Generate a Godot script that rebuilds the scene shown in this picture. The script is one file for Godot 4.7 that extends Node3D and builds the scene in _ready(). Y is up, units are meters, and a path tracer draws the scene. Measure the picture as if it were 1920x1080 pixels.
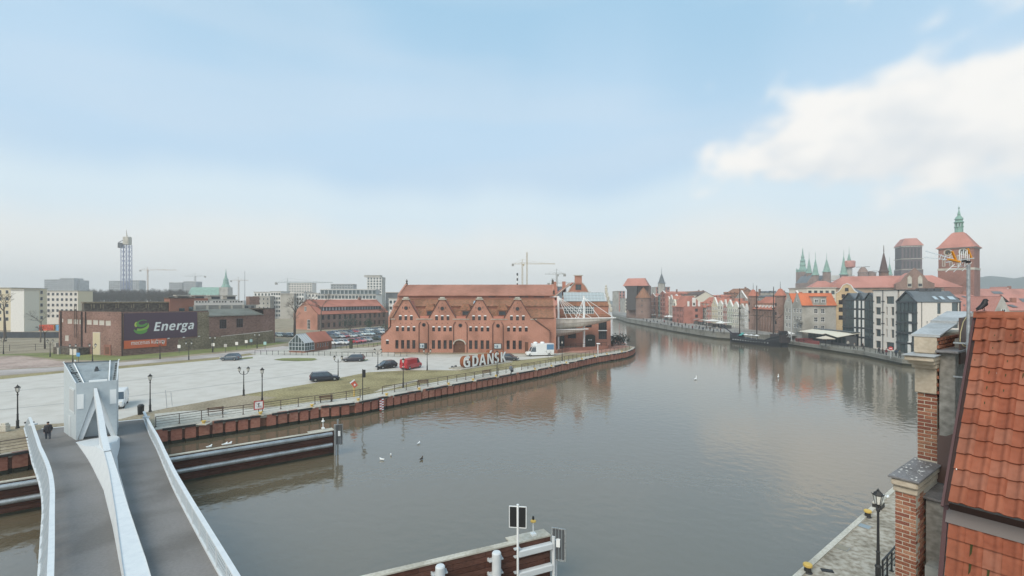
extends Node3D

# Harbour city seen from a roof: camera 15.2 m above the water,land at 1.7 m.
const FL:=900.0
const CX:=960.0
const HY:=560.0
const EYE:=15.2
const Q:=1.7
const BQ:=1.4
const UQ:=2.6

class Surf:
	var v:=PackedVector3Array()
	var n:=PackedVector3Array()
	var c:=PackedColorArray()

class MB:
	var s:={}
	var cur: Surf
	func _init(m: Material = null) -> void:
		if m:
			use(m)
	func use(m: Material) -> MB:
		if not s.has(m):
			s[m] = Surf.new()
		cur = s[m]
		return self
	func tri(a: Vector3,b: Vector3,c: Vector3) -> void:
		var k:=(b - a).cross(c - a).normalized()
		cur.v.append(a); cur.v.append(c); cur.v.append(b)
		cur.n.append(k); cur.n.append(k); cur.n.append(k)
	func trin(a: Vector3,b: Vector3,c: Vector3,na: Vector3,nb: Vector3,nc: Vector3) -> void:
		cur.v.append(a); cur.v.append(c); cur.v.append(b)
		cur.n.append(na); cur.n.append(nc); cur.n.append(nb)
	func quad(a: Vector3,b: Vector3,c: Vector3,d: Vector3) -> void:
		tri(a,b,c)
		tri(a,c,d)
	func quadn(a: Vector3,b: Vector3,c: Vector3,d: Vector3,na: Vector3,nb: Vector3,nc: Vector3,nd: Vector3) -> void:
		trin(a,b,c,na,nb,nc)
		trin(a,c,d,na,nc,nd)
	# box by centre,full size and a frame
	func box(c: Vector3,z: Vector3,t:=Transform3D()) -> void:
		var h:=z*0.5
		var p:=[]
		for i in 8:
			p.append(t*(c+Vector3(h.x if i & 1 else -h.x,h.y if i & 2 else -h.y,h.z if i & 4 else -h.z)))
		quad(p[4],p[5],p[7],p[6]); quad(p[1],p[0],p[2],p[3]); quad(p[5],p[1],p[3],p[7])
		quad(p[0],p[4],p[6],p[2]); quad(p[6],p[7],p[3],p[2]); quad(p[0],p[1],p[5],p[4])
	func mm(a: Vector3,b: Vector3,t:=Transform3D()) -> void:
		box((a+b)*0.5,(b - a).abs(),t)
	# box with chamfered long edges and ends
	func cham(c: Vector3,z: Vector3,e: float,t:=Transform3D()) -> void:
		var h:=z*0.5
		var rings:=[]
		for k in 4:
			var yy: float = [-h.y,-h.y+e,h.y - e,h.y][k]
			var ins: float = e if k==0 or k==3 else 0.0
			var x:=h.x - ins
			var w:=h.z - ins
			var q:=e*0.7
			var r:=PackedVector3Array([Vector3(x - q,yy,w),Vector3(x,yy,w - q),Vector3(x,yy,-w+q),Vector3(x - q,yy,-w),Vector3(-x+q,yy,-w),Vector3(-x,yy,-w+q),Vector3(-x,yy,w - q),Vector3(-x+q,yy,w)])
			for i in 8:
				r[i] = t*(c+r[i])
			rings.append(r)
		loft(rings,true,true)
	# rings of equal count,each going anticlockwise seen from the end (facets)
	func loft(rings: Array,closed:=true,caps:=false) -> void:
		for k in rings.size() - 1:
			var a: PackedVector3Array = rings[k]
			var b: PackedVector3Array = rings[k+1]
			var m:=a.size()
			for i in (m if closed else m - 1):
				var j:=(i+1) % m
				quad(a[i],a[j],b[j],b[i])
		if caps:
			var f: PackedVector3Array = rings[0]
			var l: PackedVector3Array = rings[rings.size() - 1]
			for i in range(1,f.size() - 1):
				tri(f[0],f[i+1],f[i])
				tri(l[0],l[i],l[i+1])
	func bar(a: Vector3,b: Vector3,w: float,h:=-1.0,up:=Vector3.UP) -> void:
		if h<0.0:
			h = w
		var y:=b - a
		var l:=y.length()
		if l<1e-5:
			return
		y /= l
		if absf(y.dot(up))>0.98:
			up = Vector3(0.31,0,0.95)
		var x:=up.cross(y).normalized()
		var z:=x.cross(y)
		box(Vector3.ZERO,Vector3(w,l,h),Transform3D(Basis(x,y,z),(a+b)*0.5))
	func tube(a: Vector3,b: Vector3,r0: float,r1:=-1.0,n:=8,caps:=true) -> void:
		if r1<0.0:
			r1 = r0
		var y:=(b - a).normalized()
		var u:=Vector3.UP if absf(y.y)<0.9 else Vector3.RIGHT
		var x:=u.cross(y).normalized()
		var z:=x.cross(y)
		var p:=[]
		for i in n+1:
			var g:=TAU*i/n
			p.append(x*cos(g) - z*sin(g))
		for i in n:
			quadn(a+p[i]*r0,a+p[i+1]*r0,b+p[i+1]*r1,b+p[i]*r1,p[i],p[i+1],p[i+1],p[i])
			if caps:
				tri(a,a+p[i+1]*r0,a+p[i]*r0)
				tri(b,b+p[i]*r1,b+p[i+1]*r1)
	func path(pts: PackedVector3Array,r: float,n:=6) -> void:
		for i in pts.size() - 1:
			tube(pts[i],pts[i+1],r,r,n,i==0 or i==pts.size() - 2)
	# profile of (radius,height) turned round the y axis of t
	func lathe(pr: PackedVector2Array,n:=12,t:=Transform3D(),smooth:=true,turn:=0.0) -> void:
		for k in pr.size() - 1:
			var d:=pr[k+1] - pr[k]
			var sl:=Vector2(d.y,-d.x).normalized()
			for i in n:
				var a0:=TAU*i/n+turn
				var a1:=TAU*(i+1)/n+turn
				var e0:=Vector3(sin(a0),0,cos(a0))
				var e1:=Vector3(sin(a1),0,cos(a1))
				var A:=t*(e0*pr[k].x+Vector3(0,pr[k].y,0))
				var B:=t*(e1*pr[k].x+Vector3(0,pr[k].y,0))
				var C:=t*(e1*pr[k+1].x+Vector3(0,pr[k+1].y,0))
				var D:=t*(e0*pr[k+1].x+Vector3(0,pr[k+1].y,0))
				if smooth:
					var n0:=(t.basis*(e0*sl.x+Vector3(0,sl.y,0))).normalized()
					var n1:=(t.basis*(e1*sl.x+Vector3(0,sl.y,0))).normalized()
					if pr[k].x>1e-4:
						trin(A,B,C,n0,n1,n1)
					if pr[k+1].x>1e-4:
						trin(A,C,D,n0,n1,n0)
				else:
					if pr[k].x>1e-4:
						tri(A,B,C)
					if pr[k+1].x>1e-4:
						tri(A,C,D)
	func ball(c: Vector3,r: Vector3,n:=10,m:=6) -> void:
		var q:=[]
		for k in m+1:
			var row:=[]
			for i in n+1:
				var g:=TAU*i/n
				var e:=PI*(float(k)/m - 0.5)
				row.append(Vector3(sin(g)*cos(e),sin(e),cos(g)*cos(e)))
			q.append(row)
		for k in m:
			for i in n:
				var a: Vector3 = q[k][i]
				var b: Vector3 = q[k][i+1]
				var e: Vector3 = q[k+1][i+1]
				var f: Vector3 = q[k+1][i]
				if k>0:
					trin(c+a*r,c+b*r,c+e*r,(a/r).normalized(),(b/r).normalized(),(e/r).normalized())
				if k<m - 1:
					trin(c+a*r,c+e*r,c+f*r,(a/r).normalized(),(e/r).normalized(),(f/r).normalized())
	# flat polygon in the xy plane of t,facing +z
	func flat(poly: PackedVector2Array,t: Transform3D,z:=0.0) -> void:
		var ix:=Geometry2D.triangulate_polygon(poly)
		for i in range(0,ix.size(),3):
			var a:=poly[ix[i]]
			var b:=poly[ix[i+1]]
			var c:=poly[ix[i+2]]
			if (b - a).cross(c - a)<0.0:
				var w:=b
				b = c
				c = w
			tri(t*Vector3(a.x,a.y,z),t*Vector3(b.x,b.y,z),t*Vector3(c.x,c.y,z))
	func back(poly: PackedVector2Array,t: Transform3D,z: float) -> void:
		var ix:=Geometry2D.triangulate_polygon(poly)
		for i in range(0,ix.size(),3):
			var a:=poly[ix[i]]
			var b:=poly[ix[i+1]]
			var c:=poly[ix[i+2]]
			if (b - a).cross(c - a)>0.0:
				var w:=b
				b = c
				c = w
			tri(t*Vector3(a.x,a.y,z),t*Vector3(b.x,b.y,z),t*Vector3(c.x,c.y,z))
	# polygon (anticlockwise) from z0 back to z1<z0
	func prism(poly: PackedVector2Array,t: Transform3D,z0: float,z1: float,caps:=true) -> void:
		if Geometry2D.is_polygon_clockwise(poly):
			poly = poly.duplicate()
			poly.reverse()
		if caps:
			flat(poly,t,z0)
			back(poly,t,z1)
		for i in poly.size():
			var a:=poly[i]
			var b:=poly[(i+1) % poly.size()]
			quad(t*Vector3(a.x,a.y,z1),t*Vector3(b.x,b.y,z1),t*Vector3(b.x,b.y,z0),t*Vector3(a.x,a.y,z0))
	func mesh() -> ArrayMesh:
		var m:=ArrayMesh.new()
		for k in s:
			var f: Surf = s[k]
			if f.v.is_empty():
				continue
			var a:=[]
			a.resize(Mesh.ARRAY_MAX)
			a[Mesh.ARRAY_VERTEX] = f.v
			a[Mesh.ARRAY_NORMAL] = f.n
			m.add_surface_from_arrays(Mesh.PRIMITIVE_TRIANGLES,a)
			m.surface_set_material(m.get_surface_count() - 1,k)
		return m

# ---------------------------------------------------------------- places
func G(px: float,py: float,y:=Q) -> Vector3:
	var d:=FL*(EYE - y)/(py - HY)
	return Vector3((px - CX)*d/FL,y,-d)
func GB(px: float,py: float) -> Vector3:
	return G(px,py,BQ)
func K(x: float,d: float) -> Vector3:
	return Vector3(x*1.044,BQ,-d*1.044)
func YP(py: float,d: float) -> float:
	return EYE - (py - HY)*d/FL
func V(px: float,py: float,d: float) -> Vector3:
	return Vector3((px - CX)*d/FL,EYE - (py - HY)*d/FL,-d)
func P2(a: Array) -> PackedVector2Array:
	var r:=PackedVector2Array()
	for i in range(0,a.size(),2):
		r.append(Vector2(a[i],a[i+1]))
	return r
func fr(a: Vector3,b: Vector3) -> Transform3D:
	var x:=Vector3(b.x - a.x,0,b.z - a.z).normalized()
	return Transform3D(Basis(x,Vector3.UP,x.cross(Vector3.UP)),a)
func at(x: float,y: float,z: float) -> Transform3D:
	return Transform3D(Basis(),Vector3(x,y,z))
func RS(w: float,z:=0.0) -> Transform3D:
	return Transform3D(Basis(Vector3(0,0,-1),Vector3.UP,Vector3(1,0,0)),Vector3(w,0,z))
func LS(dep: float,x:=0.0) -> Transform3D:
	return Transform3D(Basis(Vector3(0,0,1),Vector3.UP,Vector3(-1,0,0)),Vector3(x,0,-dep))
func BK(w: float,dep: float) -> Transform3D:
	return Transform3D(Basis(Vector3(-1,0,0),Vector3.UP,Vector3(0,0,-1)),Vector3(w,0,-dep))

# ---------------------------------------------------------------- scene nodes
var used:={}
func nm(parent: Node,called: String) -> String:
	var k:=str(parent.get_instance_id())+called
	var c: int = used.get(k,0)
	used[k] = c+1
	return called if c==0 else "%s_%03d" % [called,c]
func tag(o: Node,label: String,category:="",group:="") -> Node:
	o.set_meta("label",label)
	if category:
		o.set_meta("category",category)
	if group:
		o.set_meta("group",group)
	return o
func thing(called: String,label: String,category: String,t:=Transform3D(),group:="") -> Node3D:
	var o:=Node3D.new()
	o.name = nm(self,called)
	o.transform = t
	add_child(o,true)
	tag(o,label,category,group)
	return o
func part(parent: Node,called: String,what: Variant,t:=Transform3D(),label:="") -> MeshInstance3D:
	var o:=MeshInstance3D.new()
	o.mesh = what.mesh() if what is MB else what
	o.name = nm(parent,called)
	o.transform = t
	parent.add_child(o,true)
	if label:
		o.set_meta("label",label)
	return o
func solo(called: String,what: Variant,label: String,category: String,t:=Transform3D(),group:="") -> MeshInstance3D:
	var o:=part(self,called,what,t)
	tag(o,label,category,group)
	return o
func ground(called: String,what: Variant,kind:="structure") -> MeshInstance3D:
	var o:=part(self,called,what)
	o.set_meta("kind",kind)
	o.set_meta("label",called.replace("_"," "))
	return o
func copy(o: Node3D,t: Transform3D,label: String,group:="") -> Node3D:
	var c: Node3D = o.duplicate()
	var base: String = o.get_meta("base",String(o.name))
	c.name = nm(self,base)
	c.transform = t
	add_child(c,true)
	c.set_meta("label",label)
	if group:
		c.set_meta("group",group)
	return c

# ---------------------------------------------------------------- materials
var tx:={}
var mats:={}
var rng:=RandomNumberGenerator.new()
func noise_bytes(seed_: int,freq: float,oct: int,w:=256,h:=256,kind:=FastNoiseLite.TYPE_SIMPLEX_SMOOTH) -> PackedByteArray:
	var n:=FastNoiseLite.new()
	n.seed = seed_
	n.noise_type = kind
	n.frequency = freq
	n.fractal_octaves = oct
	var im:=n.get_seamless_image(w,h,false,false,0.12,true)
	im.convert(Image.FORMAT_L8)
	return im.get_data()
# a square texture that runs through the given sRGB colours
func ramp(key: String,cols: Array,seed_: int,freq: float,oct:=4,sx:=1,sy:=1) -> ImageTexture:
	if tx.has(key):
		return tx[key]
	var d:=noise_bytes(seed_,freq,oct)
	var im:=Image.create(256,256,false,Image.FORMAT_RGB8)
	var lut:=[]
	var m:=cols.size() - 1
	for i in 256:
		var f:=clampf((i/255.0 - 0.5)*1.5+0.5,0.0,0.9999)*m
		lut.append((cols[int(f)] as Color).lerp(cols[int(f)+1],f - int(f)))
	for y in 256:
		for x in 256:
			im.set_pixel(x,y,lut[d[((y*sy) % 256)*256+(x*sx) % 256]])
	im.generate_mipmaps()
	tx[key] = ImageTexture.create_from_image(im)
	return tx[key]
func grunge() -> ImageTexture:
	return ramp("grunge",[Color(0.85,0.845,0.835),Color(0.96,0.96,0.955),Color(1,1,1)],91,0.011,5)
func C(h: String) -> Color:
	return Color(h)
# colours,texture metres,roughness
func tmat(key: String,cols: Array,metres:=4.0,rough:=0.85,freq:=0.03,big:=23.0,oct:=4,bump:=0.0,sx:=1,sy:=1) -> StandardMaterial3D:
	if mats.has(key):
		return mats[key]
	var m:=StandardMaterial3D.new()
	m.resource_name = key
	m.albedo_texture = ramp(key,cols,hash(key) % 1000,freq,oct,sx,sy)
	m.roughness = rough
	m.metallic_specular = 0.35
	m.uv1_triplanar = true
	m.uv1_world_triplanar = true
	m.uv1_scale = Vector3.ONE/metres
	if big>0.0:
		m.detail_enabled = true
		m.detail_blend_mode = BaseMaterial3D.BLEND_MODE_MUL
		m.detail_albedo = grunge()
		m.detail_uv_layer = BaseMaterial3D.DETAIL_UV_2
		m.uv2_triplanar = true
		m.uv2_world_triplanar = true
		m.uv2_scale = Vector3.ONE/big
	if bump>0.0:
		m.heightmap_enabled = true
		m.heightmap_texture = m.albedo_texture
		m.heightmap_scale = bump
	mats[key] = m
	return m
func pmat(hex: String,rough:=0.6,metal:=0.0,spec:=0.5) -> StandardMaterial3D:
	var key:="%s %.2f %.2f %.2f" % [hex,rough,metal,spec]
	if mats.has(key):
		return mats[key]
	var m:=StandardMaterial3D.new()
	m.resource_name = "paint "+hex
	m.albedo_color = Color(hex)
	m.roughness = rough
	m.metallic = metal
	m.metallic_specular = spec
	mats[key] = m
	return m

# ---------------------------------------------------------------- walls with openings,windows
func wall(b: MB,t: Transform3D,outline: PackedVector2Array,holes: Array,rev:=0.18) -> void:
	if Geometry2D.is_polygon_clockwise(outline):
		outline = outline.duplicate()
		outline.reverse()
	var lo:=outline[0]
	var hi:=outline[0]
	for p in outline:
		lo = lo.min(p)
		hi = hi.max(p)
	var rect:=outline.size()==4
	for p in outline:
		if not ((is_equal_approx(p.x,lo.x) or is_equal_approx(p.x,hi.x)) and (is_equal_approx(p.y,lo.y) or is_equal_approx(p.y,hi.y))):
			rect = false
	# bands between the heights where holes start and stop; in each band,the stretches between the holes
	var ys:=[lo.y,hi.y]
	for h: Rect2 in holes:
		ys.append(h.position.y)
		ys.append(h.end.y)
	ys.sort()
	for i in ys.size() - 1:
		var y0: float = ys[i]
		var y1: float = ys[i+1]
		if y1 - y0<1e-4:
			continue
		var ym:=(y0+y1)*0.5
		var cut:=[]
		for h: Rect2 in holes:
			if h.position.y<ym and h.end.y>ym:
				cut.append(Vector2(h.position.x,h.end.x))
		cut.sort()
		var x:=lo.x
		cut.append(Vector2(hi.x,hi.x))
		for k: Vector2 in cut:
			if k.x - x>1e-4:
				var cell:=PackedVector2Array([Vector2(x,y0),Vector2(k.x,y0),Vector2(k.x,y1),Vector2(x,y1)])
				if rect:
					b.quad(t*Vector3(x,y0,0),t*Vector3(k.x,y0,0),t*Vector3(k.x,y1,0),t*Vector3(x,y1,0))
				else:
					for pc in Geometry2D.intersect_polygons(cell,outline):
						b.flat(pc,t)
			x = maxf(x,k.y)
	for h: Rect2 in holes:
		var a:=h.position
		var e:=h.end
		b.quad(t*Vector3(a.x,a.y,0),t*Vector3(e.x,a.y,0),t*Vector3(e.x,a.y,-rev),t*Vector3(a.x,a.y,-rev))
		b.quad(t*Vector3(e.x,e.y,0),t*Vector3(a.x,e.y,0),t*Vector3(a.x,e.y,-rev),t*Vector3(e.x,e.y,-rev))
		b.quad(t*Vector3(a.x,e.y,0),t*Vector3(a.x,a.y,0),t*Vector3(a.x,a.y,-rev),t*Vector3(a.x,e.y,-rev))
		b.quad(t*Vector3(e.x,a.y,0),t*Vector3(e.x,e.y,0),t*Vector3(e.x,e.y,-rev),t*Vector3(e.x,a.y,-rev))
var wcache:={}
# style: f frame material,g glass,nx,ny panes,fw frame width,arch: white arched head,sill material
func wmesh(st: Dictionary,w: float,h: float) -> ArrayMesh:
	var key:="%s %.2f %.2f" % [st.id,w,h]
	if wcache.has(key):
		return wcache[key]
	var b:=MB.new(st.g)
	b.box(Vector3(w/2,h/2,-0.035),Vector3(w - 0.01,h - 0.01,0.03))
	b.use(st.f)
	var fw: float = st.get("fw",0.07)
	b.mm(Vector3(0,0,-0.05),Vector3(fw,h,0.03))
	b.mm(Vector3(w - fw,0,-0.05),Vector3(w,h,0.03))
	b.mm(Vector3(fw,0,-0.05),Vector3(w - fw,fw,0.03))
	b.mm(Vector3(fw,h - fw,-0.05),Vector3(w - fw,h,0.03))
	var mw: float = st.get("mw",fw*0.6)
	for i in range(1,int(st.get("nx",1))):
		var x: float = w*i/float(st.nx)
		b.mm(Vector3(x - mw/2,fw,-0.03),Vector3(x+mw/2,h - fw,0.02))
	for i in range(1,int(st.get("ny",1))):
		var y: float = h*i/float(st.ny)
		b.mm(Vector3(fw,y - mw/2,-0.03),Vector3(w - fw,y+mw/2,0.016))
	if st.has("sill"):
		b.use(st.sill)
		b.mm(Vector3(-0.06,-0.08,-0.03),Vector3(w+0.06,-0.003,0.22 if st.get("deep",false) else 0.08))
	if st.has("arch"):
		b.use(st.arch)
		var p:=PackedVector2Array([Vector2(-0.02,h+0.003)])
		p.append(Vector2(w+0.02,h+0.003))
		for i in 7:
			var g:=PI*i/6.0
			p.append(Vector2(w/2+cos(g)*(w/2+0.02),h+0.06+sin(g)*w*0.26))
		b.prism(p,Transform3D(),0.2,0.03)
	var m:=b.mesh()
	wcache[key] = m
	return m
func win(th: Node,t: Transform3D,r: Rect2,st: Dictionary,inset: float,called:="window") -> MeshInstance3D:
	return part(th,called,wmesh(st,snappedf(r.size.x,0.01),snappedf(r.size.y,0.01)),t*at(r.position.x,r.position.y,-inset))
func fac(th: Node,b: MB,t: Transform3D,outline: PackedVector2Array,rects: Array,st: Dictionary,rev:=0.18) -> void:
	wall(b,t,outline,rects,rev)
	for r: Rect2 in rects:
		win(th,t,r,st,rev - 0.05)
func box4(w: float,h: float,x:=0.0,y:=0.0) -> PackedVector2Array:
	return PackedVector2Array([Vector2(x,y),Vector2(x+w,y),Vector2(x+w,y+h),Vector2(x,y+h)])
func grid(xs: Array,ys: Array,w: float,h: float) -> Array:
	var r:=[]
	for y in ys:
		for x in xs:
			r.append(Rect2(x - w/2,y,w,h))
	return r
func lin(a: float,b: float,n: int) -> Array:
	var r:=[]
	for i in n:
		r.append(a+(b - a)*(i/float(maxi(n - 1,1))))
	return r
# slab of roof with thickness between four corners (a b lower edge,c d upper edge)
func slab(b: MB,a: Vector3,c: Vector3,d: Vector3,e: Vector3,th:=0.18) -> void:
	var n:=(c - a).cross(e - a).normalized()*-th
	b.quad(a,c,d,e)
	b.quad(a+n,e+n,d+n,c+n)
	b.quad(a,a+n,c+n,c); b.quad(c,c+n,d+n,d); b.quad(d,d+n,e+n,e); b.quad(e,e+n,a+n,a)
# roof whose ridge runs along z of t: eaves at x0 and x1
func roof_z(b: MB,t: Transform3D,x0: float,x1: float,eave: float,ridge: float,z0: float,z1: float,th:=0.16) -> void:
	var xm:=(x0+x1)/2
	slab(b,t*Vector3(x0,eave,z1),t*Vector3(x0,eave,z0),t*Vector3(xm,ridge,z0),t*Vector3(xm,ridge,z1),th)
	slab(b,t*Vector3(x1,eave,z0),t*Vector3(x1,eave,z1),t*Vector3(xm,ridge,z1),t*Vector3(xm,ridge,z0),th)
# roof whose ridge runs along x of t: eaves at z0 (front) and z1 (back)
func roof_x(b: MB,t: Transform3D,x0: float,x1: float,eave: float,ridge: float,z0: float,z1: float,th:=0.16) -> void:
	var zm:=(z0+z1)/2
	slab(b,t*Vector3(x0,eave,z0),t*Vector3(x1,eave,z0),t*Vector3(x1,ridge,zm),t*Vector3(x0,ridge,zm),th)
	slab(b,t*Vector3(x1,eave,z1),t*Vector3(x0,eave,z1),t*Vector3(x0,ridge,zm),t*Vector3(x1,ridge,zm),th)
func hip(b: MB,t: Transform3D,x0: float,x1: float,z0: float,z1: float,y0: float,y1: float,ix: float,iz: float) -> void:
	var a:=[Vector3(x0,y0,z0),Vector3(x1,y0,z0),Vector3(x1,y0,z1),Vector3(x0,y0,z1)]
	var c:=[Vector3(x0+ix,y1,z0 - iz),Vector3(x1 - ix,y1,z0 - iz),Vector3(x1 - ix,y1,z1+iz),Vector3(x0+ix,y1,z1+iz)]
	for i in 4:
		var j:=(i+1) % 4
		b.quad(t*a[i],t*a[j],t*c[j],t*c[i])
	b.quad(t*c[0],t*c[1],t*c[2],t*c[3])
	b.quad(t*a[0],t*a[3],t*a[2],t*a[1])
# flat sheet over ground points; y is lifted
func sheet(m: Material,pts: Array,lift:=0.0,y:=Q) -> MB:
	var b:=MB.new(m)
	var p:=PackedVector2Array()
	for v: Vector3 in pts:
		p.append(Vector2(v.x,-v.z))
	b.flat(p,Transform3D(Basis(Vector3.RIGHT,Vector3(0,0,-1),Vector3.UP),Vector3(0,y+lift,0)))
	return b
func GS(a: Array) -> Array:
	var r:=[]
	for i in range(0,a.size(),2):
		r.append(G(a[i],a[i+1]))
	return r

# ---------------------------------------------------------------- sky
func sky_image() -> Image:
	var w:=1024
	var h:=512
	var im:=Image.create(w,h,false,Image.FORMAT_RGBF)
	var n1:=FastNoiseLite.new()
	n1.seed = 11
	n1.frequency = 1.0
	n1.fractal_octaves = 5
	var n2:=FastNoiseLite.new()
	n2.seed = 23
	n2.frequency = 1.0
	n2.fractal_octaves = 3
	var low:=Color("e8eceb").srgb_to_linear()
	var pale:=Color("d6e7f1").srgb_to_linear()
	var mid:=Color("bcd7ed").srgb_to_linear()
	var top:=Color("a2c8e3").srgb_to_linear()
	var white:=Color("f7f5f1").srgb_to_linear()
	var grey:=Color("dfe3e6").srgb_to_linear()
	var haze:=Color("ccdcea").srgb_to_linear()
	# the banks of cumulus: azimuth,elevation,half sizes (degrees),strength
	var banks:=[[38.5,17.5,12.0,3.9,1.0],[43.0,13.0,13.0,3.6,0.8],[31.0,14.0,9.0,2.8,0.5],[49.0,26.0,4.0,3.0,0.7],[36.5,27.5,3.5,1.6,0.5],[60.0,15.0,14.0,6.0,0.8],[100.0,22.0,25.0,9.0,0.8],[155.0,30.0,30.0,10.0,0.8],[-120.0,20.0,25.0,8.0,0.8],[-170.0,45.0,25.0,9.0,0.7],[-70.0,40.0,16.0,7.0,0.6]]
	for j in h:
		var el:=90.0 - (j+0.5)*180.0/h
		var ce:=cos(deg_to_rad(el))
		var se:=sin(deg_to_rad(el))
		for i in w:
			if el<0.0:
				im.set_pixel(i,j,low)
				continue
			var az:=wrapf((i+0.5)*360.0/w,-180.0,180.0)
			var d:=Vector3(sin(deg_to_rad(az))*ce,se,-cos(deg_to_rad(az))*ce)
			var wob:=n2.get_noise_3d(d.x*2.2+7.0,0.3,d.z*2.2)
			var c:=mid.lerp(top,smoothstep(16.0,33.0,el+wob*5.0))
			# thin veils drawn out along the horizon
			var v:=n2.get_noise_3d(d.x*1.1,d.y*7.0+2.0,d.z*1.1)
			c = c.lerp(haze,clampf(v*0.7+0.12,0.0,0.3))
			c = c.lerp(pale,1.0 - smoothstep(10.5+wob*2.0,15.0+wob*2.0,el))
			c = c.lerp(low,1.0 - smoothstep(5.5+wob*1.5,10.5+wob*2.5,el))
			var mask:=0.0
			for k in banks:
				var da: float = wrapf(az - k[0],-180.0,180.0)/k[2]
				var de: float = (el - k[1])/k[3]
				mask+=k[4]*exp(-(da*da+de*de)*1.1)
			if mask>0.02:
				var f:=n1.get_noise_3d(d.x*4.6,d.y*9.0,d.z*4.6)*0.8+n1.get_noise_3d(d.x*15.0+5.0,d.y*24.0,d.z*15.0)*0.42
				var a:=smoothstep(0.22,0.98,mask*1.08+f*0.95)
				var lit:=white.lerp(grey,clampf(0.35 - f*1.3 - (el - 16.0)*0.07,0.0,1.0))
				c = c.lerp(lit,a*0.95)
			im.set_pixel(i,j,c)
	return im

func _ready() -> void:
	rng.seed = 5
	var cam:=Camera3D.new()
	cam.name = "camera"
	cam.position = Vector3(0,EYE,0)
	cam.projection = Camera3D.PROJECTION_FRUSTUM
	cam.near = 0.1
	cam.far = 9000.0
	cam.size = 0.1*1080.0/FL
	cam.frustum_offset = Vector2(0.0,0.1*(HY - 540.0)/FL)
	add_child(cam)
	cam.current = true
	var env:=Environment.new()
	env.background_mode = Environment.BG_SKY
	env.sky = Sky.new()
	var pan:=PanoramaSkyMaterial.new()
	pan.panorama = ImageTexture.create_from_image(sky_image())
	env.sky.sky_material = pan
	env.background_energy_multiplier = 0.625
	env.tonemap_mode = Environment.TONE_MAPPER_LINEAR
	env.tonemap_exposure = 1.74
	env.sdfgi_enabled = true
	env.ssao_enabled = true
	env.ssil_enabled = true
	env.fog_enabled = true
	env.fog_density = 0.0006
	env.fog_light_color = Color("e4e7e8")
	var we:=WorldEnvironment.new()
	we.name = "world"
	we.environment = env
	add_child(we)
	var sun:=DirectionalLight3D.new()
	sun.name = "sun"
	sun.light_energy = 0.5
	sun.light_angular_distance = 40.0
	sun.light_color = Color(1.0,0.955,0.885)
	sun.shadow_enabled = true
	add_child(sun)
	sun.look_at_from_position(Vector3(-42,70,62),Vector3.ZERO)
	materials()
	land()
	quays()
	bridge()
	guide_walls()
	old_works()
	concert_hall()
	left_town()
	plaza_things()
	cars()
	old_town()
	skyline()
	ship()
	near_roof()
	near_quay()
	birds()

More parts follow.
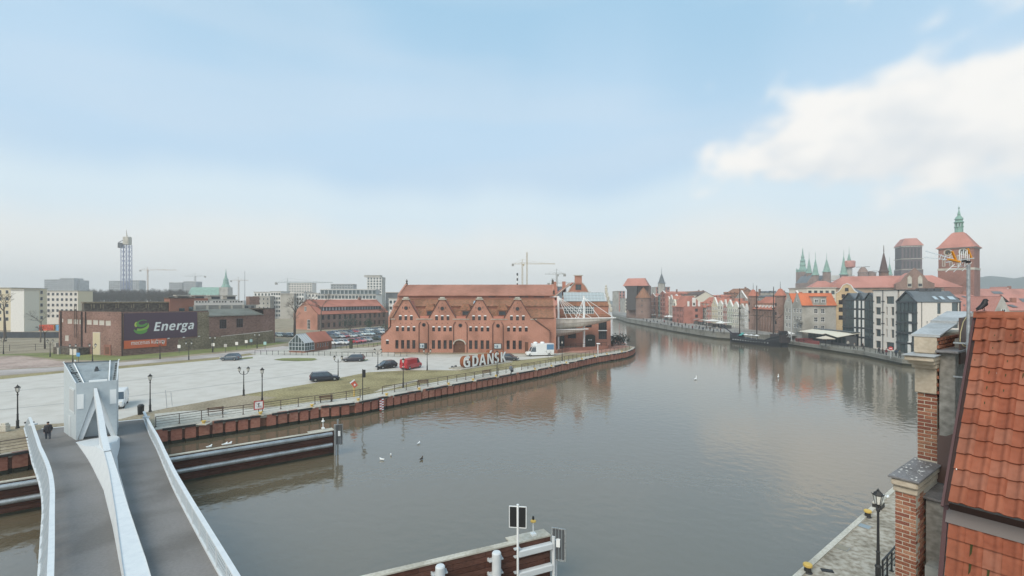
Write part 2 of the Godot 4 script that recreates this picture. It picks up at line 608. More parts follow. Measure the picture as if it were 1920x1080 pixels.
# ---------------------------------------------------------------- named materials
var M:={}
func materials() -> void:
	M.paving = tmat("paving",[C("beb9b0"),C("c5c0b8"),C("c9c5bd")],28.0,0.9,0.03,0.0,5)
	M.path = tmat("path",[C("b5b0a4"),C("c4c0b5"),C("cfcbc2")],5.0,0.9,0.05,30.0)
	M.beige = tmat("beige_ground",[C("a69f90"),C("b9b2a4"),C("c5bfb2")],7.0,0.92,0.04,30.0)
	M.asphalt = tmat("asphalt",[C("6f6a68"),C("7c7775"),C("868280")],4.0,0.85,0.09,14.0)
	M.asphalt2 = tmat("deck_asphalt",[C("817e7c"),C("858280"),C("898684")],3.0,0.85,0.06,19.0,5)
	M.slate2 = tmat("tower_roof",[C("8b9498"),C("98a1a5"),C("a3acb0")],2.0,0.7,0.06,4.0)
	M.nearq = tmat("near_quay",[C("8d8374"),C("a39a8b"),C("b4ac9e"),C("bcb5a8")],3.5,0.92,0.03,8.0,5)
	M.road = tmat("road",[C("b3a9a5"),C("beb5b1"),C("c7bfbb")],6.0,0.9,0.05,40.0)
	M.redpave = tmat("red_paving",[C("b09a90"),C("bca69c"),C("c4b4aa")],7.0,0.9,0.03,30.0)
	M.terr = tmat("brick_terrace",[C("a5776a"),C("b58879"),C("bf9788")],5.0,0.9,0.05,25.0)
	M.grass = tmat("grass",[C("837858"),C("938863"),C("a1966f"),C("ada27f")],6.0,1.0,0.06,17.0,5)
	M.green = tmat("green_grass",[C("6d7449"),C("7f8652"),C("94935f")],5.0,1.0,0.05,22.0,5)
	M.dirt = tmat("dirt",[C("8f836e"),C("a1947e"),C("b0a48f")],5.0,1.0,0.05,26.0,5)
	M.town = tmat("town_ground",[C("8d8983"),C("9c9892"),C("aaa6a0")],8.0,0.92,0.03,50.0)
	M.brick = tmat("brick_orange",[C("a6725e"),C("b4816e"),C("bb8977"),C("c29584")],5.0,0.9,0.05,19.0,5,0.0,1,3)
	M.brick2 = tmat("brick_red",[C("8c6050"),C("9e7060"),C("aa7e6e")],4.0,0.9,0.05,16.0,5,0.0,1,3)
	M.brick3 = tmat("brick_old",[C("655048"),C("866a60"),C("99796e"),C("93786e"),C("a58a80")],6.0,0.92,0.03,15.0,5,0.0,1,2)
	M.brickb = tmat("brick_brown",[C("80695f"),C("92796e"),C("a38a80")],5.0,0.92,0.04,16.0,5)
	M.sooty = tmat("sooty_concrete",[C("3b3733"),C("575049"),C("6f675e"),C("7d766b")],5.0,0.95,0.03,14.0,5)
	M.plasterold = tmat("old_plaster",[C("675c4d"),C("85775f"),C("948a76"),C("a39a87")],5.0,0.95,0.04,12.0,5)
	M.tile = tmat("roof_tile",[C("b06c58"),C("bc7a67"),C("c48674")],4.0,0.85,0.05,22.0,4,0.0,1,4)
	M.tileo = tmat("orange_tile",[C("d0714c"),C("dc8059"),C("e28a64")],4.0,0.85,0.05,22.0,4)
	M.tilep = tmat("pale_tile",[C("b97c6f"),C("c2877a"),C("c99387")],5.0,0.85,0.04,30.0,4)
	M.tileb = tmat("brown_tile",[C("745a45"),C("8d6a52"),C("a2725a"),C("ad7660")],6.0,0.9,0.025,21.0,5,0.0,1,2)
	M.tilem = tmat("main_tile",[C("9c705e"),C("ab7865"),C("b6816f")],8.0,0.88,0.02,26.0,4,0.0,1,3)
	M.slate = tmat("slate",[C("5f666b"),C("6c7378"),C("787e83")],4.0,0.6,0.04,18.0)
	M.cream = tmat("cream",[C("d6d0bf"),C("dad5c5"),C("ded9ca")],5.0,0.9,0.04,0.0)
	M.white = tmat("white_render",[C("dfddd8"),C("e3e1dc"),C("e6e4e0")],6.0,0.88,0.03,0.0)
	M.offwhite = tmat("off_white",[C("d9d2c8"),C("dcd5cc"),C("dfd9d0")],6.0,0.88,0.03,0.0)
	M.greyr = tmat("grey_render",[C("b1ada5"),C("b7b3ab"),C("bcb8b0")],6.0,0.88,0.03,20.0)
	M.ochre = tmat("ochre",[C("c9ae86"),C("d3ba93"),C("dac5a2")],5.0,0.9,0.04,14.0)
	M.ochre2 = tmat("pale_ochre",[C("d2c6aa"),C("d6caae"),C("dacfb5")],5.0,0.9,0.04,0.0)
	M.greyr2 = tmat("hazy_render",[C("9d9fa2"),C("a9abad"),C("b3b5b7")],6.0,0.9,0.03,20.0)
	M.pink = tmat("pink_render",[C("c27f72"),C("cb8c7f"),C("d39a8d")],5.0,0.9,0.04,14.0)
	M.copper2 = tmat("teal_cladding",[C("6f8d88"),C("7f9c97"),C("8da8a4")],3.0,0.6,0.05,9.0)
	M.pink2 = tmat("red_render",[C("aa6e60"),C("b57b6e"),C("bf897d")],5.0,0.9,0.04,14.0)
	M.palegreen = tmat("pale_green",[C("c5cab5"),C("d0d4c1"),C("d8dccb")],5.0,0.9,0.04,14.0)
	M.slate2b = tmat("brown_slate",[C("544845"),C("62544f"),C("6f615b")],4.0,0.8,0.04,18.0)
	M.plasterold2 = tmat("church_wall",[C("a08a76"),C("af9a86"),C("bba895")],5.0,0.9,0.04,18.0)
	M.brick2b = tmat("tower_brick",[C("8c6257"),C("9d7266"),C("aa8175")],5.0,0.9,0.04,18.0,5)
	M.copper = tmat("verdigris",[C("7ba394"),C("8bb0a2"),C("9abbb0")],3.0,0.7,0.05,9.0)
	M.conc = tmat("concrete",[C("8c8b86"),C("9c9b96"),C("aaa9a3")],2.0,0.9,0.05,7.0,5)
	M.pale = tmat("pale_concrete",[C("b9b4a6"),C("c7c2b5"),C("d1cdc2")],3.0,0.9,0.05,9.0,5)
	M.stone = tmat("quay_stone",[C("66665f"),C("82817a"),C("96958d"),C("aaa9a1")],5.0,0.92,0.11,13.0,5)
	M.pile = tmat("sheet_pile_red",[C("98624f"),C("aa7160"),C("b47e6d")],3.0,0.8,0.04,9.0,5)
	M.piled = tmat("sheet_pile_joint",[C("6b4636"),C("7a5444"),C("85604f")],2.0,0.85,0.04,7.0,5)
	M.algae = tmat("algae",[C("24261f"),C("35372c"),C("474836")],1.5,0.8,0.05,5.0,5)
	M.timber = tmat("dark_timber",[C("4b2f26"),C("5d3c31"),C("6f4a3d")],3.0,0.75,0.04,4.0,5,0.0,1,6)
	M.steelw = pmat("dfe3e4",0.45)
	M.steelg = pmat("c6cdd0",0.45)
	M.bwhite = tmat("bridge_white",[C("cdd2d5"),C("d3d8da"),C("d7dbdd")],5.0,0.5,0.03,0.0)
	M.towerw = tmat("tower_white",[C("b4bdc1"),C("bac3c7"),C("bfc8cb")],4.0,0.5,0.03,0.0)
	M.galv = tmat("galvanised",[C("a0a5a8"),C("b4b9bc"),C("c8ccce")],1.5,0.38,0.05,3.0)
	M.galv.metallic = 0.7
	M.black = pmat("1d1e1f",0.5)
	M.iron = pmat("2b2a29",0.6)
	M.rail = pmat("5d4f45",0.7)
	M.glass = pmat("23282c",0.08,0.0,0.6)
	M.glassg = pmat("3a4a4d",0.06,0.2,0.7)
	M.glassd = pmat("4a595c",0.06,0.3,0.8)
	M.win = pmat("4a4442",0.35,0.0,0.5)
	M.winw = pmat("e6e6e2",0.6)
	M.winb = pmat("54382e",0.6)
	M.brass = pmat("b89a5a",0.5,0.3)
	M.whitep = pmat("eceeed",0.5)
	M.yellow = pmat("cfae5c",0.8)
	M.carglass = pmat("566169",0.08,0.45,0.8)
	M.red = pmat("b8332e",0.5)
	M.dgrey = pmat("4c4f52",0.7)
	M.lgrey = pmat("b5b8b9",0.7)
	M.lampw = pmat("e9e6dc",0.25)
	M.rust = tmat("rust_steel",[C("7d4a30"),C("935a3b"),C("a06848")],2.0,0.85,0.05,4.0)
	M.wood = pmat("6b4a38",0.8)
	M.purple = pmat("54404f",0.8)
	M.orange = pmat("d56a41",0.8)
	M.lawn_edge = pmat("9a968c",0.9)
	W.hall = {id = "hall",f = M.winb,g = M.glass,nx = 2,ny = 3,fw = 0.09,sill = M.brick2}
	W.hallw = {id = "hallw",f = M.winb,g = M.glass,nx = 2,ny = 2,fw = 0.09,arch = M.whitep,sill = M.brick}
	W.white = {id = "white",f = M.winw,g = M.glass,nx = 2,ny = 2,fw = 0.1}
	W.plain = {id = "plain",f = M.lgrey,g = M.glass,nx = 1,ny = 1,fw = 0.08}
	W.dark = {id = "dark",f = M.dgrey,g = M.glassg,nx = 2,ny = 1,fw = 0.07}
	W.brown = {id = "brown",f = M.winb,g = M.glass,nx = 2,ny = 2,fw = 0.08}
	W.block = {id = "block",f = M.winw,g = M.glassg,nx = 4,ny = 3,fw = 0.08,mw = 0.05}
	W.lit = {id = "lit",f = M.whitep,g = M.glassg,nx = 2,ny = 1,fw = 0.08}
	W.far = {id = "far",f = M.lgrey,g = M.glassg,nx = 1,ny = 1,fw = 0.1}
	W.dark2 = {id = "dark2",f = M.dgrey,g = M.glassd,nx = 2,ny = 1,fw = 0.08}
	W.bars = {id = "bars",f = M.dgrey,g = M.glass,nx = 3,ny = 5,fw = 0.08,mw = 0.05}
var W:={}

# ---------------------------------------------------------------- water and land
# edge of the island's quay (top of the wall) from the left to the point
var quay_edge:=[]
func land() -> void:
	var wm:=StandardMaterial3D.new()
	wm.resource_name = "water"
	wm.albedo_color = Color(0.142,0.117,0.076).linear_to_srgb()
	wm.roughness = 0.07
	wm.metallic_specular = 0.5
	wm.refraction_enabled = true
	wm.refraction_scale = 0.11
	var n:=FastNoiseLite.new()
	n.seed = 4
	n.frequency = 0.022
	n.fractal_octaves = 3
	n.fractal_gain = 0.42
	var hm:=n.get_seamless_image(512,512,false,false,0.15,true)
	hm.convert(Image.FORMAT_L8)
	hm.bump_map_to_normal_map(2.2)
	wm.normal_enabled = true
	wm.normal_texture = ImageTexture.create_from_image(hm)
	wm.normal_scale = 0.22
	wm.uv1_triplanar = true
	wm.uv1_world_triplanar = true
	wm.uv1_scale = Vector3(1.0/14.0,1.0/14.0,1.0/14.0)
	var wb:=MB.new(wm)
	wb.quad(Vector3(-400,0,60),Vector3(500,0,60),Vector3(500,0,-1200),Vector3(-400,0,-1200))
	ground("river_water",wb)

	for p in [[-60,865],[60,845],[291,806.5],[389,793],[499.6,778],[593,764],[666,755.5],[733,742.5],[840,723],[930,707.5],[1027.5,689.7],[1080,677.5],[1121,668.5],[1155,663.5],[1177,659.5],[1188,655]]:
		quay_edge.append(G(p[0],p[1]))
	quay_edge.append(Vector3(34.5,Q,-134))
	quay_edge.append(Vector3(33.0,Q,-141))
	quay_edge.append(Vector3(30,Q,-149))
	# the island's ground runs back to the horizon
	var isl:=quay_edge.duplicate()
	isl.append_array([Vector3(27,Q,-170),Vector3(40,Q,-260),Vector3(78,Q,-420),Vector3(126,Q,-640),Vector3(150,Q,-1300),Vector3(-1300,Q,-1300),Vector3(-1300,Q,-10),Vector3(-120,Q,-10),Vector3(-75,Q,-28)])
	ground("island_ground",sheet(M.dirt,isl))
	var bank:=[]
	for k in [[14.1,23.9],[28.7,35.7],[66,66],[101,84],[97,97],[88.6,109],[91.5,125],[90.7,143],[89.8,155],[91,163],[84.5,172],[77.2,181],[75.8,190],[73.8,217],[73.5,249],[72.5,300],[80,380],[106,507],[126,570],[152,650],[200,800],[200,1300],[1700,1300],[1700,0],[40,-40],[-6,7.7]]:
		bank.append(Vector3(k[0],BQ,-k[1]))
	bank_edge = bank.slice(0,21)
	ground("old_town_ground",sheet(M.town,bank,0.0,BQ))
	# the upper quay of the old town,one step above
	var uq:=[]
	for i in range(9,21):
		uq.append(bank[i]+Vector3(0.4,0,0))
	uq.append_array([Vector3(260,0,-800),Vector3(160,0,-300),Vector3(130,0,-200),Vector3(108,0,-158)])
	ground("upper_quay",sheet(M.town,uq,0.0,UQ))
	# surfaces of the island,each a thin sheet on the one below
	ground("plaza_paving",sheet(M.paving,GS([-330,850,-330,740,0,711,115,699,222,691,400,675,480,665,560,667,740,669.5,1000,669,1030,666,1040,669,962,676,862,694,770,694,690,698,590,718,457,740,310,766,270,774,225,786,110,794,0,801]),0.006))
	ground("pavement",sheet(M.path,GS([450,660.5,560,663,740,664.5,1000,664,1060,662,1045,666,1000,669,740,669.5,560,667,480,665]),0.010))
	ground("road",sheet(M.road,GS([-330,712,0,694,115,688,222,680,330,671,470,657,530,649,560,651,520,657,480,662,400,670,222,686,115,695,0,704,-330,724]),0.010))
	ground("red_brick_paving",sheet(M.redpave,GS([-330,676,0,669.5,40,668,118,678,215,679.5,115,687,0,693,-330,710]),0.010))
	ground("verge_grass",sheet(M.grass,GS([-330,726,0,706,115,696,222,687,400,671.5,468,662.5,474,664.5,400,675,222,691.5,115,699.5,0,711.5,-330,741]),0.014))
	ground("works_grass",sheet(M.green,GS([-330,668,0,664.5,100,661,228,667,330,660,450,648,520,641,545,642,470,653.5,330,667.5,222,676.5,115,674,40,666,-330,672]),0.012))
	var lawn:=[310,766,457,740,590,718,690,698,770,694.5,862,695,962,677,1040,669,1100,664,1122,663.5]
	ground("lawn_grass",sheet(M.grass,GS(lawn+[1060,675,1000,684.5,940,694,840,712,735,731.5,666,744,590,752.5,500,765,345,770.5]),0.012))
	ground("lawn_dirt",sheet(M.dirt,GS([310,766,457,740,470,742,520,745,470,756,520,762,500,765,345,770.5]),0.016))
	var prom:=[]
	for i in range(2,15):
		prom.append(quay_edge[i])
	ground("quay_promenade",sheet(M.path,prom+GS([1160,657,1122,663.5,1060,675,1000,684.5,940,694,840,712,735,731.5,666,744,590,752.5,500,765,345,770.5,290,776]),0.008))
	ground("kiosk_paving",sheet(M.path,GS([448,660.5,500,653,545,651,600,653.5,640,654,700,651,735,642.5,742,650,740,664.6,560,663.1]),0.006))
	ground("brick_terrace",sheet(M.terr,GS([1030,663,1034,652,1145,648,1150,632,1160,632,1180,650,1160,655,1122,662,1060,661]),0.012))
	ground("footpath",sheet(M.beige,GS([700,736,728,731,760,722,790,713,780,712,745,721,715,729]),0.02))
	ground("parking_asphalt",sheet(M.asphalt,GS([540,643,560,632,600,622,735,612,735,640,715,640,630,651,560,651]),0.012))
	ground("parking_grass",sheet(M.green,GS([627,651.5,650,650.5,690,646,728,640,734,641,715,645,670,649.5,640,651.8]),0.018))
	ground("traffic_island_grass",sheet(M.green,GS([513,674.5,530,672,560,671.5,590,672,595,674,585,676.5,560,677.2,530,676.5]),0.05))
	ground("traffic_island_grass",sheet(M.green,GS([460,670.5,474,669.6,474,672,440,674.5]),0.05))
	ground("traffic_island_grass",sheet(M.green,GS([672,676,690,674,690,675.5,680,677]),0.05))
	# dark drain joints across the plaza
	for k in [[-330,760,0,735.5,222,715.5,480,687,590,673.5],[-330,803,0,768.5,222,746.5,480,713.5,640,690.5],[480,663.6,760,666,1010,666]]:
		var b:=MB.new(pmat("9d9b96",0.9))
		for i in range(0,k.size() - 2,2):
			var a:=G(k[i],k[i+1])
			var e:=G(k[i+2],k[i+3])
			var sd:=(e - a).cross(Vector3.UP).normalized()*0.17
			var up:=Vector3(0,0.016,0)
			b.quad(a+sd+up,e+sd+up,e - sd+up,a - sd+up)
		ground("drain_strip",b)
	# paths of the old town's riverside
	var ps:=[]
	for v: Vector3 in bank_edge.slice(5,9):
		ps.append(v)
	var inn:=[]
	for i in range(8,4,-1):
		var v: Vector3 = bank_edge[i]
		inn.append(v+Vector3(9.0,0,-2.0 if i<3 else 0.0))
	ground("riverside_pavement",sheet(M.stone,ps+inn,0.008,BQ))
var bank_edge:=[]

# ---------------------------------------------------------------- quay walls and railings
func quays() -> void:
	# red sheet piling under the promenade,pile by pile
	var root:=Node3D.new()
	root.name = "island_quay_wall"
	add_child(root)
	root.set_meta("kind","structure")
	root.set_meta("label","quay wall of red sheet piles with a dark steel cap")
	var core:=MB.new(M.piled)
	var capb:=MB.new(M.iron)
	var stone:=MB.new(M.pale)
	var pile:={}
	var carry:=0.0
	for i in quay_edge.size() - 1:
		var a: Vector3 = quay_edge[i]
		var e: Vector3 = quay_edge[i+1]
		var t:=fr(a,e)
		var l:=a.distance_to(e)
		core.use(M.piled)
		core.mm(Vector3(0,-3.2,-0.6),Vector3(l,-0.06,-0.22),t)
		core.use(M.algae)
		core.mm(Vector3(0,-2.0,-0.219),Vector3(l,-1.28,-0.19),t)
		stone.mm(Vector3(0,-0.3,-0.75),Vector3(l,0.05,-0.1),t)
		var x:=carry
		var k:=0
		while x<l - 0.6:
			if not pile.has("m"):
				for v in 3:
					var b:=MB.new([M.pile,M.pile,M.piled][v] if v<2 else tmat("pile_faded",[C("96614f"),C("ab7664"),C("b58674")],3.0,0.85))
					var w:=1.12
					b.prism(PackedVector2Array([Vector2(0,-0.5),Vector2(0.09,0),Vector2(w - 0.09,0),Vector2(w,-0.5)]),Transform3D(Basis(Vector3.RIGHT,Vector3(0,0,1),Vector3.DOWN),Vector3(0,-1.35+0.04*v,0)),0.0,-(1.24+0.04*v))
					b.use(M.algae)
					b.prism(PackedVector2Array([Vector2(0.005,-0.5),Vector2(0.095,-0.01),Vector2(w - 0.095,-0.01),Vector2(w - 0.005,-0.5)]),Transform3D(Basis(Vector3.RIGHT,Vector3(0,0,1),Vector3.DOWN),Vector3(0,-2.6,0)),0.0,-1.26)
					pile["m" if v==0 else "m%d" % v] = b.mesh()
			part(root,"sheet_pile",pile[["m","m1","m2"][rng.randi() % 3]],t*at(x,0,0))
			x+=1.24
			k+=1
		carry = maxf(x - l,0.0)
		# black rubbing strip in lengths with a gap at every mooring bollard
		var xx:=0.6
		while xx<l - 0.5:
			var e2:=minf(xx+4.6,l - 0.1)
			capb.mm(Vector3(xx,-0.14,-0.1),Vector3(e2,0.07,0.12),t)
			xx = e2+0.9
	part(root,"pile_backing",core)
	part(root,"coping",stone)
	part(root,"rubbing_strip",capb)
	# yellow mooring bollards on the coping
	var bp: Node3D
	var spots:=[[382,795],[488.5,778],[585,763.5],[672,752],[725,742.5],[786,731.5],[841,722],[887,714],[930,706.8],[1003,693.5],[1034,687.8],[1062,681.5],[1091,674.5],[1115,669.3],[1138,665.3],[1166,660.5]]
	var said:=["nearest the bridge","behind the no anchoring board","behind the guide wall end","below the red marker sign","at the gap in the railing","near the tall post on the lawn","below the first bench east of the gap","left of the big letters","below the tall lamp by the letters","right of the walking person","at the second railing gap","below the white van","below the young tree","below the terrace wall","below the white terrace lamp","nearest the tip of the quay"]
	for i in spots.size():
		var p:=G(spots[i][0],spots[i][1])
		if bp==null:
			bp = thing("mooring_bollard","small yellow mooring bollard on quay edge "+said[i],"bollard",at(p.x,Q,p.z),"yellow mooring bollards on the island quay")
			var b:=MB.new(M.yellow)
			b.lathe(P2([0.0,0.0,0.2,0.0,0.15,0.1,0.15,0.24,0.24,0.29,0.24,0.36,0.0,0.4]),10)
			part(bp,"post",b)
			var s:=MB.new(M.pale)
			s.box(Vector3(0,0.03,0),Vector3(1.1,0.1,0.9))
			part(bp,"base",s)
		else:
			copy(bp,at(p.x,Q,p.z),"small yellow mooring bollard on quay edge "+said[i])
	# railings of the promenade in stretches
	var st:=[[[292,800],[389,786],[500,770.5],[593,757],[666,746.5],[693,741]],[[717,738.5],[787,727],[840,717.5],[930,702],[967,695.5]],[[978,693.5],[1027.5,684.5],[1080,672.5],[1121,664.5],[1160,658.5],[1182,655]],[[-70,862],[52,842]]]
	var lab:=["rusty steel railing on the quay from the bridge to the first gap","rusty steel railing on the quay below the lawn and the big letters","rusty steel railing on the quay round the brick terrace","rusty steel railing on the quay left of the white bridge"]
	for i in st.size():
		var pts:=[]
		for p in st[i]:
			pts.append(G(p[0],p[1],Q+0.05))
		railing("quay_railing",lab[i],pts,[2.05,2.0,1.95,2.1][i],1.05,M.rail,[0.25,0.52,0.79,1.05])
	# the stone wall of the old town's side
	var wb:=MB.new(M.stone)
	for i in bank_edge.size() - 1:
		var a: Vector3 = bank_edge[i]
		var e: Vector3 = bank_edge[i+1]
		var t:=fr(e,a)
		var l:=a.distance_to(e)
		wb.use(M.stone)
		wb.mm(Vector3(0,-3,-0.8),Vector3(l,(-0.01 if i<3 else -0.35 if i<9 else UQ - BQ - 0.35),0),t)
		wb.use(M.algae)
		wb.mm(Vector3(0,-3,0.002),Vector3(l,-0.85,0.03),t)
	ground("old_town_quay_wall",wb)
	var cb:=MB.new(M.stone)
	for i in range(3,bank_edge.size() - 1):
		var t:=fr(bank_edge[i+1],bank_edge[i])
		var up:=0.0 if i<9 else UQ - BQ
		cb.mm(Vector3(0,up - 0.349,-0.85),Vector3(bank_edge[i].distance_to(bank_edge[i+1]),up+0.13,0.07),t)
	ground("quay_coping",cb)
	var pts2:=[]
	for i in range(5,9):
		pts2.append(bank_edge[i]+Vector3(0.7,0.13,0))
	railing("riverside_railing","dark steel railing along the far stone quay right of the ship",pts2,2.4,1.05,M.iron,[0.4,0.72,1.05])
	pts2 = []
	for i in range(11,17):
		pts2.append(bank_edge[i]+Vector3(0.7,UQ - BQ+0.13,0))
	railing("riverside_railing","dark steel railing along the upper far quay left of the ship",pts2,3.0,1.05,M.iron,[0.5,1.05])

func railing(called: String,label: String,pts: Array,step: float,h: float,m: Material,rails: Array) -> void:
	var th:=thing(called,label,"railing",at(pts[0].x,pts[0].y,pts[0].z))
	var inv:=th.transform.affine_inverse()
	var post:=MB.new(m)
	post.box(Vector3(0,h/2,0),Vector3(0.07,h,0.07))
	post.box(Vector3(0,0.02,0),Vector3(0.18,0.04,0.18))
	var pm:=post.mesh()
	var rb:=[]
	for k in rails:
		rb.append(MB.new(m))
	var carry:=0.0
	for i in pts.size() - 1:
		var a: Vector3 = pts[i]
		var e: Vector3 = pts[i+1]
		var l:=a.distance_to(e)
		var x:=carry
		while x<l:
			part(th,"post",pm,inv*(fr(a,e)*at(x,0,0)))
			x+=step
		carry = x - l
		for k in rails.size():
			(rb[k] as MB).bar(inv*(a+Vector3(0,rails[k],0)),inv*(e+Vector3(0,rails[k],0)),0.065 if k==rails.size() - 1 else 0.035)
	for k in rails.size():
		part(th,"rail",rb[k])

# ---------------------------------------------------------------- the white bridge
func deck_y(d: float) -> float:
	return 1.8+1.05*smoothstep(49.0,33.0,d)+0.35*smoothstep(36.0,18.0,d)
func deck_point(px: float,py: float) -> Vector3:
	var d:=40.0
	for i in 30:
		d = lerpf(d,FL*(EYE - deck_y(d))/(py - HY),0.7)
	return Vector3((px - CX)*d/FL,deck_y(d),-d)
func along(e: Array,d: float) -> Vector3:
	var i:=0
	while i<e.size() - 2 and -e[i+1].z>d:
		i+=1
	var a: Vector3 = e[i]
	var b: Vector3 = e[i+1]
	var f:=(-a.z - d)/(b.z - a.z)
	var p:=a.lerp(b,f)
	return Vector3(p.x,deck_y(d),-d)
func bridge() -> void:
	var DY:=1.80
	var ledge:=[]
	var redge:=[]
	for k in [[50,812],[53,822],[64,869],[77,905],[82,925],[85,958],[82,1010],[78.6,1080],[72,1180],[60,1330]]:
		ledge.append(deck_point(k[0],k[1]))
	for k in [[272,795],[291.7,839.7],[307,877],[325,919],[353,973],[382,1027],[411,1080],[465,1180],[546,1330]]:
		redge.append(deck_point(k[0],k[1]))
	var lf:=func(d: float) -> Vector3: return along(ledge,d)
	var rf:=func(d: float) -> Vector3: return along(redge,d)
	var th:=thing("foot_bridge","white steel footbridge with asphalt deck and a white central beam","bridge",at(-30,0,-35))
	var T:=th.transform.affine_inverse()
	var deck:=MB.new(M.asphalt2)
	var nd:=30
	for i in nd:
		var k0:=i/float(nd)
		var k1:=(i+1)/float(nd)
		var a: Vector3 = lf.call(lerpf(46.7,9.5,k0))
		var b: Vector3 = lf.call(lerpf(46.7,9.5,k1))
		var c: Vector3 = rf.call(lerpf(51.7,9.5,k1))
		var d: Vector3 = rf.call(lerpf(51.7,9.5,k0))
		deck.use(M.asphalt2)
		deck.quad(T*a,T*b,T*c,T*d)
		deck.use(M.bwhite)
		var dn:=Vector3(0,-0.34,0)
		deck.quad(T*(a+dn),T*(b+dn),T*b,T*a)
		deck.quad(T*d,T*c,T*(c+dn),T*(d+dn))
		deck.quad(T*(d+dn),T*(c+dn),T*(b+dn),T*(a+dn))
	# landing on the quay
	deck.use(M.asphalt2)
	var l0:=[lf.call(46.7),rf.call(51.7),Vector3(-40.8,DY,-53.4),Vector3(-48.3,DY,-49.4),Vector3(-48.4,DY,-47.8)]
	for i in range(1,4):
		deck.tri(T*l0[0],T*l0[i],T*l0[i+1])
	deck.use(M.whitep)
	deck.bar(T*Vector3(-48.4,DY+0.012,-49.4),T*Vector3(-40.8,DY+0.012,-53.45),0.2,0.02)
	part(th,"deck",deck)
	# the beam along the middle: foot of its left flank,half width of the foot,half width and height of the top,share of the skirt
	var side:=Vector3(-0.72,0,0.69)
	var st:=[[144.4,832.8,1.5,0.17,3.3,0.03],[155,848,1.2,0.2,2.4,0.2],[166.7,865,0.85,0.2,1.95,0.55],[180,890,0.62,0.19,1.5,1.0],[194,919,0.5,0.21,1.05,1.0],[211,988,0.42,0.29,0.68,1.0],[228,1080,0.42,0.4,0.52,1.0],[243,1180,0.45,0.43,0.48,1.0],[262,1330,0.48,0.46,0.46,1.0]]
	var beam:=MB.new(M.bwhite)
	var skirt:=MB.new(M.bwhite)
	var rows:=[]
	for i in st.size()+1:
		var k: Array = st[maxi(i - 1,0)]
		var c:=deck_point(k[0],k[1]) - side*float(k[2])
		var top: float = k[4]
		var foot: float = k[2]
		var sh: float = k[5]
		if i==0:
			c = Vector3(-39.45,DY,-45.45)
			top = 4.8
			sh = 0.0
		c.y = deck_y(-c.z)
		var hw: float = k[3] if i>0 else 0.12
		var e:=lerpf(foot,hw,sh)
		var low: float = [top - 0.75,top - 0.8,top - 1.0,top - 1.4,0.0][mini(i,4)]
		rows.append([T*(c - side*foot),T*(c - side*e+Vector3(0,top*sh+0.05,0)),T*(c+side*e+Vector3(0,top*sh+0.05,0)),T*(c+side*foot),T*(c - side*hw+Vector3(0,low,0)),T*(c - side*hw+Vector3(0,top,0)),T*(c+side*hw+Vector3(0,top,0)),T*(c+side*hw+Vector3(0,low,0))])
	for i in rows.size() - 1:
		for j in 3:
			if j != 1 or i<4:
				skirt.quad(rows[i][j],rows[i][j+1],rows[i+1][j+1],rows[i+1][j])
		if i<4:
			for j in 4:
				beam.quad(rows[i][4+j],rows[i][4+(j+1) % 4],rows[i+1][4+(j+1) % 4],rows[i+1][4+j])
		else:
			beam.quad(rows[i][5],rows[i][6],rows[i+1][6],rows[i+1][5])
	part(th,"beam_skirt",skirt)
	part(th,"central_beam",beam)
	# railings
	for sd in 2:
		var rail:=MB.new(M.bwhite)
		var kick:=MB.new(M.bwhite)
		var bars:=MB.new(M.steelg)
		var post:=MB.new(M.bwhite)
		var f: Callable = lf if sd==0 else rf
		var inward:=(Vector3(0.74,0,-0.67) if sd==0 else Vector3(-0.74,0,0.67))
		var lean: float = 0.36 if sd==0 else 0.04
		var d0: float = 49.5 if sd==0 else 53.0
		var n:=30
		var last:=Vector3.ZERO
		for i in n+1:
			var d: float = lerpf(d0,9.8,i/float(n))
			var b: Vector3 = f.call(d)
			b-=inward*0.06
			var hh: float = 1.2 if d<47.5 else 1.2 - (d - 47.5)*0.05
			var tp: Vector3 = b+inward*lean+Vector3(0,hh,0)
			if i>0:
				var pb: Vector3 = f.call(lerpf(d0,9.8,(i - 1)/float(n))) - inward*0.06
				rail.bar(T*last,T*tp,0.21,0.07,Vector3.UP)
				kick.bar(T*(pb+Vector3(0,0.06,0)),T*(b+Vector3(0,0.06,0)),0.16,0.1)
				# fine wire infill
				for q in 10:
					var s:=(q+0.5)/10.0
					var x0:=pb.lerp(b,s)
					bars.bar(T*(x0+Vector3(0,0.1,0)),T*(last.lerp(tp,s) - Vector3(0,0.03,0)),0.022)
				for q in 5:
					var s:=(q+1)/6.0
					bars.bar(T*(pb.lerp(last,s)),T*(b.lerp(tp,s)),0.02)
			var pm:=MB.new(M.bwhite)
			pm.bar(T*b,T*tp,0.05,0.2)
			part(th,"railing_post",pm)
			last = tp
		part(th,"handrail",rail,Transform3D(),"left white handrail leaning inwards" if sd==0 else "right white handrail")
		part(th,"kick_rail",kick)
		var ip:=part(th,"railing_infill",bars)
		ip.set_meta("kind","stuff")
		# joint bracket where the moving span starts
		var jb:=MB.new(M.bwhite)
		var jp: Vector3 = f.call(46.2 if sd==0 else 49.6)
		jb.box(T*(jp+Vector3(0,1.16,0)+inward*lean),Vector3(0.5,0.16,0.4))
		part(th,"joint_bracket",jb)
	# the machine tower
	var FLp:=Vector3(-40.6,DY,-44.7)
	var FRp:=Vector3(-38.2,DY,-46.4)
	var BRp:=Vector3(-41.0,DY,-50.0)
	var BLp:=Vector3(-44.9,DY,-48.1)
	var tf:=fr(FLp,FRp)
	var tw:=thing("bridge_tower","white steel machine tower with triangular portal on the footbridge","tower",tf)
	var I:=tf.affine_inverse()
	var w:=FLp.distance_to(FRp)
	var hF:=5.5
	var hB:=6.95
	var fl:=Vector3(0,0,0)
	var frr:=Vector3(w,0,0)
	var br:=I*BRp
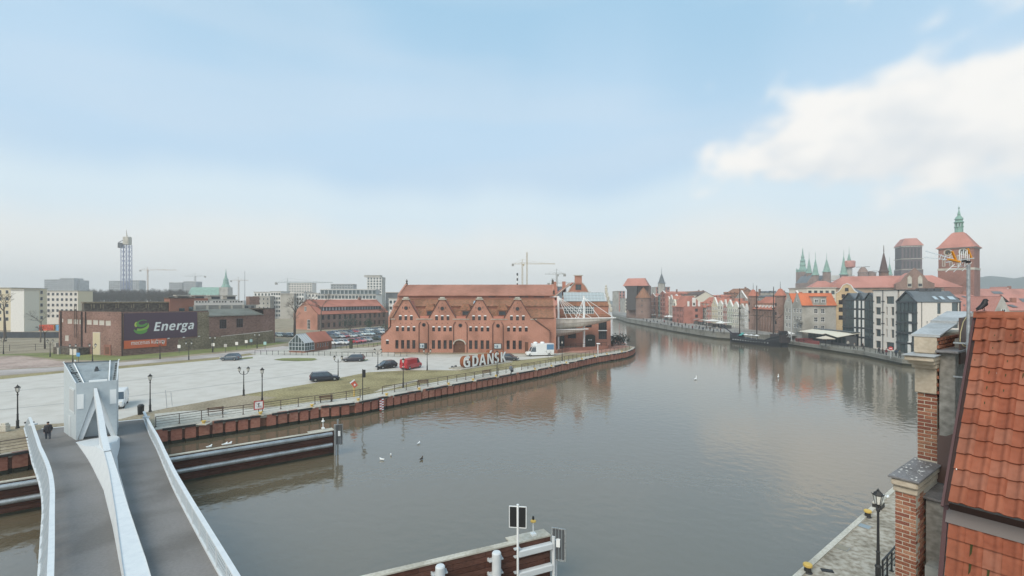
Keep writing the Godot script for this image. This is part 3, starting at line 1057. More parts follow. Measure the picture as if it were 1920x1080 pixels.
	var bl:=I*BLp
	var wb:=MB.new(M.towerw)
	var apex:=Vector2(w*0.5,5.0)
	# front in three pieces round the portal
	wb.flat(PackedVector2Array([Vector2(0,0),Vector2(0.04,0),apex,Vector2(w*0.5,hF),Vector2(0,hF)]),Transform3D())
	wb.flat(PackedVector2Array([Vector2(w,0),Vector2(w,hF),Vector2(w*0.5,hF),apex,Vector2(w - 0.04,0)]),Transform3D())
	wb.quad(br,bl,bl+Vector3(0,hB,0),br+Vector3(0,hB,0))
	wb.quad(frr,br,br+Vector3(0,hB,0),frr+Vector3(0,hF,0))
	wb.quad(bl,fl,fl+Vector3(0,hF,0),bl+Vector3(0,hB,0))
	part(tw,"wall",wb)
	# portal: two raking legs set back,a dark lining behind
	var leg:=MB.new(M.bwhite)
	var ia:=Vector2(w*0.5,3.3)
	leg.prism(PackedVector2Array([Vector2(0.06,0),Vector2(0.4,0),ia,Vector2(w*0.5,4.93)]),Transform3D(),-0.1,-0.35)
	part(tw,"portal_leg",leg)
	leg = MB.new(M.bwhite)
	leg.prism(PackedVector2Array([Vector2(w - 0.4,0),Vector2(w - 0.06,0),Vector2(w*0.5,4.93),ia]),Transform3D(),-0.1,-0.35)
	part(tw,"portal_leg",leg)
	var lin:=MB.new(M.steelg)
	lin.quad(Vector3(0.02,0.02,-1.3),Vector3(w - 0.02,0.02,-1.3),Vector3(w*0.5+0.3,5.0,-1.3),Vector3(w*0.5 - 0.3,5.0,-1.3))
	lin.quad(Vector3(0.0,0.02,-0.05),Vector3(0.02,0.02,-1.3),Vector3(w*0.5 - 0.1,5.0,-1.3),Vector3(w*0.5,5.0,-0.05))
	lin.quad(Vector3(w - 0.02,0.02,-1.3),Vector3(w,0.02,-0.05),Vector3(w*0.5,5.0,-0.05),Vector3(w*0.5+0.1,5.0,-1.3))
	part(tw,"portal_lining",lin)
	# roof: sunk sheet between raised edges
	var rb:=MB.new(M.slate2)
	var r0:=Vector3(0.15,hF - 0.22,-0.15)
	var up:=Vector3(0,-0.2,0)
	var rc:=[fl+Vector3(0.12,hF - 0.2,-0.12),frr+Vector3(-0.1,hF - 0.2,-0.12),br+Vector3(0,hB - 0.2,0),bl+Vector3(0.1,hB - 0.2,0.05)]
	rb.quad(rc[0],rc[1],rc[2],rc[3])
	part(tw,"roof",rb)
	var cop:=MB.new(M.bwhite)
	cop.bar(fl+Vector3(0,hF - 0.04,-0.06),frr+Vector3(0,hF - 0.04,-0.06),0.1,0.1)
	cop.bar(frr+Vector3(0,hF,0),br+Vector3(0,hB,0),0.08,0.06)
	cop.bar(bl+Vector3(0,hB,0),fl+Vector3(0,hF,0),0.08,0.06)
	cop.use(M.slate)
	cop.bar(br+Vector3(0,hB,0),bl+Vector3(0,hB,0),0.1,0.08)
	part(tw,"parapet",cop)
	var pb:=MB.new(M.whitep)
	pb.mm(Vector3(w*0.3,hF - 0.1,-0.5),Vector3(w*0.75,hF+0.14,-0.13))
	part(tw,"light_trough",pb)
	# pipes,cleats and cameras on the roof
	var pipe:=MB.new(M.whitep)
	pipe.tube(rc[0].lerp(rc[1],0.16)+Vector3(0,0.12,0),rc[3].lerp(rc[2],0.16)+Vector3(0,0.12,0),0.05)
	part(tw,"roof_pipe",pipe)
	pipe = MB.new(M.whitep)
	pipe.tube(rc[0].lerp(rc[1],0.82)+Vector3(0,0.12,0),rc[3].lerp(rc[2],0.84)+Vector3(0,0.25,0),0.05)
	part(tw,"roof_pipe",pipe)
	var cl:=MB.new(M.black)
	cl.box(Vector3.ZERO,Vector3(0.13,0.07,0.1))
	var cm:=cl.mesh()
	for s in 2:
		for i in 11:
			var f:=0.06+i*0.085
			part(tw,"cleat",cm,Transform3D(Basis(),rc[0 if s==0 else 1].lerp(rc[3 if s==0 else 2],f)+Vector3(0.28 if s==0 else -0.16,0.06,0)))
	var un:=MB.new(M.dgrey)
	var mid: Vector3 = (rc[0]+rc[1]+rc[2]+rc[3])/4.0
	un.box(mid+Vector3(0.1,0.2,-0.5),Vector3(0.3,0.4,0.3))
	un.tube(mid+Vector3(0.1,0.4,-0.5),mid+Vector3(0.1,0.62,-0.5),0.12,0.09)
	part(tw,"roof_unit",un)
	var hatch:=MB.new(M.black)
	hatch.lathe(P2([0.28,0.0,0.34,0.03,0.34,0.1,0.25,0.1,0.24,0.02]),14,at(rc[3].x*0.6+0.35,mid.y+0.1,rc[3].z*0.6))
	part(tw,"roof_ring",hatch)
	for s in 4:
		var p: Vector3 = [fl+Vector3(-0.1,hF - 0.5,-1.0),bl+Vector3(0,hB+0.1,0.1),br+Vector3(0.05,hB+0.1,0),bl.lerp(br,0.2)+Vector3(0,hB+0.2,0)][s]
		var cam:=MB.new(M.whitep)
		cam.box(p,Vector3(0.1,0.1,0.28))
		cam.tube(p+Vector3(0,-0.02,0),p+Vector3(0,-0.2,0),0.025)
		part(tw,"camera_head",cam)
	# lit panes and the left side's window box,door
	for s in 2:
		var g:=MB.new(M.whitep)
		var x0: float = 0.08 if s==0 else w - 0.5
		var y0: float = 3.1 if s==0 else 3.3
		g.mm(Vector3(x0,y0,0.0),Vector3(x0+0.46,y0+1.35,0.04))
		g.use(M.steelg)
		g.mm(Vector3(x0 - 0.05,y0 - 0.05,-0.01),Vector3(x0+0.51,y0+1.4,0.015))
		part(tw,"light_panel",g)
	var lt:=Transform3D(Basis((fl - bl).normalized(),Vector3.UP,(fl - bl).normalized().cross(Vector3.UP)),bl)
	var lw:=bl.distance_to(fl)
	var wbx:=MB.new(M.steelg)
	wbx.mm(Vector3(lw*0.52,2.6,-0.02),Vector3(lw*0.93,4.9,0.06),lt)
	wbx.use(M.lgrey)
	wbx.mm(Vector3(lw*0.55,2.8,0.03),Vector3(lw*0.9,4.75,0.075),lt)
	part(tw,"side_window",wbx)
	var dr:=MB.new(M.steelg)
	dr.mm(Vector3(lw*0.42,0.02,-0.02),Vector3(lw*0.6,2.1,0.03),lt)
	part(tw,"door",dr)

# ---------------------------------------------------------------- timber guide walls in the water
func plank_wall(th: Node3D,l: float,top: float,thick: float,n: int,seg: float) -> void:
	var tones:=[M.timber,tmat("timber_b",[C("44291f"),C("57382d"),C("664439")],3.0,0.75,0.04,4.0,5,0.0,1,6),tmat("timber_c",[C("54382f"),C("67463b"),C("775549")],3.0,0.78,0.04,4.0,5,0.0,1,6)]
	var hgt:=top/n
	var ms:=[]
	for m in tones:
		var b:=MB.new(m)
		b.cham(Vector3(0,0,0),Vector3(hgt - 0.025,seg - 0.02,0.12),0.012,Transform3D(Basis(Vector3.UP,Vector3.RIGHT,Vector3.FORWARD),Vector3.ZERO))
		ms.append(b.mesh())
	for r in n:
		var x:=-seg*0.5*(r % 2)
		while x<l - 0.1:
			var w:=minf(seg,l - x)
			if x>=0.0 and w>seg - 0.01:
				part(th,"plank",ms[rng.randi() % 3],at(x+seg/2,(r+0.5)*hgt,-0.06))
			else:
				var b:=MB.new(tones[r % 3])
				var x0:=maxf(x,0.0)
				b.mm(Vector3(x0+0.01,r*hgt+0.012,-0.12),Vector3(x+w - 0.01,(r+1)*hgt - 0.012,0))
				part(th,"plank",b)
			x+=seg
	var core:=MB.new(M.iron)
	core.mm(Vector3(0.02,-3,-0.28),Vector3(l - 0.02,top - 0.05,-0.1))
	core.mm(Vector3(l - 2.25,-3,-thick),Vector3(l - 0.02,top - 0.05,-0.281))
	core.use(M.algae)
	core.mm(Vector3(0,-3,-0.32),Vector3(l,0.22,0.02))
	part(th,"core",core)
	var cap:=MB.new(M.pale)
	cap.mm(Vector3(0,top,-0.3),Vector3(l,top+0.07,0.05))
	cap.mm(Vector3(l - 2.3,top,-thick - 0.05),Vector3(l,top+0.06,-0.301))
	part(th,"coping",cap)
func guide_walls() -> void:
	var a:=Vector3(-54,0,-19.9)
	var b:=Vector3(-17.3,0,-46.8)
	var l:=a.distance_to(b)
	var th:=thing("guide_wall","dark timber guide wall with two steel tubes beyond the bridge","guide wall",fr(a,b))
	plank_wall(th,l,2.36,0.9,8,5.0)
	for y in [2.12,1.08]:
		var p:=MB.new(M.galv)
		p.tube(Vector3(0,y,0.24),Vector3(l - 0.3,y,0.24),0.2,0.2,14)
		p.use(M.iron)
		for i in 9:
			p.mm(Vector3(1+i*5.4,y - 0.06,0),Vector3(1.2+i*5.4,y+0.06,0.2))
		part(th,"fender_tube",p)
	var ep:=MB.new(M.galv)
	ep.tube(Vector3(l - 0.05,-0.5,0.3),Vector3(l - 0.05,3.0,0.3),0.1)
	ep.tube(Vector3(l+0.25,-0.5,0.2),Vector3(l+0.25,3.4,0.2),0.09)
	part(th,"end_post",ep)
	lattice_board("channel_board","grey slatted navigation board on the end of far guide wall",th.transform*at(l+0.3,1.0,0.45)*Transform3D(Basis(Vector3.UP,-0.2),Vector3.ZERO),0.7,2.0)
	beacon("white navigation beacon on the end of the far guide wall",th.transform*at(l - 0.95,2.57,-0.5),M.whitep)
	# the near one
	a = Vector3(-26,0,-12.6)
	b = Vector3(2.05,0,-25.6)
	l = a.distance_to(b)
	th = thing("guide_wall","brown plank guide wall with white piles at the bottom of the view","guide wall",fr(a,b))
	plank_wall(th,l,2.55,0.7,9,3.4)
	for i in 5:
		var x: float = [l - 6.45,l - 9.35,l - 12.2,l - 15.0,l - 17.8][i]+3.2
		var p:=MB.new(M.bwhite)
		p.lathe(P2([0.23,-3.0,0.23,2.5,0.19,2.56,0.0,2.58]),18,at(x,0,0.3))
		var pn:=part(th,"pile",p)
		var br:=MB.new(M.steelg)
		for y in [0.6,1.4,2.1]:
			br.mm(Vector3(x - 0.38,y,0.0),Vector3(x+0.38,y+0.06,0.3))
			br.mm(Vector3(x - 0.38,y - 0.05,0.0),Vector3(x - 0.3,y+0.1,0.12))
			br.mm(Vector3(x+0.3,y - 0.05,0.0),Vector3(x+0.38,y+0.1,0.12))
		part(pn,"bracket",br)
	for y in [2.12,1.0]:
		var p:=MB.new(M.bwhite)
		p.cham(Vector3(l - 1.0,y,0.15),Vector3(2.0,0.36,0.3),0.05)
		part(th,"fender_beam",p)
	var pole:=thing("signal_board","black square board on a white pole at the near guide wall","sign",th.transform*at(l - 2.05,0,0.25))
	var pb:=MB.new(M.whitep)
	pb.tube(Vector3(0,-1,0),Vector3(0,4.7,0),0.06,0.06,10)
	pb.use(M.steelg)
	for y in [0.4,1.2,2.0,2.4]:
		pb.box(Vector3(0,y,-0.08),Vector3(0.34,0.05,0.2))
	part(pole,"pole",pb)
	var ft:=Transform3D(Basis(Vector3.UP,-0.57),Vector3(0,3.5,0))
	for s in [-1,1]:
		var p:=MB.new(M.black)
		p.box(Vector3(s*0.23,0.55,0),Vector3(0.36,1.02,0.03),ft)
		part(pole,"panel",p)
	var fb:=MB.new(M.whitep)
	for s in [-1,1]:
		fb.box(Vector3(s*0.43,0.55,0),Vector3(0.035,1.1,0.05),ft)
		fb.box(Vector3(0,0.55+s*0.535,0),Vector3(0.86,0.035,0.05),ft)
	fb.box(Vector3(0,0.55,0.045),Vector3(0.07,1.0,0.05),ft)
	part(pole,"frame",fb)
	beacon("small yellow and white beacon on the near guide wall",th.transform*at(l - 0.85,2.62,-0.35),M.yellow)
	lattice_board("channel_board","grey slatted navigation board on the end of near guide wall",th.transform*at(l+0.3,1.35,0.35)*Transform3D(Basis(Vector3.UP,-0.75),Vector3.ZERO),0.75,1.7)
	var ep2:=MB.new(M.bwhite)
	ep2.tube(Vector3(l+0.08,-1,0.2),Vector3(l+0.08,2.6,0.2),0.09,0.09,10)
	ep2.tube(Vector3(l+0.3,-1,0.05),Vector3(l+0.3,2.3,0.05),0.07,0.07,10)
	part(th,"end_post",ep2)
func lattice_board(called: String,label: String,t: Transform3D,w: float,h: float) -> void:
	var th:=thing(called,label,"sign",t)
	var b:=MB.new(M.galv)
	b.mm(Vector3(-w/2,0,-0.03),Vector3(-w/2+0.05,h,0.03))
	b.mm(Vector3(w/2 - 0.05,0,-0.03),Vector3(w/2,h,0.03))
	b.mm(Vector3(-w/2+0.05,h - 0.05,-0.03),Vector3(w/2 - 0.05,h,0.03))
	b.mm(Vector3(-w/2+0.05,0,-0.03),Vector3(w/2 - 0.05,0.05,0.03))
	part(th,"frame",b)
	for i in 4:
		var s:=MB.new(M.dgrey)
		var x:=-w/2+0.13+i*(w - 0.26)/3.0
		s.mm(Vector3(x - 0.06,0.06,-0.012),Vector3(x+0.06,h - 0.06,0.012))
		part(th,"slat",s)
	var c:=MB.new(M.whitep)
	c.mm(Vector3(-0.1,h*0.45,0.02),Vector3(0.1,h*0.68,0.16))
	part(th,"lamp_box",c)
func beacon(label: String,t: Transform3D,m: Material) -> void:
	var th:=thing("beacon",label,"beacon",t)
	var b:=MB.new(M.whitep)
	b.box(Vector3(0,0.05,0),Vector3(0.26,0.1,0.26))
	b.tube(Vector3(0,0.1,0),Vector3(0,0.68,0),0.035)
	part(th,"post",b)
	b = MB.new(m)
	b.lathe(P2([0.05,0.66,0.15,0.7,0.15,0.76,0.06,0.82]),12)
	part(th,"collar",b)
	b = MB.new(M.lampw if m==M.whitep else M.black)
	b.lathe(P2([0.05,0.82,0.065,0.9,0.05,0.98,0.0,1.02]),10)
	part(th,"lamp",b)

# ---------------------------------------------------------------- the roof the picture is taken from
func near_roof() -> void:
	var A:=Vector3(8.84,0.0,-9.1)
	var X:=Vector3(0.6,0,0.8)
	var Z:=Vector3(-0.8,0,0.6)
	var TG:=Transform3D(Basis(X,Vector3.UP,Z),A)
	var tones:=[]
	for i in 4:
		var c0: Color = [C("995942"),C("a06048"),C("92533d"),C("9d644f")][i]
		tones.append(tmat("clay_tile_%d" % i,[c0.darkened(0.1),c0,c0.lightened(0.04)],[1.1,1.4,0.9,1.25][i],0.8,0.035,3.1,5,0.1,1,1))
	# one roof tile: a shallow pan and a roll,its lower edge lifted over the next
	var tile:=[]
	var TW:=0.206
	for m in tones:
		for ver in 2:
			var b:=MB.new(m)
			var amp: float = 0.05 if ver==0 else 0.034
			var prev:=[]
			var le:=0.345
			for i in 11:
				var f:=i/10.0
				var x:=f*(TW+0.012)
				var z:=0.006+amp*pow(maxf(0.0,sin(PI*clampf((f - 0.5)/0.5,0.0,1.0))),1.0)+0.007*cos(f*TAU*0.5)
				if f<0.5:
					z = 0.006+0.007 - 0.010*sin(PI*f/0.5)
				prev.append(Vector2(x,z))
			for i in 10:
				var p: Vector2 = prev[i]
				var q: Vector2 = prev[i+1]
				var p0:=Vector3(p.x,0,p.y+0.042)
				var q0:=Vector3(q.x,0,q.y+0.042)
				var p1:=Vector3(p.x,le,p.y)
				var q1:=Vector3(q.x,le,q.y)
				var np:=Vector3(-(prev[mini(i+1,10)].y - prev[maxi(i - 1,0)].y),0,prev[mini(i+1,10)].x - prev[maxi(i - 1,0)].x).normalized()
				var nq:=Vector3(-(prev[mini(i+2,10)].y - prev[i].y),0,prev[mini(i+2,10)].x - prev[i].x).normalized()
				b.quadn(p0,q0,q1,p1,np,nq,nq,np)
				b.quad(p0 - Vector3(0,0,0.03),q0 - Vector3(0,0,0.03),q0,p0)
			b.quad(Vector3(prev[10].x,0,prev[10].y+0.03),Vector3(prev[10].x,0,0.0),Vector3(prev[10].x,le,0.0),Vector3(prev[10].x,le,prev[10].y))
			b.quad(Vector3(0,0,0.0),Vector3(0,0,prev[0].y+0.03),Vector3(0,le,prev[0].y),Vector3(0,le,0.0))
			tile.append(b.mesh())
	var roof:=thing("tiled_roof","orange clay tiled roof close by on the right","roof",TG*at(0,14.86,0))
	var TI:=roof.transform.affine_inverse()
	var a1:=deg_to_rad(52.1)
	var down:=(Z*cos(a1)+Vector3.DOWN*sin(a1)).normalized()
	var nrm:=X.cross(-down).normalized()
	var B1:=Basis(X,-down,nrm)
	var e:=0.2855
	var moss:=MB.new(pmat("35381a",1.0))
	var under:=MB.new(M.iron)
	var top:=TG*Vector3(0,14.86,0)
	for r in 13:
		for c in 12:
			var o:=top+down*(e*(r+1))+X*(c*TW+(0.035 if r>=2 else 0.0) - 0.02)
			var jig:=Basis(nrm,(rng.randf() - 0.5)*0.014)
			part(roof,"tile",tile[(rng.randi() % 4)*2],TI*Transform3D(jig*B1,o+nrm*(rng.randf()*0.004)))
	under.quad(TI*(top - nrm*0.03+down*3.68),TI*(top - nrm*0.03+X*2.6+down*3.68),TI*(top - nrm*0.03+X*2.6),TI*(top - nrm*0.03))
	# the steeper slope below the eaves
	var eave:=top+down*3.71
	var e2:=eave - Z*0.26+Vector3.DOWN*0.2
	var fascia:=MB.new(pmat("6a625f",0.6))
	fascia.quad(TI*(e2 - X*0.06+Vector3.DOWN*0.19+Z*0.11),TI*(e2+X*2.6+Vector3.DOWN*0.19+Z*0.11),TI*(e2+X*2.6),TI*(e2 - X*0.06))
	part(roof,"eaves_flashing",fascia)
	var sof:=MB.new(pmat("3a241c",0.9))
	sof.quad(TI*(eave - X*0.02 - nrm*0.04),TI*(e2 - X*0.02),TI*(e2+X*2.6),TI*(eave+X*2.6 - nrm*0.04))
	part(roof,"eaves_soffit",sof)
	var a2:=deg_to_rad(71.0)
	var down2:=(Z*cos(a2)+Vector3.DOWN*sin(a2)).normalized()
	var n2:=X.cross(-down2).normalized()
	var B2:=Basis(X,-down2,n2)
	var s2:=e2+Vector3.DOWN*0.15+Z*0.03
	for r in 9:
		for c in 12:
			var o:=s2+down2*(e*1.02*(r+1))+X*(c*TW*1.02 - 0.02)
			part(roof,"tile",tile[(rng.randi() % 4)*2+1],TI*Transform3D(Basis(n2,(rng.randf() - 0.5)*0.012)*B2,o+n2*(rng.randf()*0.003)))
	under.quad(TI*(s2 - n2*0.03+down2*2.6),TI*(s2 - n2*0.03+X*2.6+down2*2.6),TI*(s2 - n2*0.03+X*2.6),TI*(s2 - n2*0.03))
	part(roof,"underlay",under)
	# moss in the pans and droppings
	for k in [[1,1,0.6,0.13],[1,2,0.5,0.12],[2,1,0.55,0.12],[4,1,0.3,0.1],[3,0,0.55,0.12],[4,2,0.4,0.08],[5,1,0.4,0.1],[5,2,0.5,0.1],[4,3,0.3,0.14],[6,1,0.5,0.12],[3,2,0.4,0.06]]:
		var o: Vector3 = top+down*(e*(k[0]+k[2]))+X*(k[1]*TW+0.055)+nrm*0.034
		moss.flat(P2([-0.004,-k[3]*0.55,0.004,-k[3]*0.3,0.008,0.0,0.005,k[3]*0.3,-0.006,k[3]*0.25,-0.007,-k[3]*0.2]),TI*Transform3D(B1,o))
	for k in [[0,0.8,0.1,0.2],[1,0.8,0.3,0.18],[2,0.8,0.2,0.1],[1,1.8,0.1,0.16],[1,2.8,0.2,0.07],[3,0.8,0.3,0.1]]:
		var o: Vector3 = s2+down2*(e*(k[0]+1.0))+X*(k[1]*TW+0.1)+n2*0.036
		moss.flat(P2([-0.014,-k[3],0.01,-k[3]*0.7,0.018,0.0,0.012,k[3]*0.3,-0.016,k[3]*0.25,-0.012,-k[3]*0.3]),TI*Transform3D(B2,o))
	part(roof,"moss",moss).set_meta("kind","stuff")
	var drop:=MB.new(pmat("e4e2dc",0.9))
	for i in 9:
		var r:=1+rng.randi() % 12
		var o:=top+down*(e*(r+rng.randf()))+X*(rng.randf()*1.0)+nrm*0.062
		drop.box(Vector3.ZERO,Vector3(0.012,0.018+rng.randf()*0.015,0.003),TI*Transform3D(B1,o))
	part(roof,"droppings",drop).set_meta("kind","stuff")
	# ridge: overlapping half-round tiles
	for i in 8:
		var b:=MB.new(tones[i % 4])
		var c:=top+X*(i*0.36 - 0.06)+Vector3(0,-0.005,0) - Z*0.03
		var rings:=[]
		for k in 3:
			var rad: float = [0.105,0.112,0.122][k]
			var ring:=PackedVector3Array()
			for q in 9:
				var g:=PI*q/8.0
				ring.append(TI*(c+X*[0.0,0.3,0.4][k]+Z*cos(g)*rad+Vector3.UP*sin(g)*rad))
			rings.append(ring)
		b.loft(rings,false)
		var back:=[]
		for ring: PackedVector3Array in rings:
			var rr:=PackedVector3Array()
			for v in ring:
				rr.append(v - Vector3(0,0.014,0))
			rr.reverse()
			back.append(rr)
		b.loft(back,false)
		part(roof,"ridge_tile",b)
	# verge flashing strips
	var fl:=MB.new(pmat("4d3a35",0.55))
	fl.quad(TI*(top - X*0.075 - nrm*0.08+down*3.75),TI*(top+X*0.02 - nrm*0.02+down*3.75),TI*(top+X*0.02 - nrm*0.02 - down*0.02),TI*(top - X*0.075 - nrm*0.08 - down*0.02))
	fl.use(pmat("4a2a2a",0.5))
	fl.bar(TI*(top - X*0.06 - nrm*0.03),TI*(top - X*0.06 - nrm*0.03+down*3.8),0.035,0.03)
	fl.bar(TI*(s2 - X*0.07 - down2*0.45),TI*(s2 - X*0.07+down2*2.7),0.06,0.05)
	part(roof,"verge_flashing",fl)
	var body:=MB.new(M.conc)
	body.mm(Vector3(-0.5,-13.1,-6.0),Vector3(6.0,-4.5,1.3))
	body.mm(Vector3(-0.5,-4.5,-5.0),Vector3(2.6,-0.5,-0.9))
	part(roof,"house_wall",body)

	# the stepped gable parapet
	var par:=thing("stepped_parapet","brick and plaster stepped gable parapet with metal caps","parapet",TG)
	var mort:=tmat("mortar",[C("bdb3a3"),C("cac1b1"),C("d6cebf")],0.8,0.95,0.06,3.0,5)
	var core:=MB.new(mort)
	core.mm(Vector3(-0.913,1.7,-0.2),Vector3(-0.607,11.85,1.379))
	core.mm(Vector3(-0.913,11.9,-2.8),Vector3(-0.607,14.46,-0.052))
	part(par,"mortar_core",core)
	bricks(par,at(-0.92,8.6,1.38),0.32,40,0.44,0)
	bricks(par,at(-0.92,11.93,-0.05),0.32,18,0.3,1)
	# ragged side face under the slanted caps
	var bt:=[]
	for i in 3:
		bt.append(brick_tone(i))
	for r in 15:
		for k in 8:
			var y:=13.32+r*0.076
			var z:=-0.12 - k*0.25 - (0.125 if r % 2 else 0.0)
			if z<-1.9 or y>14.42 - z*0.1:
				continue
			var b:=MB.new(bt[rng.randi() % 3])
			var pr:=0.004+rng.randf()*0.02
			b.cham(Vector3.ZERO,Vector3(0.06+pr,0.062,0.225 - rng.randf()*0.02),0.008)
			part(par,"brick",b,at(-0.61,y,z)*Transform3D(Basis(Vector3.UP,(rng.randf() - 0.5)*0.05),Vector3.ZERO))
	var pl:=tmat("pier_plaster",[C("bcae9b"),C("c8bba8"),C("d2c7b6")],1.0,0.9,0.05,2.5,5)
	var capm:=tmat("zinc_cap",[C("a6aaad"),C("b5b9bb"),C("c2c5c7")],1.2,0.5,0.06,2.5,5)
	var b:=MB.new(pl)
	b.cham(Vector3(-0.76,11.66,0.66),Vector3(0.36,0.12,1.52),0.02)
	b.cham(Vector3(-0.76,11.79,0.68),Vector3(0.4,0.13,1.62),0.03)
	part(par,"moulding",b)
	var dcap:=tmat("dark_cap",[C("6f6d6e"),C("7d7b7c"),C("8b898a")],1.0,0.5,0.07,2.0,5)
	b = MB.new(dcap)
	b.cham(Vector3(-0.76,11.885,0.68),Vector3(0.46,0.035,1.68),0.006)
	part(par,"metal_cap",b)
	b = MB.new(pl)
	b.cham(Vector3(-0.775,13.55,-0.03),Vector3(0.34,0.52,0.1),0.01)
	part(par,"plaster_block",b)
	b = MB.new(pl)
	b.cham(Vector3(-0.77,13.85,-0.06),Vector3(0.39,0.09,0.42),0.015)
	b.cham(Vector3(-0.775,13.93,0.02),Vector3(0.42,0.07,0.6),0.015)
	b.cham(Vector3(-0.78,14.015,0.09),Vector3(0.46,0.1,0.76),0.02)
	part(par,"cornice",b)
	b = MB.new(capm)
	b.cham(Vector3(-0.78,14.078,0.09),Vector3(0.5,0.024,0.84),0.005)
	part(par,"metal_cap",b)
	b = MB.new(pl)
	b.cham(Vector3(-0.78,14.28,-0.03),Vector3(0.36,0.37,0.1),0.012)
	part(par,"plaster_block",b)
	for k in [[0.02,14.475,-1.5,14.68],[-1.42,14.71,-2.85,14.9]]:
		b = MB.new(capm)
		var p0:=Vector3(-1.0,k[1],k[0])
		var p1:=Vector3(-0.55,k[1],k[0])
		var p2:=Vector3(-0.55,k[3],k[2])
		var p3:=Vector3(-1.0,k[3],k[2])
		slab(b,p0,p1,p2,p3,0.03)
		b.bar(p0 - Vector3(0,0.02,0),p1 - Vector3(0,0.02,0),0.03,0.05)
		part(par,"metal_cap",b)
	var spl:=MB.new(pmat("dcdad4",0.9))
	for i in 60:
		var o:=Vector3(-0.95+rng.randf()*0.38,11.904,-0.1+rng.randf()*1.55)
		var s:=0.006+rng.randf()*0.014
		spl.flat(P2([-s,-s*1.4,s,-s,s*0.8,s*1.2,-s*0.7,s]),TG.affine_inverse()*TG*Transform3D(Basis(Vector3.RIGHT,Vector3(0,0,-1),Vector3.UP),o))
	part(par,"droppings",spl).set_meta("kind","stuff")
	# grey rendered pilasters between the parapet and the tiles
	var rend:=tmat("grey_render_near",[C("76746f"),C("8b8984"),C("9a9893"),C("a8a6a0")],1.3,0.92,0.035,3.4,5)
	var pil:=thing("rendered_pilaster","upper grey rendered pilaster beside the clay tiles and mast","pilaster",TG)
	b = MB.new(rend)
	b.cham(Vector3(-0.45,13.3,-0.62),Vector3(0.24,1.66,1.2),0.012)
	part(pil,"shaft",b)
	b = MB.new(dcap)
	b.cham(Vector3(-0.44,14.155,-0.58),Vector3(0.34,0.05,1.34),0.01)
	part(pil,"metal_cap",b)
	b = MB.new(pmat("594742",0.6))
	b.quad(Vector3(-0.595,11.55,0.02),Vector3(-0.22,11.55,0.1),Vector3(-0.3,12.6,-0.02),Vector3(-0.595,12.6,-0.03))
	part(pil,"metal_sheet",b)
	b = MB.new(pmat("594742",0.6))
	b.mm(Vector3(-0.33,13.9,-2.2),Vector3(-0.3,14.82,-0.3))
	part(pil,"metal_sheet",b)
	pil = thing("rendered_pilaster","lower grey rendered pilaster beside the brick pier at frame bottom","pilaster",TG)
	b = MB.new(rend)
	b.cham(Vector3(-0.44,7.2,0.36),Vector3(0.27,8.5,1.1),0.012)
	part(pil,"shaft",b)
	b = MB.new(dcap)
	b.cham(Vector3(-0.435,11.48,0.36),Vector3(0.37,0.05,1.24),0.012)
	part(pil,"metal_cap",b)
	# aerial mast
	var mx:=TG*Vector3(-0.11,0,0.16)
	var mast:=thing("aerial_mast","grey steel mast with television aerial in front of the church tower","aerial",at(mx.x,13.35,mx.z))
	b = MB.new(M.galv)
	b.tube(Vector3(0,0,0),Vector3(0,1.35,0),0.034,0.034,12)
	b.tube(Vector3(0,1.35,0),Vector3(0,2.5,0),0.028,0.028,12)
	part(mast,"pole",b)
	for y in [0.35,1.0]:
		b = MB.new(M.galv)
		b.bar(Vector3(0.0,y,0),Vector3(-0.12,y,-0.18),0.03,0.03)
		b.tube(Vector3(0,y - 0.03,0),Vector3(0,y+0.03,0),0.045,0.045,10)
		part(mast,"clamp",b)
	var MI:=mast.transform.affine_inverse()
	var md:=-mast.position.z
	var pt:=func(px: float,py: float,dd:=0.0) -> Vector3: return MI*V(px,py,md+dd)
	b = MB.new(M.steelg)
	b.bar(pt.call(1826,484,-0.25),pt.call(1774,492,0.35),0.018)
	b.bar(pt.call(1735,470.5,0.9),pt.call(1790,486,0.3),0.013)
	b.bar(pt.call(1732,482.5,0.8),pt.call(1788,488,0.3),0.013)
	part(mast,"boom",b)
	b = MB.new(M.steelg)
	for i in 7:
		var f:=i/6.0
		b.bar(pt.call(lerpf(1740,1790,f),lerpf(470,484,f),0.85 - 0.5*f),pt.call(lerpf(1736,1786,f),lerpf(484,490,f),0.75 - 0.5*f),0.007)
	part(mast,"director_rods",b)
	b = MB.new(pmat("cf8a1e",0.5))
	b.bar(pt.call(1785,471),pt.call(1792,487),0.035,0.02)
	b.bar(pt.call(1779,486),pt.call(1798,491),0.075,0.03)
	b.bar(pt.call(1814,466),pt.call(1822,486),0.035,0.02)
	part(mast,"dipole",b)
	b = MB.new(M.steelw)
	for k in [[1790,495,1773,510],[1802,496,1788,510],[1822,492,1804,508],[1784,500,1806,499],[1780,504,1800,503]]:
		b.bar(pt.call(k[0],k[1]),pt.call(k[2],k[3],0.1),0.011)
	for i in 6:
		b.bar(pt.call(1800+i*3.5,468+(i % 2)*3),pt.call(1797+i*4,500 - (i % 3)*3),0.008)
	part(mast,"reflector_rods",b)
	b = MB.new(M.black)
	b.box(pt.call(1807,488),Vector3(0.07,0.06,0.05))
	b.box(pt.call(1815,491),Vector3(0.06,0.04,0.05))
	part(mast,"amplifier",b)
	b = MB.new(pmat("c2b78a",0.7))
	var cp:=PackedVector3Array()
	for k in [[1820,655],[1824,668],[1830,684],[1838,699]]:
		cp.append(pt.call(k[0],k[1],-0.05))
	for turn in 3:
		for i in 15:
			var g:=TAU*i/14.0
			cp.append(pt.call(1829+cos(g)*(9.5 - turn*1.2) ,705 - sin(g)*(9.5 - turn),-0.06))
	b.path(cp,0.008,5)
	cp = PackedVector3Array()
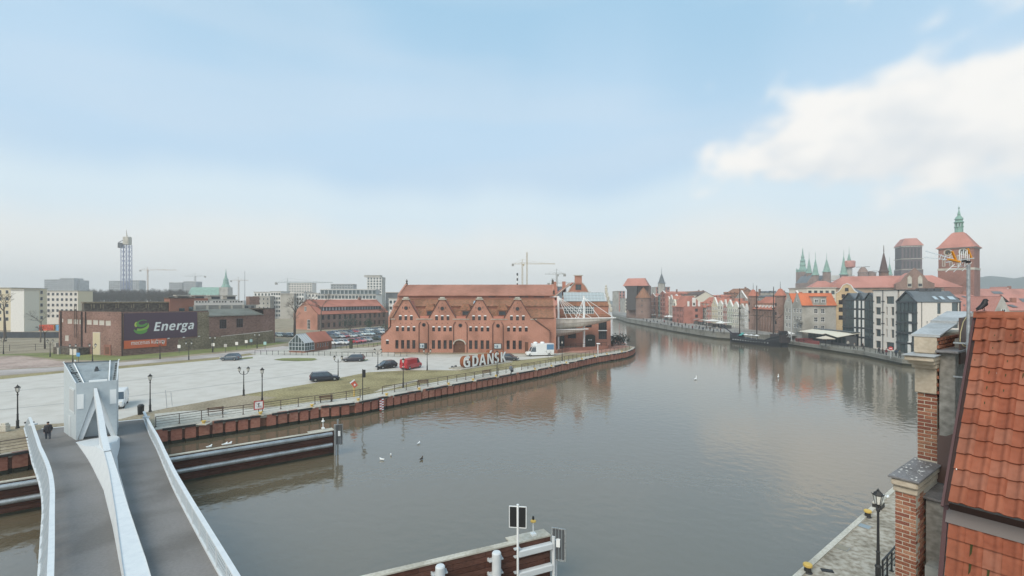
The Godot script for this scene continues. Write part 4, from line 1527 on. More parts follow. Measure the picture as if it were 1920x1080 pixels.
	for k in [[1815,590],[1806,604],[1801,624],[1800,640],[1806,648],[1817,652]]:
		cp.append(pt.call(k[0],k[1],0.15))
	b.path(cp,0.007,5)
	part(mast,"cable",b)

func brick_tone(i: int) -> Material:
	var c0: Color = [C("98614c"),C("a87058"),C("8b5546"),C("b08066")][i]
	return tmat("near_brick_%d" % i,[c0.darkened(0.3),c0,c0.lightened(0.14)],[0.31,0.4,0.27,0.36][i],0.92,0.06,2.2,5,0.1)
# pier of real bricks: front face (headers and stretchers by turns) and the return on its right
func bricks(par: Node3D,t: Transform3D,w: float,rows: int,ret: float,seed_: int) -> void:
	var r2:=RandomNumberGenerator.new()
	r2.seed = 100+seed_
	var ms:={}
	for r in rows:
		var y:=0.037+r*0.075
		var cut: float = 0.115 if r % 2 else 0.225
		for k in 2:
			var x0: float = 0.0 if k==0 else cut
			var x1: float = cut if k==0 else w
			var dep: float = 0.22 if r % 2 else 0.11
			var m:=r2.randi() % 4
			var key:="%d %.2f %.2f" % [m,x1 - x0,dep]
			if not ms.has(key):
				var b:=MB.new(brick_tone(m))
				b.cham(Vector3.ZERO,Vector3(x1 - x0 - 0.016,0.059,dep),0.004)
				ms[key] = b.mesh()
			part(par,"brick",ms[key],t*at((x0+x1)/2+(r2.randf() - 0.5)*0.004,y,-dep/2+0.005+r2.randf()*0.006)*Transform3D(Basis(Vector3.UP,(r2.randf() - 0.5)*0.02),Vector3.ZERO))
		# the return
		var z:=-(0.22 if r % 2 else 0.11)
		while z>-ret:
			var l:=0.24
			var m:=r2.randi() % 4
			var key:="s%d" % m
			if not ms.has(key):
				var b:=MB.new(brick_tone(m))
				b.cham(Vector3.ZERO,Vector3(0.1,0.059,l - 0.016),0.004)
				ms[key] = b.mesh()
			part(par,"brick",ms[key],t*at(w - 0.05+r2.randf()*0.006,y,z - l/2))
			z-=l

# ---------------------------------------------------------------- bodies: tapered capsules joined smoothly,meshed as surface nets
func blob(b: MB,bones: Array,cell: float,k: float) -> void:
	var lo:=Vector3(1e9,1e9,1e9)
	var hi:=-lo
	for q in bones:
		var r:=maxf(q[2],q[3])+cell*2.0
		lo = lo.min(q[0] - Vector3.ONE*r).min(q[1] - Vector3.ONE*r)
		hi = hi.max(q[0]+Vector3.ONE*r).max(q[1]+Vector3.ONE*r)
	var nx:=int((hi.x - lo.x)/cell)+2
	var ny:=int((hi.y - lo.y)/cell)+2
	var nz:=int((hi.z - lo.z)/cell)+2
	var f:=PackedFloat32Array()
	f.resize(nx*ny*nz)
	for q in bones:
		var a: Vector3 = q[0]
		var ab: Vector3 = q[1] - a
		var l2:=maxf(ab.length_squared(),1e-8)
		var r:=maxf(q[2],q[3])+cell*1.9
		var p0:=(a.min(q[1]) - Vector3.ONE*r - lo)/cell
		var p1:=(a.max(q[1])+Vector3.ONE*r - lo)/cell
		for z in range(maxi(0,int(p0.z)),mini(nz,int(p1.z)+1)):
			for y in range(maxi(0,int(p0.y)),mini(ny,int(p1.y)+1)):
				for x in range(maxi(0,int(p0.x)),mini(nx,int(p1.x)+1)):
					var p:=lo+Vector3(x,y,z)*cell
					var t:=clampf((p - a).dot(ab)/l2,0.0,1.0)
					var d:=(p - a - ab*t).length() - lerpf(q[2],q[3],t)
					f[(z*ny+y)*nx+x]+=exp(-minf(d,1.0)*k)
	var vid:={}
	var vs:=PackedVector3Array()
	for i in f.size():
		f[i] = -log(maxf(f[i],1e-9))/k
	var at_:=func(x: int,y: int,z: int) -> float: return f[(clampi(z,0,nz - 1)*ny+clampi(y,0,ny - 1))*nx+clampi(x,0,nx - 1)]
	var ns:=PackedVector3Array()
	for z in nz - 1:
		for y in ny - 1:
			for x in nx - 1:
				var o:=(z*ny+y)*nx+x
				var c:=[f[o],f[o+1],f[o+nx],f[o+nx+1],f[o+nx*ny],f[o+nx*ny+1],f[o+nx*ny+nx],f[o+nx*ny+nx+1]]
				var m:=0
				for i in 8:
					if c[i]<0.0:
						m |= 1 << i
				if m==0 or m==255:
					continue
				var s:=Vector3.ZERO
				var n:=0
				for e in [[0,1],[2,3],[4,5],[6,7],[0,2],[1,3],[4,6],[5,7],[0,4],[1,5],[2,6],[3,7]]:
					var u: int = e[0]
					var w: int = e[1]
					if (c[u]<0.0) != (c[w]<0.0):
						var t: float = c[u]/(c[u] - c[w])
						var pu:=Vector3(u & 1,(u >> 1) & 1,u >> 2)
						var pw:=Vector3(w & 1,(w >> 1) & 1,w >> 2)
						s+=pu.lerp(pw,t)
						n+=1
				vid[o] = vs.size()
				vs.append(lo+(Vector3(x,y,z)+s/n)*cell)
				ns.append(Vector3(c[1]+c[3]+c[5]+c[7] - c[0] - c[2] - c[4] - c[6],c[2]+c[3]+c[6]+c[7] - c[0] - c[1] - c[4] - c[5],c[4]+c[5]+c[6]+c[7] - c[0] - c[1] - c[2] - c[3]).normalized())
	var st:=[1,nx,nx*ny]
	for o in vid:
		for ax in 3:
			var u: int = st[(ax+1) % 3]
			var w: int = st[(ax+2) % 3]
			if not (vid.has(o - u) and vid.has(o - w) and vid.has(o - u - w)):
				continue
			var f0: float = f[o]
			var f1: float = f[o+st[ax]]
			if (f0<0.0)==(f1<0.0):
				continue
			var i0: int = vid[o - u - w]
			var i1: int = vid[o - w]
			var i2: int = vid[o]
			var i3: int = vid[o - u]
			if f0<0.0:
				b.quadn(vs[i0],vs[i1],vs[i2],vs[i3],ns[i0],ns[i1],ns[i2],ns[i3])
			else:
				b.quadn(vs[i3],vs[i2],vs[i1],vs[i0],ns[i3],ns[i2],ns[i1],ns[i0])

# a walker,facing +z; step is how far the feet are apart
func person(label: String,t: Transform3D,jacket: Material,trousers: Material,hair: Material,step:=0.3,cap:=true,fine:=true,group:="",bag:=false) -> Node3D:
	var th:=thing("person",label,"person",t,group)
	var skin:=pmat("c49a83",0.7)
	var hipL:=Vector3(0.1,0.92,0)
	var hipR:=Vector3(-0.1,0.92,0)
	var knL:=Vector3(0.11,0.5,0.08+step*0.35)
	var knR:=Vector3(-0.11,0.49,0.06 - step*0.2)
	var anL:=Vector3(0.11,0.09,step*0.5)
	var anR:=Vector3(-0.11,0.1,-step*0.6)
	var neck:=Vector3(0,1.47,0.0)
	var shL:=Vector3(0.19,1.4,0)
	var shR:=Vector3(-0.19,1.4,0)
	var elL:=Vector3(0.27,1.12,-0.06 - step*0.15)
	var elR:=Vector3(-0.27,1.12,-0.02+step*0.1)
	var wrL:=Vector3(0.27,0.88,0.02 - step*0.2)
	var wrR:=Vector3(-0.26,0.88,0.1+step*0.25)
	var c:=0.026 if fine else 0.045
	var b:=MB.new(skin)
	var bones:=[[hipL,hipR,0.11,0.11],[Vector3(0,0.95,0),Vector3(0,1.32,0),0.12,0.13],[shL,shR,0.06,0.06],[Vector3(0,1.38,0),neck,0.08,0.055],[neck,Vector3(0,1.6,0.02),0.055,0.06],[hipL,knL,0.085,0.06],[knL,anL,0.055,0.04],[hipR,knR,0.085,0.06],[knR,anR,0.055,0.04],[shL,elL,0.05,0.042],[elL,wrL,0.04,0.03],[shR,elR,0.05,0.042],[elR,wrR,0.04,0.03],[Vector3(0,1.64,0.02),Vector3(0,1.68,0.0),0.085,0.09]]
	blob(b,bones,c,40.0)
	if fine:
		# head with brow,nose,chin and ears; hands with five fingers
		blob(b,[[Vector3(0,1.66,-0.01),Vector3(0,1.7,-0.01),0.086,0.088],[Vector3(0,1.59,0.05),Vector3(0,1.62,0.04),0.045,0.06],[Vector3(0,1.665,0.085),Vector3(0,1.635,0.1),0.01,0.016],[Vector3(0.085,1.64,-0.01),Vector3(0.09,1.67,-0.015),0.012,0.014],[Vector3(-0.085,1.64,-0.01),Vector3(-0.09,1.67,-0.015),0.012,0.014],[Vector3(-0.05,1.68,0.07),Vector3(0.05,1.68,0.07),0.015,0.015]],0.011,90.0)
		for s in 2:
			var w: Vector3 = wrL if s==0 else wrR
			var sx:=1.0 if s==0 else -1.0
			var hb:=[[w,w+Vector3(0,-0.08,0.01),0.028,0.03],[w+Vector3(0,-0.02,0.03),w+Vector3(-0.012*sx,-0.085,0.06),0.012,0.009]]
			for q in 4:
				var r:=w+Vector3(0,-0.09,0.033 - q*0.021)
				var l: float = [0.062,0.07,0.066,0.05][q]
				hb.append([r,r+Vector3(-0.008*sx,-l*0.55,0.0),0.0095,0.009])
				hb.append([r+Vector3(-0.008*sx,-l*0.55,0.0),r+Vector3(-0.025*sx,-l,0.0),0.009,0.0078])
			blob(b,hb,0.0065,160.0)
		var eb:=MB.new(M.black)
		for s in [-1,1]:
			eb.ball(Vector3(0.033*s,1.665,0.073),Vector3(0.01,0.007,0.006),6,4)
		part(th,"eyes",eb)
		var mb:=MB.new(pmat("8f5b4d",0.7))
		mb.box(Vector3(0,1.598,0.094),Vector3(0.045,0.008,0.008))
		part(th,"mouth",mb)
	part(th,"body",b)
	b = MB.new(jacket)
	blob(b,[[Vector3(0,0.86,0),Vector3(0,1.34,0),0.185,0.165],[Vector3(-0.09,0.9,0),Vector3(0.09,0.9,0),0.13,0.13],[Vector3(0.1,1.36,0),Vector3(-0.1,1.36,0),0.1,0.1],[shL,elL,0.085,0.07],[elL,elL.lerp(wrL,0.93),0.068,0.055],[shR,elR,0.085,0.07],[elR,elR.lerp(wrR,0.93),0.068,0.055],[Vector3(0,1.4,0),Vector3(0,1.5,0),0.1,0.07]],c,34.0)
	part(th,"jacket",b)
	b = MB.new(trousers)
	blob(b,[[hipL,knL,0.115,0.085],[knL,anL,0.08,0.065],[hipR,knR,0.115,0.085],[knR,anR,0.08,0.065],[hipL,hipR,0.12,0.12]],c,40.0)
	part(th,"trousers",b)
	for s in 2:
		var a: Vector3 = anL if s==0 else anR
		b = MB.new(M.black)
		blob(b,[[a+Vector3(0,-0.045,-0.05),a+Vector3(0,-0.05,0.15),0.048,0.042],[a,a+Vector3(0,-0.04,0),0.05,0.05]],c*0.8,50.0)
		part(th,"shoe",b)
	b = MB.new(hair)
	b.ball(Vector3(0,1.705,-0.012),Vector3(0.104,0.085,0.112),12,8)
	if cap:
		b.cham(Vector3(0,1.7,0.11),Vector3(0.14,0.02,0.1),0.006)
	part(th,"cap" if cap else "hair",b)
	if bag:
		b = MB.new(M.black)
		b.cham(Vector3(-0.3,0.62,0.1),Vector3(0.12,0.36,0.34),0.04)
		b.bar(Vector3(-0.28,0.8,0.02),Vector3(-0.26,0.88,0.1),0.02)
		b.bar(Vector3(-0.28,0.8,0.2),Vector3(-0.26,0.88,0.1),0.02)
		part(th,"bag",b)
	return th
func facing(p: Vector3,dx: float,dd: float) -> Transform3D:
	var z:=Vector3(dx,0,-dd).normalized()
	return Transform3D(Basis(Vector3.UP.cross(z),Vector3.UP,z),p)

# ---------------------------------------------------------------- lamps,benches,signs
func lantern(b: MB,c: Vector3,s:=1.0) -> void:
	b.use(M.iron)
	b.lathe(P2([0.05*s,0.0,0.12*s,0.05*s,0.14*s,0.08*s]),6,at(c.x,c.y,c.z),false)
	b.use(M.lampw)
	b.lathe(P2([0.115*s,0.08*s,0.2*s,0.5*s]),6,at(c.x,c.y,c.z),false)
	b.use(M.iron)
	for i in 6:
		var g:=TAU*i/6.0
		var e:=Vector3(sin(g),0,cos(g))
		b.bar(c+e*0.12*s+Vector3(0,0.08*s,0),c+e*0.205*s+Vector3(0,0.5*s,0),0.022*s)
		b.bar(c+e*0.2*s+Vector3(0,0.5*s,0),c+e*0.27*s+Vector3(0,0.58*s,0),0.03*s)
	b.lathe(P2([0.22*s,0.5*s,0.24*s,0.53*s,0.1*s,0.7*s,0.06*s,0.72*s,0.06*s,0.77*s,0.02*s,0.8*s,0.0,0.88*s]),6,at(c.x,c.y,c.z),false)
func lamp_post(b: MB,h: float) -> void:
	b.lathe(P2([0.17,0.0,0.17,0.12,0.12,0.2,0.12,0.7,0.15,0.76,0.09,0.85,0.075,1.4,0.1,1.46,0.065,1.52,0.05,h - 0.35,0.085,h - 0.3,0.085,h - 0.22,0.05,h - 0.15,0.06,h]),10)
func plaza_things() -> void:
	var H1:=thing("street_lamp","black single lantern lamp left of the white bridge","street lamp",Transform3D(),"black single lantern lamps")
	var b:=MB.new(M.iron)
	lamp_post(b,3.75)
	part(H1,"post",b)
	b = MB.new(M.iron)
	lantern(b,Vector3(0,3.72,0))
	part(H1,"lantern",b)
	H1.position = G(33,803)
	copy(H1,at(0,0,0).translated(G(281.5,772)),"black single lantern lamp beside the bridge landing's right rail")
	copy(H1,at(0,0,0).translated(G(491.5,768)+Vector3(0,0.6,0)),"black single lantern lamp on the lawn behind the anchor prohibition board")
	copy(H1,at(0,0,0).translated(G(756,727)),"black single lantern lamp in front of the red van")
	copy(H1,at(0,0,0).translated(G(932,706)),"black single lantern lamp in front of the big letters")
	copy(H1,Transform3D(Basis(),GB(1646.5,1091)),"black single lantern lamp on the near quay by the brick pier")
	copy(H1,at(0,0,0).translated(G(1054,677)),"thin black lamp at the right end of the lawn by the white van")
	# extra height of the tall ones
	var D1:=thing("double_lamp","black twin lantern lamp at the lawn edge left of the dark estate car","street lamp",at(0,0,0).translated(G(457,742)),"black twin lantern lamps")
	b = MB.new(M.iron)
	lamp_post(b,3.4)
	b.use(M.iron)
	for s in [-1,1]:
		var p:=PackedVector3Array()
		for i in 7:
			var f:=i/6.0
			p.append(Vector3(s*0.62*sin(f*PI/2),2.95+0.42*(1 - cos(f*PI/2)) - 0.0,0))
		b.path(p,0.035,6)
	b.tube(Vector3(0,3.4,0),Vector3(0,3.6,0),0.03,0.01)
	part(D1,"post",b)
	for s in [-1,1]:
		b = MB.new(M.iron)
		lantern(b,Vector3.ZERO,0.9)
		part(D1,"lantern",b,at(s*0.62,3.35,0))
	for k in [[634,712.5,"at the front of the dark blue estate car"],[708.5,693.5,"beside the small black hatchback"],[801,694.5,"right of the red van"],[300,673,"below the orange strip of the billboard"],[354,674.5,"in front of the billboard's right end"],[173.5,680,"behind the bridge tower by the pale door"],[136.5,681,"left behind the bridge tower by the white box"],[94,669,"at the fence left of the old brick works"],[6.5,664,"at the left border on the grass"],[398.5,660.5,"by the old works with a white notice"],[482,653,"near the glass kiosk's left"]]:
		copy(D1,at(0,0,0).translated(G(k[0],k[1])),"black twin lantern lamp "+k[2])
	# black box on a tall post on the lawn
	var bp:=thing("speaker_post","tall dark post with a black box on the lawn","post",at(0,0,0).translated(G(680,751.5)))
	b = MB.new(M.iron)
	b.tube(Vector3.ZERO,Vector3(0,4.2,0),0.06,0.05)
	part(bp,"pole",b)
	b = MB.new(M.black)
	b.cham(Vector3(0.16,3.6,0),Vector3(0.38,1.0,0.3),0.03)
	part(bp,"box",b)
	# benches on the promenade
	var bench:=thing("bench","dark slatted bench on the promenade nearest the bridge","bench",facing(G(404,778),0.55,-0.83),"dark benches on the promenade")
	for k in 3:
		b = MB.new(M.wood)
		b.box(Vector3(0,0.44,-0.14+k*0.14),Vector3(1.7,0.04,0.11))
		part(bench,"seat_slat",b)
	for k in 2:
		b = MB.new(M.wood)
		b.box(Vector3(0,0.62+k*0.16,-0.26 - k*0.03),Vector3(1.7,0.11,0.035))
		part(bench,"back_slat",b)
	for s in [-1,1]:
		b = MB.new(M.iron)
		b.box(Vector3(s*0.7,0.21,0.12),Vector3(0.06,0.42,0.06))
		b.bar(Vector3(s*0.7,0.0,-0.18),Vector3(s*0.7,0.86,-0.3),0.06)
		b.box(Vector3(s*0.7,0.41,0),Vector3(0.06,0.05,0.42))
		part(bench,"leg",b)
	for k in [[612,754,"behind the railing left of the red marker sign"],[794,722.5,"below the lawn right of the gap in the railing"],[913,703.5,"in front of the big letters"]]:
		copy(bench,facing(G(k[0],k[1]),0.55,-0.83),"dark slatted bench "+k[2])
	# litter bin,stakes,block
	b = MB.new(M.black)
	b.lathe(P2([0.0,0.0,0.3,0.0,0.33,0.95,0.36,1.0,0.2,1.18,0.0,1.2]),12)
	solo("litter_bin",b,"black litter bin at the bridge landing's right rail","litter bin",at(0,0,0).translated(G(264,777)))
	b = MB.new(M.pale)
	b.cham(Vector3(0,0.35,0),Vector3(0.7,0.7,0.5),0.05)
	b.cham(Vector3(0,0.78,0),Vector3(0.5,0.2,0.4),0.04)
	solo("stone_block",b,"pale stone block on the pavement at the far left","block",at(0,0,0).translated(G(9,809)))
	for i in 2:
		b = MB.new(M.lgrey)
		b.bar(Vector3.ZERO,Vector3(-0.18,2.2 if i==0 else 1.7,0),0.07)
		b.box(Vector3(-0.12,1.5,0.0),Vector3(0.16,0.06,0.1))
		solo("leaning_stake",b,["taller","shorter"][i]+" leaning grey stake on the plaza edge right of the bridge","stake",at(0,0,0).translated(G([313,323][i],[765,761][i])))
	# gate arch of the left rail's end: a coiled hose in the picture
	b = MB.new(M.iron)
	b.bar(Vector3(-0.3,0,0),Vector3(-0.2,0.5,0),0.06)
	b.bar(Vector3(0.3,0,0),Vector3(0.25,0.55,0),0.06)
	b.box(Vector3(0,0.55,0),Vector3(0.8,0.14,0.3))
	solo("barrier",b,"small dark barrier at the far end of the left handrail","barrier",at(0,0,0).translated(G(55,802)))
	# signs
	var sg:=thing("prohibition_sign","white square no anchoring board with red border on the quay railing","sign",facing(G(485,776),0.53,-0.85))
	b = MB.new(M.whitep)
	b.box(Vector3(0,1.05,0.08),Vector3(1.0,1.0,0.04))
	part(sg,"board",b)
	b = MB.new(M.red)
	for s in [-1,1]:
		b.box(Vector3(s*0.46,1.05,0.104),Vector3(0.1,1.02,0.012))
		b.box(Vector3(0,1.05+s*0.46,0.106),Vector3(0.82,0.1,0.012))
	b.bar(Vector3(-0.4,1.45,0.112),Vector3(0.4,0.65,0.112),0.09,0.008)
	part(sg,"red_border",b)
	b = MB.new(M.black)
	b.box(Vector3(0,1.05,0.103),Vector3(0.07,0.5,0.008))
	b.box(Vector3(0,1.2,0.105),Vector3(0.26,0.06,0.008))
	for i in 6:
		var g0:=PI+PI*i/6.0
		var g1:=PI+PI*(i+1)/6.0
		b.bar(Vector3(cos(g0)*0.24,1.02+sin(g0)*0.22,0.107),Vector3(cos(g1)*0.24,1.02+sin(g1)*0.22,0.107),0.07,0.008)
	part(sg,"anchor_symbol",b)
	b = MB.new(M.iron)
	b.box(Vector3(0,0.5,0),Vector3(0.08,1.0,0.08))
	part(sg,"post",b)
	sg = thing("marker_sign","red and white tilted marker board on a pale post by the railing","sign",facing(G(664,744),0.53,-0.85))
	b = MB.new(M.yellow)
	b.tube(Vector3.ZERO,Vector3(0,1.4,0),0.09,0.08)
	part(sg,"post",b)
	b = MB.new(pmat("cd5d45",0.6))
	b.box(Vector3(0,1.75,0.1),Vector3(0.62,0.85,0.04),at(0,1.75,0)*Transform3D(Basis(Vector3.BACK,0.6),Vector3.ZERO)*at(0,-1.75,0))
	part(sg,"board",b)
	b = MB.new(M.whitep)
	b.box(Vector3(-0.28,2.15,0.12),Vector3(0.75,0.18,0.05),at(-0.28,2.15,0)*Transform3D(Basis(Vector3.BACK,0.6),Vector3.ZERO)*at(0.28,-2.15,0))
	b.box(Vector3(0.05,1.66,0.13),Vector3(0.3,0.1,0.03))
	b.box(Vector3(0.05,1.66,0.135),Vector3(0.1,0.34,0.03))
	part(sg,"white_mark",b)
	var staff:=MB.new(M.whitep)
	for i in 9:
		staff.use(M.whitep if i % 2 else M.red)
		staff.mm(Vector3(-0.32,0.1+i*0.17,0.06),Vector3(0.0,0.27+i*0.17,0.09))
		staff.use(M.red if i % 2 else M.whitep)
		staff.mm(Vector3(0.0,0.1+i*0.17,0.06),Vector3(0.32,0.27+i*0.17,0.09))
	var gp:=G(715,747)
	solo("tide_staff",staff,"red and white checked tide staff on the sheet piles","gauge",Transform3D(fr(quay_edge[6],quay_edge[7]).basis,Vector3(gp.x,0,gp.z)))
	# letters of the city's name on their platform
	var a:=G(868,692.5)
	var e:=G(953,679.5)
	var t:=fr(a,e)
	var name_sign:=thing("letter_sign","large rust and white letters spelling the city name on a low platform","sign",t)
	b = MB.new(M.beige)
	b.cham(Vector3(6.2,0.09,-0.9),Vector3(15.0,0.18,3.4),0.04)
	part(name_sign,"platform",b)
	var font:=SystemFont.new()
	font.font_names = PackedStringArray(["Droid Sans"])
	font.font_weight = 700
	var x:=0.0
	var word:="GDAŃSK"
	for i in word.length():
		var adv: float = [2.3,2.15,2.1,2.25,1.75,1.8][i]
		for s in 2:
			var tm:=TextMesh.new()
			tm.text = word[i]
			tm.font = font
			tm.font_size = 128
			tm.pixel_size = 2.8/128.0*1.05
			tm.depth = 1.0 if s==0 else 0.06
			tm.curve_step = 1.0
			tm.horizontal_alignment = HORIZONTAL_ALIGNMENT_LEFT
			tm.vertical_alignment = VERTICAL_ALIGNMENT_BOTTOM
			tm.material = M.rust if s==0 else M.whitep
			var q:=part(name_sign,"letter" if s==0 else "letter_face",tm,at(x,0.18 - 0.62,-0.55 if s==0 else -0.01))
		x+=adv
	# chain fence of thin posts before the hall
	for k in [[[478,664.5],[560,665.5],[640,667.5],[705,668.5]],[[600,653],[640,653.5],[700,650],[716,648]],[[716,667.7],[770,668.2]]]:
		var pts:=[]
		for p in k:
			pts.append(G(p[0],p[1]))
		railing("chain_fence",["thin dark post and chain fence along the plaza by the kiosk","thin dark post fence at the car park's grass","short post and chain fence at the hall's left corner"][[478,600,716].find(int(k[0][0]))],pts,1.5,1.0,M.iron,[0.9])
	# dark stele at the car park
	b = MB.new(pmat("3e4233",0.8))
	b.cham(Vector3(0,1.35,0),Vector3(0.8,2.7,0.5),0.05)
	solo("advertising_stele",b,"dark green upright stele by the car park","stele",at(0,0,0).translated(G(658,653.5)))
	# small notices on posts before the old works
	for k in [[400,659,"ece9e2","white notice below a twin lamp before the old works"],[444,656.5,"e6e3dd","pale upright notice on a post before the old works"],[423,661,"b3b0a8","grey post notice near the grey coupe"],[462,652.5,"ebe8e2","white double notice on the grass before the old works"],[471,650.5,"8fb0b4","pale blue notice on the grass before the old works"],[497,656,"9fc4bd","turquoise notice left of the glass kiosk"],[147,680.5,"5f9fd0","small blue parking sign behind the bridge tower"],[336,663,"eceae6","small white pillar at the billboard wall"]]:
		var th:=thing("notice_post",k[3],"sign",at(0,0,0).translated(G(k[0],k[1])))
		b = MB.new(M.dgrey)
		b.box(Vector3(0,0.9,0),Vector3(0.07,1.8,0.07))
		part(th,"post",b)
		b = MB.new(pmat(k[2],0.7))
		b.cham(Vector3(0,1.75,0.06),Vector3(0.75,0.8,0.06),0.02)
		part(th,"board",b)
	for k in [[848,690.3,"left"],[854.3,689,"right"]]:
		b = MB.new(M.dgrey)
		b.lathe(P2([0.0,0.0,0.26,0.0,0.3,0.18,0.22,0.4,0.0,0.45]),10)
		solo("stone_ball",b,k[2]+" one of two dark stone bollards left of the big letters","bollard",at(0,0,0).translated(G(k[0],k[1])))
	person("person in a dark coat and cap walking over the bridge away from view",facing(G(90,826,1.8),-0.75,0.66),pmat("3d3a3e",0.9),pmat("4a4f57",0.9),pmat("2a2a2c",0.9),0.34)
	person("person in a grey jacket walking on the promenade carrying a dark bag",facing(G(958,702),0.6,0.7),pmat("6a7078",0.9),pmat("34363c",0.9),pmat("3c3028",0.9),0.4,false,true,"",true)
	# glass fronted kiosk
	var Cc:=Vector3(-51.7,Q,-119.7)
	var lx:=Vector3(0.954,0,0.3)
	var kt:=fr(Cc - lx*4.8,Cc)
	var ki:=thing("kiosk","glass gabled kiosk with red roofed brick rear on the plaza","kiosk",kt)
	b = MB.new(M.brick2)
	b.mm(Vector3(0,0,-3.4),Vector3(4.8,0.45,0))
	var holes:=[]
	for i in 5:
		holes.append(Rect2(4.6+i*0.95,0.9,0.42,1.0))
	fac(ki,b,RS(4.8),PackedVector2Array([Vector2(3.4,0),Vector2(10.2,0),Vector2(10.2,2.4),Vector2(3.4,2.4)]),holes,W.plain,0.12)
	b.mm(Vector3(0,0,-10.2),Vector3(4.6,2.4,-3.5))
	b.prism(P2([0,2.4,4.8,2.4,2.4,4.5]),at(0,0,0),-3.4,-10.2)
	b.use(M.wood)
	b.mm(Vector3(4.8,0,-9.8),Vector3(4.83,2.0,-8.9))
	part(ki,"wall",b)
	b = MB.new(M.tile)
	roof_z(b,at(0,0,0),-0.3,5.1,2.3,4.75,-3.3,-10.5)
	part(ki,"roof",b)
	b = MB.new(M.glassd)
	b.mm(Vector3(0.06,0.45,-3.3),Vector3(4.74,2.35,-0.06))
	b.prism(P2([0.06,2.35,4.74,2.35,2.4,4.4]),at(0,0,0),-0.06,-3.3)
	part(ki,"glazing",b)
	b = MB.new(M.steelg)
	for x2 in [0.0,0.96,1.92,2.88,3.84,4.8]:
		b.bar(Vector3(x2,0.45,0),Vector3(x2,2.4+minf(x2,4.8 - x2)*0.85,0),0.09)
	for y in [0.5,1.5,2.4]:
		b.bar(Vector3(0,y,0),Vector3(4.8,y,0),0.09)
		b.bar(Vector3(4.8,y,0),Vector3(4.8,y,-3.4),0.09)
	for i in 5:
		b.bar(Vector3(4.8,0.45,-i*0.85),Vector3(4.8,2.4,-i*0.85),0.07)
		b.bar(Vector3(4.85,2.4,-i*0.85),Vector3(2.4,4.55,-i*0.85),0.08)
		b.bar(Vector3(-0.05,2.4,-i*0.85),Vector3(2.4,4.55,-i*0.85),0.08)
	b.bar(Vector3(2.4,4.55,0),Vector3(2.4,4.55,-3.4),0.1)
	part(ki,"frame",b)
	b = MB.new(M.lgrey)
	slab(b,Vector3(4.83,2.42,0),Vector3(4.83,2.42,-3.35),Vector3(2.4,4.5,-3.35),Vector3(2.4,4.5,0),0.03)
	part(ki,"glass_roof",b)

# ---------------------------------------------------------------- vehicles,front towards +x
func wheel(par: Node3D,p: Vector3,r: float) -> void:
	var b:=MB.new(pmat("17181a",0.9))
	b.lathe(P2([r*0.6,-0.1,r*0.93,-0.1,r,-0.07,r,0.07,r*0.93,0.1,r*0.6,0.1]),16,Transform3D(Basis(Vector3.RIGHT,Vector3(0,0,1),Vector3.DOWN),p))
	var w:=part(par,"wheel",b)
	b = MB.new(M.galv)
	for s in [-1.0,1.0]:
		b.lathe(P2([r*0.62,0.0,r*0.5,0.035,0.0,0.03]) if s>0 else P2([0.0,-0.03,r*0.5,-0.035,r*0.62,0.0]),12,Transform3D(Basis(Vector3.RIGHT,Vector3(0,0,1),Vector3.DOWN),p+Vector3(0,0,s*0.07)))
	part(w,"rim",b)
